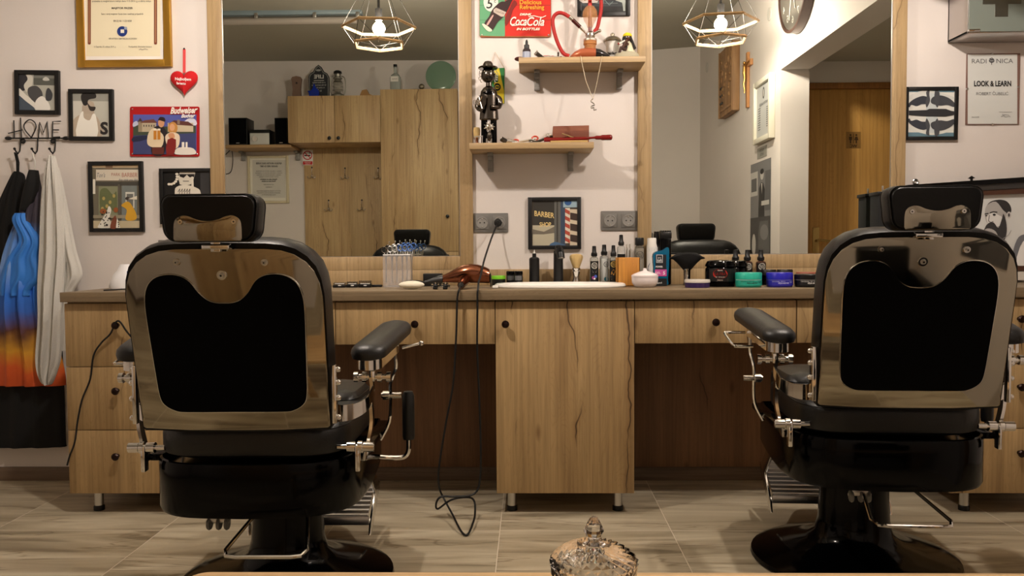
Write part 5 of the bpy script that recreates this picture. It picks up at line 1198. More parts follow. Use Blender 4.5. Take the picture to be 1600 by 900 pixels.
# cord: over the edge, down to the floor, loops, back up over the edge to the plug
ye = -.529
cp = [h1 + d_ * .03 + Vector((0, 0, -.003)), P(717.5, 452, -.527), P(715, 462, ye - .002), P(714, 480, ye), P(712.5, 530, ye), P(708, 600, ye), P(697, 660, ye), P(686, 730, ye), P(686, 760, ye), P(693, 778, ye), P(706, 802, -.60), P(715, 820, -.69), P(722, 832, -.74), P(728, 836, -.76), P(733, 832, -.74), P(738, 820, -.69), P(742, 805, -.60), P(741, 783, ye), P(730, 777, -.535), P(705, 781, -.54), P(684, 795, -.55), P(682, 785, -.56), P(690, 776, -.56), P(712, 776, -.55), P(740, 772, -.54), P(750, 750, ye), P(751, 690, ye), P(748, 600, ye), P(745.5, 540, ye), P(746, 480, ye), P(746, 460, ye - .002), P(747, 450.5, -.525), P(748, 440, -.49), P(751, 431, -.455), P(757, 405, -.33), P(768, 372, -.12), P(776, 352, -.045), P(777.5, 349, -.028)]
MB().tube(smooth_loop(cp, 6, False), .0040, CORD, 8).build('power_cord', t)
ps = P(778, 348, -.012); Rx = Matrix.Rotation(math.radians(90), 3, 'X')
MB().lathe([(.001, 0), (.0175, 0), (.0175, .010), (.011, .020), (.008, .036), (.001, .037)], (ps.x, -.0125, ps.z), BLACK, 20, Rx).build('plug', t)
# cable hooked on the left drawer knob
kp = P(184, 508, YF - .024)
cc = [P(105, 727, -.515), P(109, 712, -.515), P(117, 690, -.515), P(121, 660, -.512), P(128, 625, -.512), P(141, 592, -.512), P(146, 556, -.512), P(158, 536, -.514), P(172, 522, -.52), P(180, 505, -.528), P(185, 501.5, -.53), P(190, 506, -.528), P(198, 518, -.52), P(212, 534, -.515), P(235, 560, -.515)]
o = MB().tube(smooth_loop(cc, 5, False), .0036, CORD, 8).build('loose_cable'); tag(o, 'black cable looped over the top knob of the left drawers', 'cable')
# white towel stack left end
Yw = -.2; x0, x1 = at(172, Yw), at(222, Yw); zz = zt_(190, 413, Yw)
t = thing('paper_towel_pack', 'crumpled white tissue pack behind the left chair', 'tissue pack', ((x0 + x1) / 2, Yw, ZW))
m = MB(); R_ = []
for i, (k, z) in enumerate(((.98, ZW), (1, ZW + .01), (.9, ZW + .035), (.74, ZW + .06), (.5, ZW + .078), (.35, zz))):
    R_.append([Vector(((x0 + x1) / 2 + (x1 - x0) / 2 * k * math.cos(j * math.pi / 12) * (1 + .05 * math.sin(j * 3 + i)), Yw + .05 * k * math.sin(j * math.pi / 12), z)) for j in range(24)])
m.loops(R_, C((232, 232, 234), .6)).build('pack', t)
a = Art(lambda x, y, k: P(x, y, Yw - .051 - .0002 * k)); a.sh((40, 80, 170), [(198, 424), (203, 422), (203, 440), (199, 441)]); a.build('blue_print', t)
o = MB().tube(smooth_loop([P(160, 448, -.38) , P(172, 446.5, -.34), P(186, 443, -.30), P(198, 441, -.262), P(214, 440, -.262)], 5, False), .003, CORD, 6); 
o = MB().tube(smooth_loop([Vector((at(162, -.42), -.42, ZW + .003)), Vector((at(176, -.38), -.38, ZW + .003)), Vector((at(192, -.33), -.33, ZW + .003)), Vector((at(215, -.29), -.29, ZW + .003))], 5, False), .003, CORD, 6).build('short_cable'); tag(o, 'thin black cable lying on the left end of the worktop', 'cable')
# ================================================================== WALL SHELVES AND WHAT STANDS ON THEM
SHW = wood('shelf_oak', (178, 152, 112), (168, 140, 100), (152, 124, 86), 'X', crack=0, seed=4.4)
BRK = mat('grey_bracket', (140, 138, 134), .45)
def shelf(px0, px1, pyt, pyb, dep, brs, label):
    Y = -dep; a = P(px0, pyt, Y); b = P(px1, pyt, Y); z0 = (P(px0, pyt, Y).z + P(px1, pyt, Y).z) / 2; z1 = z0 - (P(px0, pyt, Y).z - P(px0, pyb, Y).z)
    t = thing('wall_shelf', label, 'shelf', ((a.x + b.x) / 2, 0, z1), 'small oak wall shelves')
    MB().box((a.x, Y, z1), (b.x, 0, z0), SHW, .001).build('board', t)
    for px in brs:
        x = P(px, pyb + 15, -.05).x
        m = MB(); m.box((x - .012, -.075, z1 - .012), (x + .012, -.001, z1), BRK, .003); m.box((x - .012, -.022, z1 - .07), (x + .012, -.001, z1 - .008), BRK, .004); m.box((x - .010, -.05, z1 - .03), (x + .010, -.01, z1 - .01), BRK, .003); m.box((x - .0125, -.026, z1 - .078), (x + .0125, -.001, z1 - .068), BRK, .002)
        m.build('bracket', t)
    return z0
zu = shelf(810.5, 1008.5, 88.5, 97.5, .20, (839, 969), 'upper oak shelf holding the hookah and white jar') + .0004
zl = shelf(733, 928, 222.5, 232, .20, (766, 892), 'lower oak shelf holding the metal barber figurine and razors') + .0004
def X2(px, Y, py=90): return P(px, py, Y).x
def S(px, Y, zbase, name, label, cat, group=None): return thing(name, label, cat, (X2(px, Y), Y, zbase), group)
def Zp(py, Y, px=880): return P(px, py, Y).z
def lat(t, part, px, Y, prof, m, zb_, seg=24, sx=1, sy=1):
    """prof in (radius px, height px above the base)"""
    k = (Y - CAM.y) / F
    return MB().lathe([(max(.0004, r * k), zb_ + h * k) for r, h in prof], (X2(px, Y), Y, 0), m, seg, None, sx, sy).build(part, t)
# dropper bottle
Y = -.12; t = S(823, Y, zu, 'dropper_bottle', 'small dark dropper bottle at the left end of the upper shelf', 'bottle')
lat(t, 'body', 823, Y, [(0, 0), (6, 0), (6.4, 1), (6.4, 17), (5, 19), (0, 19)], C((48, 40, 44), .15), zu)
lat(t, 'label', 823, Y, [(6.5, 3), (6.6, 3), (6.6, 14), (6.5, 14)], C((150, 158, 178), .4), zu)
lat(t, 'dropper', 823, Y, [(0, 18.8), (4, 19), (4, 25), (2.2, 26), (2, 30), (1, 33), (0, 33)], BLACK, zu)
# dark red pouch hanging over the end
o = MB().ball((X2(814, -.14) - .006, -.13, zu + .008), 1, C((76, 30, 30), .8), 14, (.022, .03, .008)); tag(o.build('pouch'), 'small dark red pouch at the left tip of the upper shelf', 'pouch')
# old hand clipper lying
Y = -.13; t = S(858, Y, zu, 'hand_clipper', 'old chrome hand clipper lying on the upper shelf left of the hookah', 'clipper'); k = (Y - CAM.y) / F; x0 = X2(846, Y)
m = MB(); R = Matrix.Translation((X2(844, Y), Y, zu + .018)) @ Matrix.Rotation(math.radians(38), 4, 'Y'); m.X = R; m.box((-.020, -.012, -.008), (.020, .012, .008), GUN, .003); m.box((-.026, -.014, -.010), (-.018, .014, .010), CHROME, .001); m.build('head', t)
m = MB(); m.tube(smooth_loop([(X2(849, Y), Y, zu + .012), (X2(856, Y), Y, zu + .012), (X2(866, Y), Y - .01, zu + .010), (X2(878, Y), Y - .012, zu + .008)], 4, False), [.010] * 6 + [.008] * 6 + [.006], CHROME, 10)
m.lathe([(.012, 0), (.016, .003), (.010, .008), (.004, .014), (.0045, .03), (.001, .031)], (X2(872, Y), Y - .01, zu + .002), GUN, 12); m.tube([(X2(852, Y), Y + .02, zu + .006), (X2(879, Y), Y + .028, zu + .006)], .006, CHROME, 8); m.build('handles', t)
# hookah
Y = -.128; xh = X2(922, Y); k = (Y - CAM.y) / F; hx_ = lambda px: X2(px, Y); hz_ = lambda py: zu + (88.5 - py) * k
t = S(922, Y, zu, 'hookah', 'copper and chrome hookah with a red hose on the upper shelf', 'hookah')
BASEC = mat('copper_rock', (176, 98, 66), .3, .35); DARKR = mat('dark_rock', (24, 22, 23), .15)
m = MB(); rings = []
def blobx(x0, x1, prof, mm):
    rr = []
    for u, h, d in prof: 
        x = hx_(x0 + (x1 - x0) * u); rr.append([Vector((x, Y + d * math.cos(a * math.pi / 12), zu + h * k * .5 + h * k * .5 * math.sin(a * math.pi / 12))) for a in range(24)])
    return MB().loops(rr, mm)
blobx(888.5, 930, [(0, .6, .004), (.06, 7, .022), (.22, 13, .036), (.45, 17.5, .044), (.7, 18.5, .046), (1, 18, .044)], BASEC).build('base', t)
blobx(928, 955, [(0, 18.2, .044), (.3, 17, .042), (.6, 12.5, .036), (.85, 8, .026), (.97, 4, .014), (1, .5, .003)], DARKR).build('dark_base_part', t)
add = lambda nm, prof, mm, seg=24: MB().lathe([(r * k, zu + h * k) for r, h in prof], (xh, Y, 0), mm, seg).build(nm, t)
AMB = mat('amber_glass', (214, 150, 92), .05, trans=.7, ior=1.4)
add('amber_neck', [(.01, 16), (9, 16), (9, 22), (10.5, 24), (10, 30), (.01, 30)], AMB)
add('chrome_collar', [(.01, 29), (11, 29), (10.5, 32), (7, 33), (8, 37), (7.5, 41), (4, 44), (.01, 44)], CHROME)
add('stem', [(.01, 44), (2.9, 44), (2.9, 82), (.01, 82)], C((92, 32, 26), .25), 16)
MB().lathe([(4.4 * k, zu + 50 * k), (5, zu + 50 * k)][:1] + [(r * k, zu + h * k) for r, h in ((4.4, 50), (6, 55), (9.6, 61), (11.6, 68), (10.8, 75), (7, 81), (4, 83))], (xh, Y, 0), mat('thin_amber', (226, 160, 100), .05, alpha=.35), 24).build('glass_ball', t)
add('upper_stem', [(.01, 82), (3, 82), (3, 88), (3.6, 89), (3.6, 110), (.01, 110)], C((196, 36, 28), .35), 16)
add('ash_tray', [(.01, 88), (12, 88.5), (16.5, 92), (16.8, 92.8), (.01, 90)], CHROME, 32)
add('clay_bowl', [(.01, 110), (5, 110), (9, 118), (9, 124), (.01, 124)], C((150, 70, 50), .6))
HOSE = mat('red_hose', (164, 26, 22), .5, bump=(900, .6, .002))
hp_ = [(889, 84), (880, 80), (872, 66), (866, 48), (863.5, 32), (866, 23), (873, 18.5), (882, 20.5), (890, 25.5)]
MB().tube(smooth_loop([Vector((hx_(a), Y - .03 + .0002 * i, hz_(b))) for i, (a, b) in enumerate(hp_)], 6, False), 2.9 * k, HOSE, 12).build('hose', t)
m = MB(); q = [Vector((hx_(a), Y - .03 + d, hz_(b))) for a, b, d in ((889, 25, 0), (894, 29, .003), (906, 39.5, .01), (916, 49, .02))]
m.tube(q[:2], 3.1 * k, CHROME, 12); m.build('hose_ring', t); MB().tube(q[1:3], 3.0 * k, C((64, 20, 18), .2), 12).build('hose_grip', t); MB().tube(q[2:], [2.7 * k, 1.3 * k], CHROME, 12).build('mouthpiece', t)
MB().tube(smooth_loop([Vector((hx_(a), Y - .012, hz_(b))) for a, b in ((928, 46), (933, 40), (936, 28), (939, 12), (938, -6), (930, -18))], 6, False), 2.8 * k, HOSE, 12).build('hose', t)
m = MB(); m.cyl((hx_(928), Y - .012, hz_(49)), (hx_(934), Y - .014, hz_(46)), 2.4 * k, CHROME); m.ball((hx_(936.5), Y - .014, hz_(45)), 2.8 * k, CHROME, 12); m.build('valve', t)
# white jar with metal lid
Y = -.046; t = S(957, Y, zu, 'apothecary_jar', 'white porcelain jar with a domed metal lid right of the hookah', 'jar'); k2 = (Y - CAM.y) / F
lat(t, 'body', 957, Y, [(0, 0), (9.6, 0), (10.4, 2), (10.4, 28), (12, 31), (12.4, 34), (0, 34)], mat('jar_white', (226, 224, 218), .15), zu, 32)
lat(t, 'lid', 957, Y, [(0, 33.8), (14, 33.8), (14.3, 35), (12.6, 38), (9, 41), (4, 42.5), (3, 43), (3.2, 46), (1.8, 47.5), (0, 47.5)], mat('aged_metal', (150, 142, 124), .25, .9), zu, 32)
def mpj(u, v, kk): a_ = (u - 957) / 10.4; return Vector((X2(957, Y) + (10.5 * k2 + .0001 * kk) * math.sin(a_), Y - (10.5 * k2 + .0001 * kk) * math.cos(a_), zu + (88.5 - v) * k2))
a = Art(mpj); a.text((34, 32, 30), 'Disinfection', 957, 76, 6.2, width=20, bold=.04); a.build('lettering', t)
# figurine
Y = -.125; t = S(981, Y, zu, 'rasta_figurine', 'small seated figurine with a yellow cap on a stone, right end of the upper shelf', 'figurine'); k3 = (Y - CAM.y) / F
c_ = Vector((X2(979.5, Y), Y, zu)); pt = lambda dx, h, dy=0.: c_ + Vector((dx * k3, dy, h * k3))
SK = C((74, 44, 30), .5); CL = C((206, 200, 172), .8)
rr = []; random.seed(5)
for kz, kr in ((0, 1), (3, 1.03), (7, .97), (10, .86), (12, .6), (12.6, .05)):
    rr.append([pt(18.5 * kr * math.cos(j * math.pi / 12) * (1 + .05 * random.random()), kz + (0 if kz == 0 else random.random() * .8), .032 * kr * math.sin(j * math.pi / 12)) for j in range(24)])
MB().loops(rr, C((164, 158, 136), .9)).build('stone', t)
bd_ = MB(); rr = []
for h, rx, ry, dx in ((11, 8.5, .020, 4), (16, 7.5, .017, 4), (21, 6.2, .014, 3.4), (25, 5, .012, 2.6), (28, 2.4, .008, 2), (30, 2.2, .007, 1.5)):
    rr.append([pt(dx + rx * math.cos(j * math.pi / 8), h, ry * math.sin(j * math.pi / 8)) for j in range(16)])
bd_.loops(rr, CL); bd_.ball(pt(0.5, 33.5, -.004), 5.4 * k3, SK, 14, (1, .95, 1.15)); bd_.tube([pt(1, 24, -.01), pt(-7, 19, -.022), pt(-2, 26, -.03), pt(-1, 29, -.02)], [.0075, .006, .0055, .004], SK, 8)
bd_.tube([pt(-2, 15, -.01), pt(-10, 17, -.02), pt(-12, 10, -.018)], [.010, .008, .006], C((60, 40, 34), .7), 8)
body = bd_.build('figure', t)
m = MB(); m.ball(pt(-1.5, 33.5, -.019), .0022, C((230, 226, 220), .4), 8); m.ball(pt(2, 33.8, -.0195), .0022, C((230, 226, 220), .4), 8); m.ball(pt(.2, 32, -.021), .0028, SK, 8); m.tube([pt(-1.2, 30.6, -.0195), pt(1.6, 30.6, -.0195)], .0012, C((120, 50, 44), .5), 6); m.build('face', body)
m = MB()
for i in range(11):
    a_ = math.radians(-40 + 28 * i); m.tube(smooth_loop([pt(.5 + 4.4 * math.cos(a_), 38, .010 * math.sin(a_)), pt(.5 + 6.8 * math.cos(a_), 32, .017 * math.sin(a_)), pt(2.5 + 8 * math.cos(a_), 24, .018 * math.sin(a_)), pt(4 + 9.5 * math.cos(a_), 15 + (i % 3) * 2, .020 * math.sin(a_))], 3, False), .0034, C((26, 20, 20), .7), 6)
m.build('dreadlocks', body)
m = MB(); m.lathe([(6.9 * k3, 0), (7.2 * k3, 1.4 * k3), (6 * k3, 4 * k3), (3 * k3, 5.8 * k3), (.0004, 6 * k3)], pt(.8, 35.5), C((216, 196, 30), .7), 18); m.build('cap', body)
MB().tube([pt(-4, 28, -.022), pt(-13, 22, -.03)], [.003, .0045], C((214, 206, 196), .6), 8).ball(pt(-14, 22.5, -.03), .004, C((150, 20, 30), .5), 8).build('horn', body)
# necklace hanging over the shelf edge
t = thing('necklace', 'thin silver chain with a small curled pendant hanging from the upper shelf', 'necklace', (P(923, 100, -.205).x, -.205, zu))
m = MB(); YN = -.2045
m.tube([P(907, 87.6, -.19), P(907.8, 88.1, YN), P(909, 97, YN), P(915, 125, YN), P(925, 151, YN), P(926.5, 154, YN)], .0012, mat('pale_chain', (212, 198, 170), .35, .6), 6).tube([P(941, 87.6, -.19), P(940.5, 88.1, YN), P(939, 97, YN), P(933, 128, YN), P(927.5, 151, YN), P(926.5, 154, YN)], .0012, mat('pale_chain', (212, 198, 170), .35, .6), 6); m.build('chain', t)
MB().tube(smooth_loop([P(x, y, YN) for x, y in ((926.5, 154), (923, 158), (927, 161), (929, 164), (924, 166), (924, 169), (928, 168), (928, 172), (932, 171))], 4, False), .0028, CHROME, 6).build('pendant', t)
# pennant
t = thing('pennant', 'green and yellow pennant hanging on a string behind the metal figurine', 'pennant', (P(782, 90, 0).x, -.004, P(780, 82, 0).z))
a = Art(wallmap(-.006)); a.sh((30, 120, 54), [(764, 107), (787, 106), (788, 161.5), (764, 161.5)]); a.sh((222, 200, 40), [(770, 107), (780, 106.5), (787.5, 142), (787.5, 161.5), (768, 160), (772, 132)]); a.sh((24, 96, 52), [(771, 118), (778.5, 117), (778.5, 128), (771, 129)]); a.ell((24, 26, 18), 777, 136, 5.6, 6); a.ell((210, 190, 50), 777, 136, 3.6, 3.2); a.rect((24, 26, 18), 774, 135, 780, 137)
a.build('cloth_print', t)
MB().prism([(764, 107), (788, 106), (788.5, 162), (764, 162)], lambda x, y: P(x, y, -.0055), lambda x, y: P(x, y, -.001), C((30, 110, 50), .8)).build('cloth', t)
MB().tube([P(766, 107, -.004), P(773.5, 81.5, -.006), P(788, 107, -.004)], .0014, C((196, 178, 150), .7), 6).build('string', t)
# metal barber figurine
Y = -.11; k4 = (Y - CAM.y) / F; t = S(763, Y, zl, 'metal_figurine', 'dark metal nuts-and-bolts barber figurine with a hat and small dog on the lower shelf', 'figurine')
cx = X2(763, Y, 160); g = lambda dx, py, dy=0.: Vector((cx + dx * k4, Y + dy, zl + (222 - py) * k4))
body = MB()
for dx in (-6.5, 8): body.tube([g(dx, 222), g(dx, 205), g(dx, 184)], [5.4 * k4, 5.2 * k4, 5 * k4], GLOSSB, 14)
body.lathe([(12 * k4, 0), (15 * k4, 2 * k4), (14 * k4, 14 * k4), (13 * k4, 26 * k4), (13.5 * k4, 38 * k4), (12.5 * k4, 45 * k4), (9 * k4, 50 * k4), (4.6 * k4, 53 * k4), (4.4 * k4, 60 * k4)], g(1, 184), GUN, 24, None, 1, .62)
body.build('body', t)
MB().lathe([(9.8 * k4, 0), (10.5 * k4, 4 * k4), (8 * k4, 10 * k4), (4.6 * k4, 12 * k4)], g(1, 146, -.0), GLOSSB, 24, None, 1.15, .85).build('collar', t)
m = MB(); m.ball(g(0, 114), 1, GUN, 20, (11 * k4, 10 * k4, 12.5 * k4)); hd_ = m.build('head', t)
m = MB(); m.tube([g(-6, 121, -.026), g(-1, 119, -.031), g(4, 121, -.029), g(8, 119, -.024)], .0022, BLACK, 6); m.ball(g(-5, 110, -.026), .0035, CHROME, 8); m.ball(g(5, 110, -.027), .0035, CHROME, 8); m.ball(g(0, 115, -.031), .0042, GUN, 8); m.build('face', hd_)
m = MB()
for s, dx in ((-1, -11), (1, 11)):
    for i in range(5): m.tube([g(dx + s * (i % 2) * 1.6 + (i % 3), 110 + i * 3, -.012 + .004 * i) + Vector((.006 * math.cos(j), 0, .008 * math.sin(j))) for j in range(6)], .0016, CHROME, 5)
m.build('curls', hd_)
m = MB(); m.lathe([(.0004, 0), (14.5 * k4, 0), (15.5 * k4, 1.5 * k4), (14.5 * k4, 3 * k4), (8.2 * k4, 3 * k4), (8 * k4, 7 * k4), (5.5 * k4, 11 * k4), (.0004, 12.5 * k4)], g(0, 104.5), GUN, 28); m.build('hat', t)
m = MB(); m.tube(smooth_loop([g(13, 148), g(17, 152, -.006), g(18, 162, -.012), g(15, 165, -.026), g(4, 165, -.045)], 4, False), [4.6 * k4] * 8 + [3.4 * k4] * 8 + [2.6 * k4], GUN, 12); m.build('arm', t)
m = MB(); m.tube(smooth_loop([g(-11, 148), g(-15, 156, -.01), g(-16, 166, -.02), g(-10, 170, -.042)], 4, False), [4.4 * k4] * 8 + [3.2 * k4] * 4 + [2.4 * k4], GUN, 12); m.build('arm', t)
m = MB(); q0 = g(-9, 168, -.045)
m.tube([q0, g(-14, 150, -.05)], .003, CHROME, 6); m.tube([g(-14.5, 163, -.05), g(-9, 150, -.05)], .0026, CHROME, 6)
for dx in (-17, -20): m.tube([g(dx, 158, -.04) + Vector((.007 * math.cos(j * .8), 0, .010 * math.sin(j * .8))) for j in range(8)], .0018, CHROME, 5, closed=True)
m.loops([[g(-10, 174, -.036), g(-3, 160, -.036), g(-3, 160, -.039), g(-10, 174, -.039)], [g(-12, 147, -.036), g(-2, 148, -.036), g(-2, 148, -.039), g(-12, 147, -.039)]], GUN); m.build('scissors_and_comb', t)
m = MB()   # little dog of nuts held in front
m.ball(g(2, 196, -.045), 1, CHROME, 12, (6.4 * k4, 4 * k4, 5.6 * k4)); m.ball(g(2, 193, -.058), .006, CHROME, 10)
for i in range(9): a_ = i * .7; m.tube([g(2, 196, -.05), g(2 + 8.5 * math.cos(a_), 196 - 7.5 * math.sin(a_), -.052)], [.004, .0012], CHROME, 6)
m.ball(g(2, 210, -.045), 1, GUN, 10, (4 * k4, 4 * k4, 8 * k4))
for dx in (-2, 5): m.tube([g(dx, 214, -.048), g(dx, 221.2, -.05)], .0035, CHROME, 6)
m.build('dog', t)
m = MB(); m.cyl(g(-21, 210.5, -.04), g(-8, 209.5, -.04), .0022, STEEL); 
for dx in (-20, -14.5, -9): m.cyl(g(dx, 210.5, -.04), g(dx, 221.6, -.04), .0018, STEEL)
m.build('little_stool', t)
Ysb = -.075; t = S(745, Ysb, zl, 'shaving_brush', 'old brown-handled shaving brush behind the metal figurine', 'brush'); 
lat(t, 'handle', 744, Ysb, [(0, 0), (4, 0), (4.6, 4), (3, 8), (4.6, 13), (0, 13)], C((120, 70, 40), .3), zl); lat(t, 'bristles', 744, Ysb, [(0, 13), (4.4, 13), (5.6, 24), (4.4, 29), (0, 30)], mat('bristles', (206, 176, 120), .9), zl)
# razors, clippers and wood block on the lower shelf
lx = lambda px, Y: X2(px, Y, 215)
t = S(892, -.06, zl, 'wood_block', 'dark red-brown carved wooden block standing behind the old razors', 'block')
BW_ = wood('carved_red_wood', (146, 88, 54), (120, 62, 38), (90, 40, 24), 'X', crack=1, seed=21, scale=4)
m = MB(); x0, x1 = lx(862, -.07), lx(920, -.07); z1 = zl + 31 * (3.71 / F)
m.prism([(x0, zl), (x1, zl), (x1 + .001, z1), (x0 + .006, z1 - .002)], lambda a, b: Vector((a, -.075, b)), lambda a, b: Vector((a, -.03, b)), BW_, .002); m.build('block', t)
def stick(name, label, cat, pts, r, mt, part='handle', t=None):
    q = [Vector((lx(a, y), y, zl + h)) for a, y, h in pts]
    if t is None: t = thing(name, label, cat, (q[0].x, q[0].y, zl))
    MB().tube(smooth_loop(q, 4, False), r, mt, 12).build(part, t); return t
REDH = mat('red_handle', (118, 16, 16), .2)
t = stick('hand_clipper', 'old hand clipper with a turned red wooden handle sticking out past the lower shelf', 'clipper', [(917, -.15, .021), (926, -.16, .022), (938, -.16, .022), (950, -.16, .0225), (957, -.16, .0225)], [.006] * 3 + [.005] * 3 + [.0085] * 3 + [.0115] * 3 + [.012] * 3 + [.010, .004][:2], REDH)
m = MB(); m.tube([(lx(850, -.15), -.15, zl + .014), (lx(875, -.15), -.15, zl + .016), (lx(917, -.15), -.15, zl + .020)], [.012, .009, .007], REDH, 10); m.build('shaft', t)
t = stick('cut_throat_razor', 'open razor with a dark blade across the tools on the lower shelf', 'razor', [(826, -.13, .006), (840, -.13, .012), (858, -.13, .030), (864, -.13, .032)], .0055, GUN)
m = MB(); m.ball((lx(856, -.135), -.135, zl + .034), .010, CHROME, 10); m.tube([(lx(853, -.135), -.135, zl + .030), (lx(861, -.135), -.135, zl + .040)], .006, CHROME, 8); m.build('head', t)
t = stick('hand_clipper', 'small silver clipper at the left of the razor pile', 'clipper', [(788, -.14, .014), (797, -.14, .012), (808, -.14, .006)], [.012] * 4 + [.009] * 4 + [.005], CHROME)
m = MB(); m.X = Matrix.Translation((lx(787, -.15), -.15, zl + .016)) @ Matrix.Rotation(math.radians(30), 4, 'Y'); m.box((-.014, -.012, -.010), (.014, .012, .010), GUN, .003); m.build('head', t)
t = stick('comb_razor', 'thin steel razor blade lying across the front of the lower shelf', 'razor', [(795, -.17, .004), (830, -.17, .004), (852, -.17, .005)], [.004], STEEL) if False else None
t = thing('folding_razor', 'cream-handled folding razor lying along the front of the lower shelf', 'razor', (lx(890, -.175), -.175, zl))
MB().tube(smooth_loop([(lx(860, -.175), -.175, zl + .004), (lx(880, -.175), -.175, zl + .005), (lx(905, -.175), -.175, zl + .005), (lx(918, -.172), -.172, zl + .005)], 3, False), .0048, C((186, 156, 96), .35), 8).build('handle', t)
MB().box((lx(800, -.178), -.18, zl), (lx(859, -.178), -.165, zl + .0035), STEEL, .0008).build('blade', t)
t = thing('scissors', 'old scissors with orange-red rings lying on the lower shelf', 'scissors', (lx(828, -.1), -.10, zl))
m = MB()
for c1, c2, h in ((806, -.10, .016), (836, -.095, .030)): m.tube([(lx(c1, c2) + .013 * math.cos(j * .6), c2 + .004 * math.sin(j * .6), zl + h + .009 * math.sin(j * .6)) for j in range(10)], .0036, C((190, 60, 34), .3), 8, closed=True)
m.build('rings', t)
m = MB(); m.tube([(lx(810, -.11), -.11, zl + .014), (lx(830, -.11), -.11, zl + .022), (lx(846, -.11), -.11, zl + .010)], [.004, .006, .003], CHROME, 8); m.tube([(lx(836, -.11), -.11, zl + .028), (lx(828, -.11), -.11, zl + .008), (lx(823, -.11), -.11, zl + .003)], [.004, .005, .002], CHROME, 8); m.build('blades', t)
t = thing('tweezers', 'dark tweezers leaning against the wooden block', 'tweezers', (lx(898, -.10), -.10, zl))
m = MB(); 
for dy in (0, .006): m.tube([(lx(872, -.12), -.118 + dy * .2, zl + .024), (lx(890, -.1), -.11 + dy, zl + .034), (lx(902, -.1), -.098 + dy, zl + .030)], .0026, GUN, 6)
m.tube([(lx(878, -.12), -.118, zl + .046), (lx(888, -.12), -.118, zl + .036), (lx(900, -.12), -.122, zl + .024)], .003, C((150, 122, 80), .4), 6); m.build('tweezers', t)

# ================================================================== THE BACK OF THE ROOM (seen in the mirrors)
DF = 7.63 - 3.78 + 2 * YM       # distance bookkeeping: cabinet faces
YFc = -(7.63 + CAM.y) + 2 * YM + .0
YFc = 2 * YM - (7.63 - 3.78)      # face plane Y of the tall units
bx = lambda px, py=200, Y=YFc: M(px, py, Y).x
bz = lambda py, px=520, Y=YFc: M(px, py, Y).z
xa, xb, xw = bx(450), bx(594.5), bx(714.5)
zc0, zc1 = bz(222.5), bz(149.5); zw1 = bz(139, 650)
t = thing('wall_cabinet', 'two-door oak wall cabinet above the coat hooks, seen in the left mirror', 'cabinet', ((xa + xb) / 2, (YFc + YB) / 2, zc0))
MB().box((xa, YB + .001, zc0), (xb - .002, YFc - .019, zc1), BACKOAK, .001).build('carcass', t)
xm = bx(523)
for i, (u, v, kx) in enumerate(((xa, xm - .0015, 515.5), (xm + .0015, xb - .002, 529.5))):
    dd = MB().box((u, YFc - .018, zc0), (v, YFc, zc1), BACKOAK, .0012).build('door', t)
    p = M(kx, 216, YFc); MB().lathe([(.001, 0), (.006, 0), (.005, .012), (.0155, .016), (.016, .024), (.001, .028)], (p.x, YFc, p.z), BLACK, 16, Matrix.Rotation(math.radians(-90), 3, 'X')).build('knob', dd)
t = thing('wardrobe', 'tall oak wardrobe beside the coat hooks, seen in the left mirror', 'wardrobe', ((xb + xw) / 2, (YFc + YB) / 2, 0))
MB().box((xb, YB + .001, 0), (xw, YFc - .019, zw1), BACKOAK, .001).build('carcass', t)
zs1 = bz(393, 690); dd = MB().box((xb + .001, YFc - .018, zs1 + .002), (xw - .001, YFc, zw1 - .001), BACKOAK, .0012).build('door', t)
for par, py in ((dd, 338), (None, 400)):
    if par is None: par = MB().box((xb + .001, YFc - .018, .08), (xw - .001, YFc, zs1 - .002), BACKOAK, .0012).build('door', t)
    p = M(699.6, py, YFc); MB().lathe([(.001, 0), (.006, 0), (.005, .012), (.0155, .016), (.016, .024), (.001, .028)], (p.x, YFc, p.z), BLACK, 16, Matrix.Rotation(math.radians(-90), 3, 'X')).build('knob', par)
# hook panel
YP = YB + .022; xp = M(476, 300, YP).x
t = thing('coat_rack', 'oak wall panel with five double coat hooks, seen in the left mirror', 'panel', ((xp + xb) / 2, YB, .0))
MB().box((xp, YB + .001, 0), (xb - .001, YP, zc0 - .001), BACKOAK, .001).build('board', t)
for px, py in ((488, 275), (539.5, 276), (591, 276), (514, 326), (565.5, 325.5)):
    p = M(px, py, YP); m = MB(); m.box((p.x - .011, YP, p.z - .02), (p.x + .011, YP + .004, p.z + .012), CHROME, .002)
    m.tube(smooth_loop([(p.x, YP + .004, p.z), (p.x + .004, YP + .03, p.z + .01), (p.x + .008, YP + .05, p.z + .045), (p.x + .010, YP + .052, p.z + .07)], 4, False), .005, CHROME, 8); m.ball((p.x + .010, YP + .052, p.z + .074), .008, BLACK, 8)
    for s in (-1, 1): m.tube(smooth_loop([(p.x, YP + .006, p.z - .012), (p.x + .018 * s, YP + .022, p.z - .022), (p.x + .032 * s, YP + .03, p.z - .018), (p.x + .037 * s, YP + .03, p.z - .004)], 4, False), .0045, CHROME, 8)
    m.ball((p.x, YP + .014, p.z), .012, CHROME, 10); m.build('hook', t)
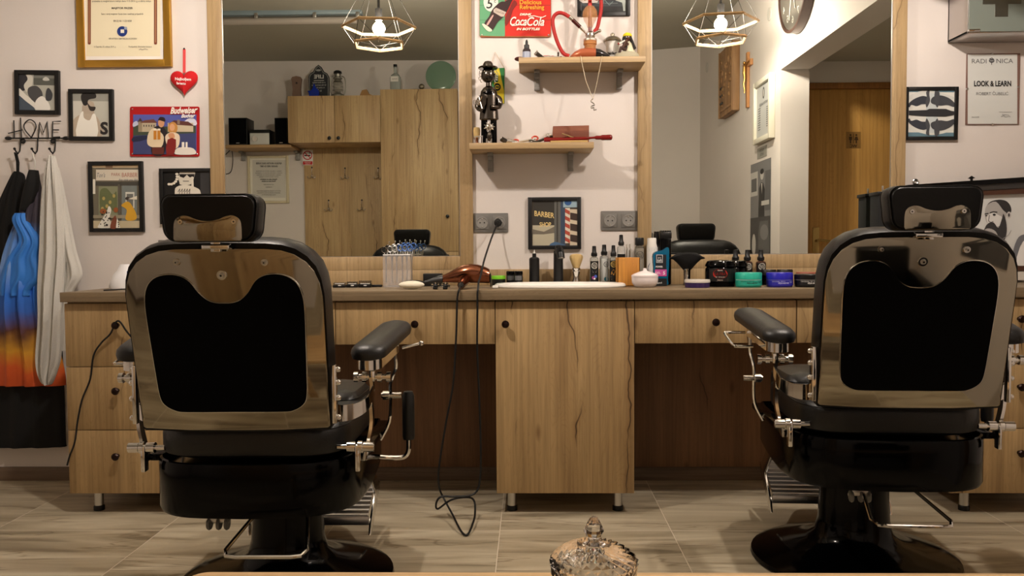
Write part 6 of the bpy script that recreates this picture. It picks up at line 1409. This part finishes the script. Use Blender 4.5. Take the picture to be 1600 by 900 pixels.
# stereo shelf
YS_ = 2 * YM - (7.72 - 3.78); z0_ = bz(226, 400, YS_); xs = M(350, 226, YS_).x - .02
t = thing('stereo_shelf', 'oak shelf carrying the stereo and two loudspeakers, seen in the left mirror', 'shelf', ((xs + xa) / 2, YB, z0_ - .026))
MB().box((xs, YB + .001, z0_ - .026), (xa - .001, YS_, z0_), OAKX, .001).build('board', t)
for px in (378, 457):
    p = M(px, 240, YB + .05); 
    if px > 450: p.x = xa - .03
    MB().box((p.x - .02, YB + .001, z0_ - .11), (p.x + .02, YB + .025, z0_ - .026), BRK, .004).box((p.x - .018, YB + .001, z0_ - .045), (p.x + .018, YB + .10, z0_ - .026), BRK, .004).build('bracket', t)
YQ = YS_ - .01
def bbox(px0, px1, pyt, dep, z, name, label, cat, mt, group=None, Yf=None, bev=.003):
    Yf = Yf or YQ; a_ = M(px0, 200, Yf).x; b_ = M(px1, 200, Yf).x; zt = M((px0 + px1) / 2, pyt, Yf).z
    t = thing(name, label, cat, ((a_ + b_) / 2, Yf - dep / 2, z), group)
    MB().box((a_, Yf - dep, z), (b_, Yf, zt), mt, bev).build('cabinet' if 'speaker' in name else 'body', t); return t, a_, b_, zt
for p0, p1, lab in ((357, 386, 'black loudspeaker at the far left of the stereo shelf'), (429, 449, 'black loudspeaker between the stereo and the wall cabinet')):
    t, a_, b_, zt = bbox(p0, p1, 184, .20, z0_ + .0005, 'loudspeaker', lab, 'loudspeaker', BLACK, 'loudspeakers')
    m = MB(); m.box((a_ + .006, YQ, z0_ + .01), (b_ - .006, YQ + .006, zt - .006), BLACKF, .002); m.build('grille', t); m = MB(); m.box(((a_ + b_) / 2 - .015, YQ + .006, z0_ + .014), ((a_ + b_) / 2 + .015, YQ + .0068, z0_ + .019), STEEL); m.build('badge', t)
t, a_, b_, zt = bbox(390, 421, 202.5, .18, z0_ + .0005, 'stereo', 'small stereo with silver front between the loudspeakers', 'stereo', BLACK)
zmid = M(405, 208, YQ).z; m = MB(); m.box((a_ + .002, YQ, z0_ + .002), (b_ - .002, YQ + .005, zmid), mat('silver_front', (200, 200, 196), .35), .002); m.cyl((a_ + .05, YQ + .004, (z0_ + zmid) / 2), (a_ + .05, YQ + .02, (z0_ + zmid) / 2), .024, CHROME); m.build('front_panel', t)
o = MB().tube(smooth_loop([M(362, 232, YB + .03), M(354, 240, YB + .02), M(348, 246, YB + .02), M(340, 252, YB + .02)], 4, False), .004, CORD, 6).tube(smooth_loop([M(362, 232, YB + .03), M(364, 250, YB + .02), M(361, 268, YB + .02), M(352, 272, YB + .02), M(343, 268, YB + .02)], 4, False), .0035, CORD, 6).build('speaker_cable'); tag(o, 'black cable dangling under the stereo shelf', 'cable')
# framed notice on the back wall
def back_frame(name, label, r, bpx, fm, artfn, Yw=YB, cat='certificate'):
    x0, y0, x1, y1 = r; p, q = M(x0, y0, Yw), M(x1, y1, Yw); b = bpx * (2 * YM - Yw - CAM.y) / F
    t = thing(name, label, cat, ((p.x + q.x) / 2, Yw, (p.z + q.z) / 2)); d = .02
    m = MB(); m.box((p.x, Yw, q.z), (p.x + b, Yw + d, p.z), fm, .003).box((q.x - b, Yw, q.z), (q.x, Yw + d, p.z), fm, .003).box((p.x + b, Yw, q.z), (q.x - b, Yw + d, q.z + b), fm, .003).box((p.x + b, Yw, p.z - b), (q.x - b, Yw + d, p.z), fm, .003); m.build('frame', t)
    a = Art(lambda x, y, k: M(x, y, Yw + .008 + .0004 * k), True); artfn(a); a.build('sheet', t); return t
def art_notice(a):
    a.rect((228, 226, 214), 388, 243, 452, 316); a.rect((206, 204, 196), 394.5, 250, 446, 309)
    a.text((60, 60, 62), 'REPUBLIKA HRVATSKA GRAD ZAGREB', 420, 256.5, 3.6, width=40, bold=.03); a.text((60, 60, 62), 'GRADSKI URED ZA OBRT', 420, 261, 3.6, width=28, bold=.03)
    for y, w in ((268, 40), (271, 42), (274, 38), (277, 30)): a.text((110, 110, 110), 'rjesenje o izdavanju obrtnice za obavljanje', 420, y, 2.6, width=w)
    for y, w in ((281, 26), (284, 22)): a.text((60, 60, 62), 'frizerski salon za muskarce', 420, y, 3, width=w, bold=.03)
    for y, w in ((289, 16), (293, 10), (299, 38), (302, 36), (305, 22)): a.text((100, 100, 100), 'obrtnica vrijedi od dana izdavanja', 420, y, 2.6, width=w)
back_frame('framed_notice', 'cream-framed notice on the white wall under the stereo shelf', (387, 243.5, 452.5, 317.5), 4, mat('cream_frame', (206, 196, 168), .4), art_notice)
# no smoking sticker
t = thing('no_smoking_sign', 'small white no-smoking sign at the top left corner of the hook panel', 'sign', (M(480, 246, YP).x, YP, M(480, 246, YP).z))
a = Art(lambda x, y, k: M(x, y, YP + .0006 + .0004 * k), True); a.rect((230, 228, 226), 472.5, 234.5, 489, 258)
a.ell((190, 30, 34), 480.5, 242.7, 7.4, 7.2, 28); a.ell((230, 228, 226), 480.5, 242.7, 5.9, 5.7, 28); a.rect((30, 28, 28), 475.5, 242, 485, 244); a.line((30, 28, 28), [(484, 241), (483, 238.5), (485, 237)], .7); a.line((190, 30, 34), [(476, 238.5), (485, 247)], 1.4)
a.rect((190, 30, 34), 473.3, 252, 488.2, 257.2); a.text((236, 220, 218), 'ZABRANJENO', 480.7, 254.4, 2.2, width=10); a.text((236, 220, 218), 'PUSENJE', 480.7, 256.7, 2.2, width=7); a.build('print', t)
# ---- things on the wall cabinet and wardrobe
kq = (2 * YM - (YFc - .13) - CAM.y) / F; YO = YFc - .13; zc_t = zc1 + .0005; zw_t = zw1 + .0005
def mo(px): return M(px, 140, YO).x
def outline(name, label, cat, pts, base, y_base, th, mt, part, dy=0.):
    """upright object with a shaped outline and a real thickness"""
    cx = sum(p[0] for p in pts) / len(pts)
    t = thing(name, label, cat, (mo(cx), YO + dy, base))
    MB().prism(pts, lambda x, y: Vector((mo(x), YO + dy + th / 2, base + max(0, (y_base - y)) * kq)), lambda x, y: Vector((mo(x), YO + dy - th / 2, base + max(0, (y_base - y)) * kq)), mt, min(.004, th * .3)).build(part, t); return t
t = outline('cutting_board', 'brown rounded wooden board standing at the left end of the wall cabinet', 'board', [(456.5, 149), (458, 135), (457, 125), (455.6, 119), (457.5, 116), (464, 114.6), (470, 116), (472, 119), (471, 126), (470, 136), (471, 149)], zc_t, 149, .03, C((116, 92, 78), .6), 'board')
MB().cyl((mo(464.5), YO + .016, zc_t + 23.5 * kq), (mo(464.5), YO + .02, zc_t + 23.5 * kq), .008, BLACK).build('hole_plug', t)
t = outline('chalkboard_sign', 'black arched chalkboard sign with white lettering on the wall cabinet', 'sign', [(483, 149), (482.5, 116), (486, 110), (490, 108), (494, 101), (498.5, 97.5), (503, 101), (507, 108), (512, 111), (515, 117), (514.5, 149)], zc_t, 149, .018, C((30, 32, 36), .6), 'board')
a = Art(lambda x, y, k: Vector((mo(x), YO + .0095 + .0004 * k, zc_t + (149 - y) * kq)), True)
a.line((150, 152, 150), [(484.5, 148), (484, 117), (487, 112), (491, 110), (495, 103), (498.5, 99.5), (502, 103), (506, 110), (511, 112.5), (513.5, 118), (513, 148)], .7)
a.text((196, 196, 192), 'LIFE', 499, 118.5, 8, width=15, bold=.03); a.ell((150, 152, 150), 498.5, 106, 4, 1.6); a.rect((190, 190, 186), 491, 121.5, 507, 122.3)
for i, (s, y, w) in enumerate((('is not about waiting', 126, 20), ('for the storm to pass', 130, 22), ('it is about learning', 134, 18), ('to Dance in', 139, 16), ('Rain', 145.5, 9))): a.text((186, 186, 182), s, 499 - (i > 2) * 4, y, 3.8 + (i > 2) * 1.6, width=w, shear=.2)
a.build('lettering', t)
t = outline('glass_fish', 'cobalt blue glass fish in front of the chalkboard sign', 'ornament', [tuple(q) for q in smooth_loop([(486, 148), (485, 142), (483, 139), (488, 139), (492, 134), (493, 127), (496, 134), (500, 138), (501, 144), (498, 148.6), (490, 149)], 2)], zc_t, 149, .028, mat('cobalt_glass', (24, 54, 170), .08, trans=.3), 'fish', .05)
# lantern
t = thing('oil_lantern', 'grey metal oil lantern with glass chimney beside the chalkboard sign', 'lantern', (mo(528), YO, zc_t)); LM = mat('lantern_metal', (150, 148, 138), .4, .7)
l = lambda part, prof, mt, seg=20: MB().lathe([(max(.0004, r * kq), zc_t + h * kq) for r, h in prof], (mo(528), YO, 0), mt, seg).build(part, t)
l('tank', [(0, 0), (10.5, 0), (11, 2), (10, 5), (6, 7), (4.5, 9), (0, 9)], LM); l('chimney', [(3.5, 9), (6.5, 13), (7.2, 18), (6, 23), (4.2, 26), (4.0, 26), (5.8, 22.8), (7, 18), (6.3, 13), (3.3, 9)], GLASS)
l('hood', [(0, 25), (6.5, 25), (5, 28), (7, 30), (7, 31), (4.5, 33), (5, 37), (0, 38)], LM); l('cap', [(0, 38), (6.4, 38), (6, 41), (3, 42.5), (0, 42.5)], BLACK)
m = MB()
for s in (-1, 1): m.tube(smooth_loop([(mo(528) + s * 9 * kq, YO, zc_t + 4 * kq), (mo(528) + s * 11.5 * kq, YO, zc_t + 12 * kq), (mo(528) + s * 11 * kq, YO, zc_t + 30 * kq), (mo(528) + s * 5.5 * kq, YO, zc_t + 34 * kq)], 4, False), .0052, LM, 8)
for h in (12, 17.5, 23): m.tube([(mo(528) + 7.7 * kq * math.cos(j * math.pi / 8), YO + 7.7 * kq * math.sin(j * math.pi / 8), zc_t + h * kq) for j in range(16)], .0024, LM, 6, closed=True)
m.build('side_tubes', t)
outline('wooden_shoe_last', 'angular light wooden piece lying on the wall cabinet beside the wardrobe', 'block', [(563, 145), (566.5, 137.5), (573.5, 136), (577, 143), (587, 147), (587, 148.5), (575, 148.5), (571, 147)], zc_t, 148.5, .06, C((158, 118, 68), .5), 'block')
# bottle on wardrobe
t = thing('liquor_bottle', 'clear glass bottle with white label and black stopper on the wardrobe', 'bottle', (mo(618), YO, zw_t))
l = lambda part, prof, mt, seg=20: MB().lathe([(max(.0004, r * kq), zw_t + h * kq) for r, h in prof], (mo(618), YO, 0), mt, seg).build(part, t)
l('body', [(0, 0), (8, 0), (8.4, 1.5), (8.4, 22), (6, 26), (3, 28), (2.6, 37), (3.2, 38), (0, 38)], mat('pale_glass', (200, 208, 204), .05, trans=.6, ior=1.3), 24); l('stopper', [(0, 38), (3, 38), (3, 42), (0, 42)], BLACK)
a = Art(lambda x, y, k: Vector((mo(x), YO + .0555 + .0004 * k, zw_t + (139 - y) * kq)), True); a.rect((214, 212, 206), 612, 117, 624, 125); a.text((90, 90, 90), 'RAKIJA', 618, 122, 3, width=8); a.build('label', t)
t = thing('ornate_flask', 'dark oval flask with round silver stopper lying on the wardrobe', 'flask', (mo(648), YO, zw_t))
MB().ball((mo(648), YO, zw_t + .011), 1, C((26, 26, 28), .3), 24, (18 * kq, .05, .011)).build('body', t); MB().ball((mo(659), YO + .01, zw_t + .042), .026, mat('hammered_silver', (150, 142, 124), .35, .8, bump=(90, 1, .006)), 18).cyl((mo(657), YO, zw_t + .008), (mo(659), YO + .01, zw_t + .03), .012, LM).build('stopper', t)
t = thing('glass_disc', 'large round green glass plate standing on the wardrobe', 'plate', (mo(689), YO, zw_t)); GG = mat('green_glass_plate', (112, 146, 122), .12, trans=.0, alpha=.72)
Rx = Matrix.Rotation(math.radians(90), 3, 'X'); rr_ = 23.6 * kq
MB().lathe([(.0004, -.006), (rr_ * .7, -.006), (rr_ * .96, -.004), (rr_, 0), (rr_ * .96, .006), (rr_ * .7, .010), (.0004, .010)], (mo(689), YO, zw_t + rr_ - .002), GG, 48, Rx).build('plate', t)
m = MB(); 
for s in (-1, 1): m.box((mo(689 + s * 11) - .012, YO - .03, zw_t), (mo(689 + s * 11) + .012, YO + .02, zw_t + .018), C((60, 90, 70), .4), .004)
m.build('stand', t)
# ---- fluorescent batten and tube on the ceiling
pL = M(340, 21, 2 * YM - (6.42 - 3.78)); YT = -2.66; xL, xR = XL + .15, M(566, 20, YT).x; zC = 2.826
t = thing('ceiling_batten', 'long pale ceiling batten with a tube and clips, seen in the left mirror', 'lamp', ((xL + xR) / 2, YT, zC - .06))
MB().box((xL, YT - .04, zC - .035), (xR, YT + .03, zC + .004), mat('pale_blue_metal', (120, 134, 140), .35), .006).build('housing', t)
MB().cyl((xL + .05, YT - .005, zC - .075), (xR - .04, YT - .005, zC - .075), .027, mat('unlit_tube', (160, 150, 140), .25), seg=16).build('tube', t)
for x in (M(402, 30, YT).x, xR - .35, xL + .06, xR - .03): MB().box((x - .014, YT - .035, zC - .06), (x + .014, YT + .034, zC - .02), STEEL, .004).build('clip', t)
# ================================================================== SIDE WALL (seen in the right mirror)
def sidebox(t, nm, px0, px1, pyt0, pyb0, thick, mt, inset=0., bev=.003, x=None):
    """box on the right wall between two mirror pixels measured on its face"""
    xf = XR - thick; a_ = MX(px0, pyt0, xf); b_ = MX(px1, pyt0, xf); zb_ = MX(px0, pyb0, xf).z
    return MB().box((xf, a_.y, zb_), (XR - .001, b_.y, a_.z), mt, bev).build(nm, t), a_, b_, zb_
# clock
cy, cz, rc = -1.37 + 2 * YM * 0, 2.575, .275; cp_ = MX(1241, 30, XR - .04); cy = cp_.y
t = thing('wall_clock', 'big round dark-rimmed wall clock above the passage, seen in the right mirror', 'clock', (XR - .02, cy, cz)); RYm = Matrix.Rotation(math.radians(-90), 3, 'Y')
MB().lathe([(.0004, 0), (rc, 0), (rc, .055), (rc - .018, .055), (rc - .020, .045), (.0004, .045)], (XR - .001, cy, cz), C((60, 42, 36), .4), 56, RYm).build('rim', t)
MB().lathe([(.0004, .045), (rc - .020, .045), (rc - .020, .047), (.0004, .0475)], (XR - .001, cy, cz), C((72, 68, 62), .6), 56, RYm).build('dial', t)
xf = XR - .0495
def sidetext(mb, s, yc, zc, size, mt, bold=.0):
    vs, fs = text_geo(s, bold, 0.); x0 = min(v[0] for v in vs); x1 = max(v[0] for v in vs); ym = (min(v[1] for v in vs) + max(v[1] for v in vs)) / 2
    # reads correctly for someone in the room looking at the wall (towards +X): left is +Y
    mb.add([Vector((xf, yc - (v[0] - (x0 + x1) / 2) * size, zc + (v[1] - ym) * size)) for v in vs], fs, mt)
m = MB(); NUM = C((190, 186, 176), .4)
for i in range(1, 13):
    a_ = math.radians(30 * i); sidetext(m, str(i), cy - (rc - .075) * math.sin(a_), cz + (rc - .075) * math.cos(a_), .062, NUM)
m.build('numerals', t)
m = MB(); 
for ang, ln in ((200, .16), (163, .20)): a_ = math.radians(ang); m.tube([(xf - .003, cy, cz), (xf - .003, cy - ln * math.sin(a_), cz + ln * math.cos(a_))], .003, NUM, 5)
m.build('hands', t)
# carved board
CW = wood('carved_board_wood', (164, 126, 86), (146, 108, 70), (118, 84, 54), 'Z', crack=0, seed=31, scale=2)
t = thing('carved_board', 'carved wooden relief board on the side wall, seen in the right mirror', 'carving', (XR - .02, MX(1134, 130, XR - .05).y, 2.35))
o, a_, b_, zb_ = sidebox(t, 'board', 1124, 1145, 84, 186, .055, CW); y0_, y1_ = min(a_.y, b_.y), max(a_.y, b_.y); h_ = a_.z - zb_
m = MB(); xs_ = XR - .055
m.box((xs_ - .006, y0_ + .03, zb_ + .04), (xs_, y1_ - .03, zb_ + .06), CW, .003); random.seed(11)
for i in range(30):
    yy = random.uniform(y0_ + .05, y1_ - .05); zz_ = random.uniform(zb_ + .08, zb_ + h_ - .09); m.ball((xs_, yy, zz_), 1, CW, 8, (.010, random.uniform(.012, .03), random.uniform(.01, .03)))
for e in (0, 1): m.box((xs_ - .008, (y0_ if e == 0 else y1_ - .02), zb_), (xs_, (y0_ + .02 if e == 0 else y1_), zb_ + h_), CW, .003)
m.build('relief', t)
m = MB(); 
for i in range(9): m.box((xs_ - .003, y0_ + .06 + .035 * (i % 3), zb_ + .1 + .06 * (i // 3)), (xs_ - .0005 - .01, y0_ + .075 + .035 * (i % 3), zb_ + .115 + .06 * (i // 3)), BLACK)
m.build('dark_inlays', t)
# crucifix
t = thing('crucifix', 'wooden crucifix with a gold figure on the side wall', 'crucifix', (XR - .01, MX(1167, 120, XR).y, MX(1167, 120, XR).z)); CRW = C((186, 132, 82), .5); pc = MX(1166.5, 82, XR - .02); pb = MX(1166.5, 168, XR - .02); zx = MX(1166.5, 101, XR - .02).z
MB().box((XR - .02, pc.y - .022, pb.z), (XR - .001, pc.y + .022, pc.z), CRW, .002).build('upright', t); MB().box((XR - .021, pc.y - .11, zx - .022), (XR - .0005, pc.y + .11, zx + .022), CRW, .002).build('crossbar', t)
GB = mat('gilt', (190, 150, 84), .3, .9); m = MB(); m.tube([(XR - .034, pc.y, zx - .01), (XR - .036, pc.y, zx - .06), (XR - .034, pc.y + .004, zx - .10), (XR - .040, pc.y + .006, zx - .14), (XR - .032, pc.y, zx - .19), (XR - .034, pc.y, zx - .205)], [.012, .014, .010, .010, .006, .005], GB, 10); m.ball((XR - .036, pc.y, zx + .012), .012, GB, 12)
for s in (-1, 1): m.tube([(XR - .034, pc.y, zx - .015), (XR - .03, pc.y + s * .05, zx), (XR - .024, pc.y + s * .09, zx + .012)], [.007, .005, .004], GB, 8)
m.build('figure', t)
# certificate on the side wall
WF = mat('white_frame', (226, 222, 206), .35)
def side_frame(name, label, px0, px1, pyt, pyb, thick, fm, b, cat, paper, fn):
    t = thing(name, label, cat, (XR - .01, MX((px0 + px1) / 2, pyt, XR).y, MX(px0, pyt, XR).z)); xf_ = XR - thick; a_ = MX(px0, pyt, xf_); y_b = MX(px1, pyt, xf_).y; zt = a_.z; zb2 = MX(px0, pyb, xf_).z; y0, y1 = min(a_.y, y_b), max(a_.y, y_b)
    if b:
        m = MB(); X0, X1 = xf_, XR - .001; m.box((X0, y0, zb2), (X1, y0 + b, zt), fm, .004).box((X0, y1 - b, zb2), (X1, y1, zt), fm, .004).box((X0, y0 + b, zb2), (X1, y1 - b, zb2 + b), fm, .004).box((X0, y0 + b, zt - b), (X1, y1 - b, zt), fm, .004); m.build('frame', t)
    m = MB(); m.box((XR - thick * .5, y0 + b * .8, zb2 + b * .8), (XR - .001, y1 - b * .8, zt - b * .8), paper); m.build('sheet', t)
    m = MB(); fn(m, XR - thick * .5 - .0006, y0 + b, y1 - b, zb2 + b, zt - b); m.build('print', t); return t
def rectx(m, x, y0, y1, z0, z1, mt): m.poly([Vector((x, y0, z0)), Vector((x, y1, z0)), Vector((x, y1, z1)), Vector((x, y0, z1))], mt)
def ellx(m, x, yc, zc, ry, rz, mt, n=18): m.poly([Vector((x, yc + ry * math.cos(2 * math.pi * i / n), zc + rz * math.sin(2 * math.pi * i / n))) for i in range(n)], mt)
def cert_fn(m, x, y0, y1, z0, z1):
    D_ = C((90, 92, 94), .5); ym = (y0 + y1) / 2; h = z1 - z0; ellx(m, x, ym, z1 - h * .17, .026, .04, D_); ellx(m, x - .0004, ym, z1 - h * .17, .015, .026, C((190, 190, 186), .5))
    global xf; s_ = xf; xf = x - .0002; sidetext(m, 'MASTER BARBER', ym, z1 - h * .37, .028, D_); xf = s_
    for i in range(10):
        rectx(m, x, y1 - .10, y1 - .04, z1 - h * (.48 + i * .04), z1 - h * (.475 + i * .04) + .004, D_); rectx(m, x, y0 + .04, y0 + .10, z1 - h * (.44 + i * .045), z1 - h * (.435 + i * .045) + .004, D_)
side_frame('framed_certificate', 'white-framed certificate on the side wall next to the passage', 1176, 1202, 132, 227, .04, WF, .035, 'certificate', C((196, 198, 198), .5), cert_fn)
def tag_fn(m, x, y0, y1, z0, z1):
    global xf; s_ = xf; xf = x - .0002; sidetext(m, 'MASTER', (y0 + y1) / 2, z0 + (z1 - z0) * .68, .03, C((50, 50, 50), .5)); sidetext(m, 'HOTEL', (y0 + y1) / 2, z0 + (z1 - z0) * .3, .028, C((50, 50, 50), .5)); xf = s_
side_frame('name_plate', 'little grey plate under the white-framed certificate', 1182.5, 1197, 232.5, 249, .006, WF, 0, 'sign', C((150, 148, 140), .4), tag_fn)
def poster_fn(m, x, y0, y1, z0, z1):
    h = z1 - z0; w = y1 - y0; K = [C(c, .5) for c in ((60, 60, 62), (36, 36, 38), (190, 188, 184), (120, 120, 122), (90, 90, 92))]
    rectx(m, x, y0, y1, z1 - h * .5, z1, K[3]); rectx(m, x - .0003, y0, y0 + w * .38, z1 - h * .30, z1 - h * .08, K[2]); rectx(m, x - .0006, y0 + w * .05, y0 + w * .33, z1 - h * .26, z1 - h * .14, K[4])
    rectx(m, x - .0003, y1 - w * .25, y1, z1 - h * .45, z1 - h * .1, K[4])
    m.poly([Vector((x - .0009, y0 + w * a, z1 - h * b)) for a, b in ((.42, .5), (.45, .24), (.55, .19), (.66, .2), (.74, .26), (.72, .5))], K[1]); ellx(m, x - .0012, y0 + w * .6, z1 - h * .125, w * .085, h * .045, K[2]); ellx(m, x - .0015, y0 + w * .6, z1 - h * .095, w * .09, h * .025, K[1])
    m.poly([Vector((x - .0012, y0 + w * a, z1 - h * b)) for a, b in ((.56, .2), (.62, .2), (.6, .3))], K[2]); rectx(m, x - .0015, y1 - w * .42, y1 - w * .05, z1 - h * .4, z1 - h * .36, K[2])
    rectx(m, x - .0003, y0, y1, z0, z1 - h * .5, K[0]); m.poly([Vector((x - .0006, y0 + w * a, z0 + h * b)) for a, b in ((.45, .0), (.42, .35), (.5, .46), (.9, .46), (.97, .3), (.95, 0))], K[4]); ellx(m, x - .0009, y0 + w * .72, z0 + h * .36, w * .2, h * .07, K[3]); ellx(m, x - .0009, y0 + w * .2, z0 + h * .25, w * .1, h * .1, K[2])
side_frame('barber_poster', 'tall black and white poster of a man in a waistcoat beside the passage', 1172.5, 1203.5, 258, 424, .006, WF, 0, 'poster', C((120, 120, 120), .4), poster_fn)
for px, py, lab in ((1105, 105, 'round white cover disc on the side wall left of the carved board'), (1203, 22, 'round white cover disc high on the side wall beside the clock')):
    p = MX(px, py, XR); o = MB().lathe([(.0004, 0), (.045, 0), (.043, .006), (.0004, .008)], (XR - .001, p.y, p.z), C((196, 192, 186), .5), 28, RYm).build('cover_disc'); tag(o, lab, 'wall cover', 'round wall covers')
# black chair added out of view to darken the right chair's back plate reflection
t = thing('added_armchair', 'added black leather chair behind the table, out of view, darkening the right chair plate', 'added_armchair', (1.16, -2.98, 0))
m = MB(); m.box((.88, -3.26, .20), (1.44, -2.70, .44), LEATHER, .05); m.build('seat', t)
m = MB(); m.box((.88, -3.36, .22), (1.44, -3.20, .86), LEATHER, .06); m.build('backrest', t)
for x in (.80, 1.42):
    m = MB(); m.box((x, -3.32, .12), (x + .11, -2.68, .60), LEATHER, .04); m.build('armrest', t)
for x in (.84, 1.46):
    for y in (-3.26, -2.74): MB().cyl((x, y, 0), (x, y, .13), .018, BLACK).build('leg', t)
SC.view_settings.view_transform = 'Standard'; SC.view_settings.look = 'None'; SC.view_settings.gamma = 1.0; SC.view_settings.use_curve_mapping = False; SC.view_settings.exposure = 0.1
w = bpy.data.worlds.new('world'); SC.world = w; w.use_nodes = True; w.node_tree.nodes['Background'].inputs[0].default_value = (0, 0, 0, 1)
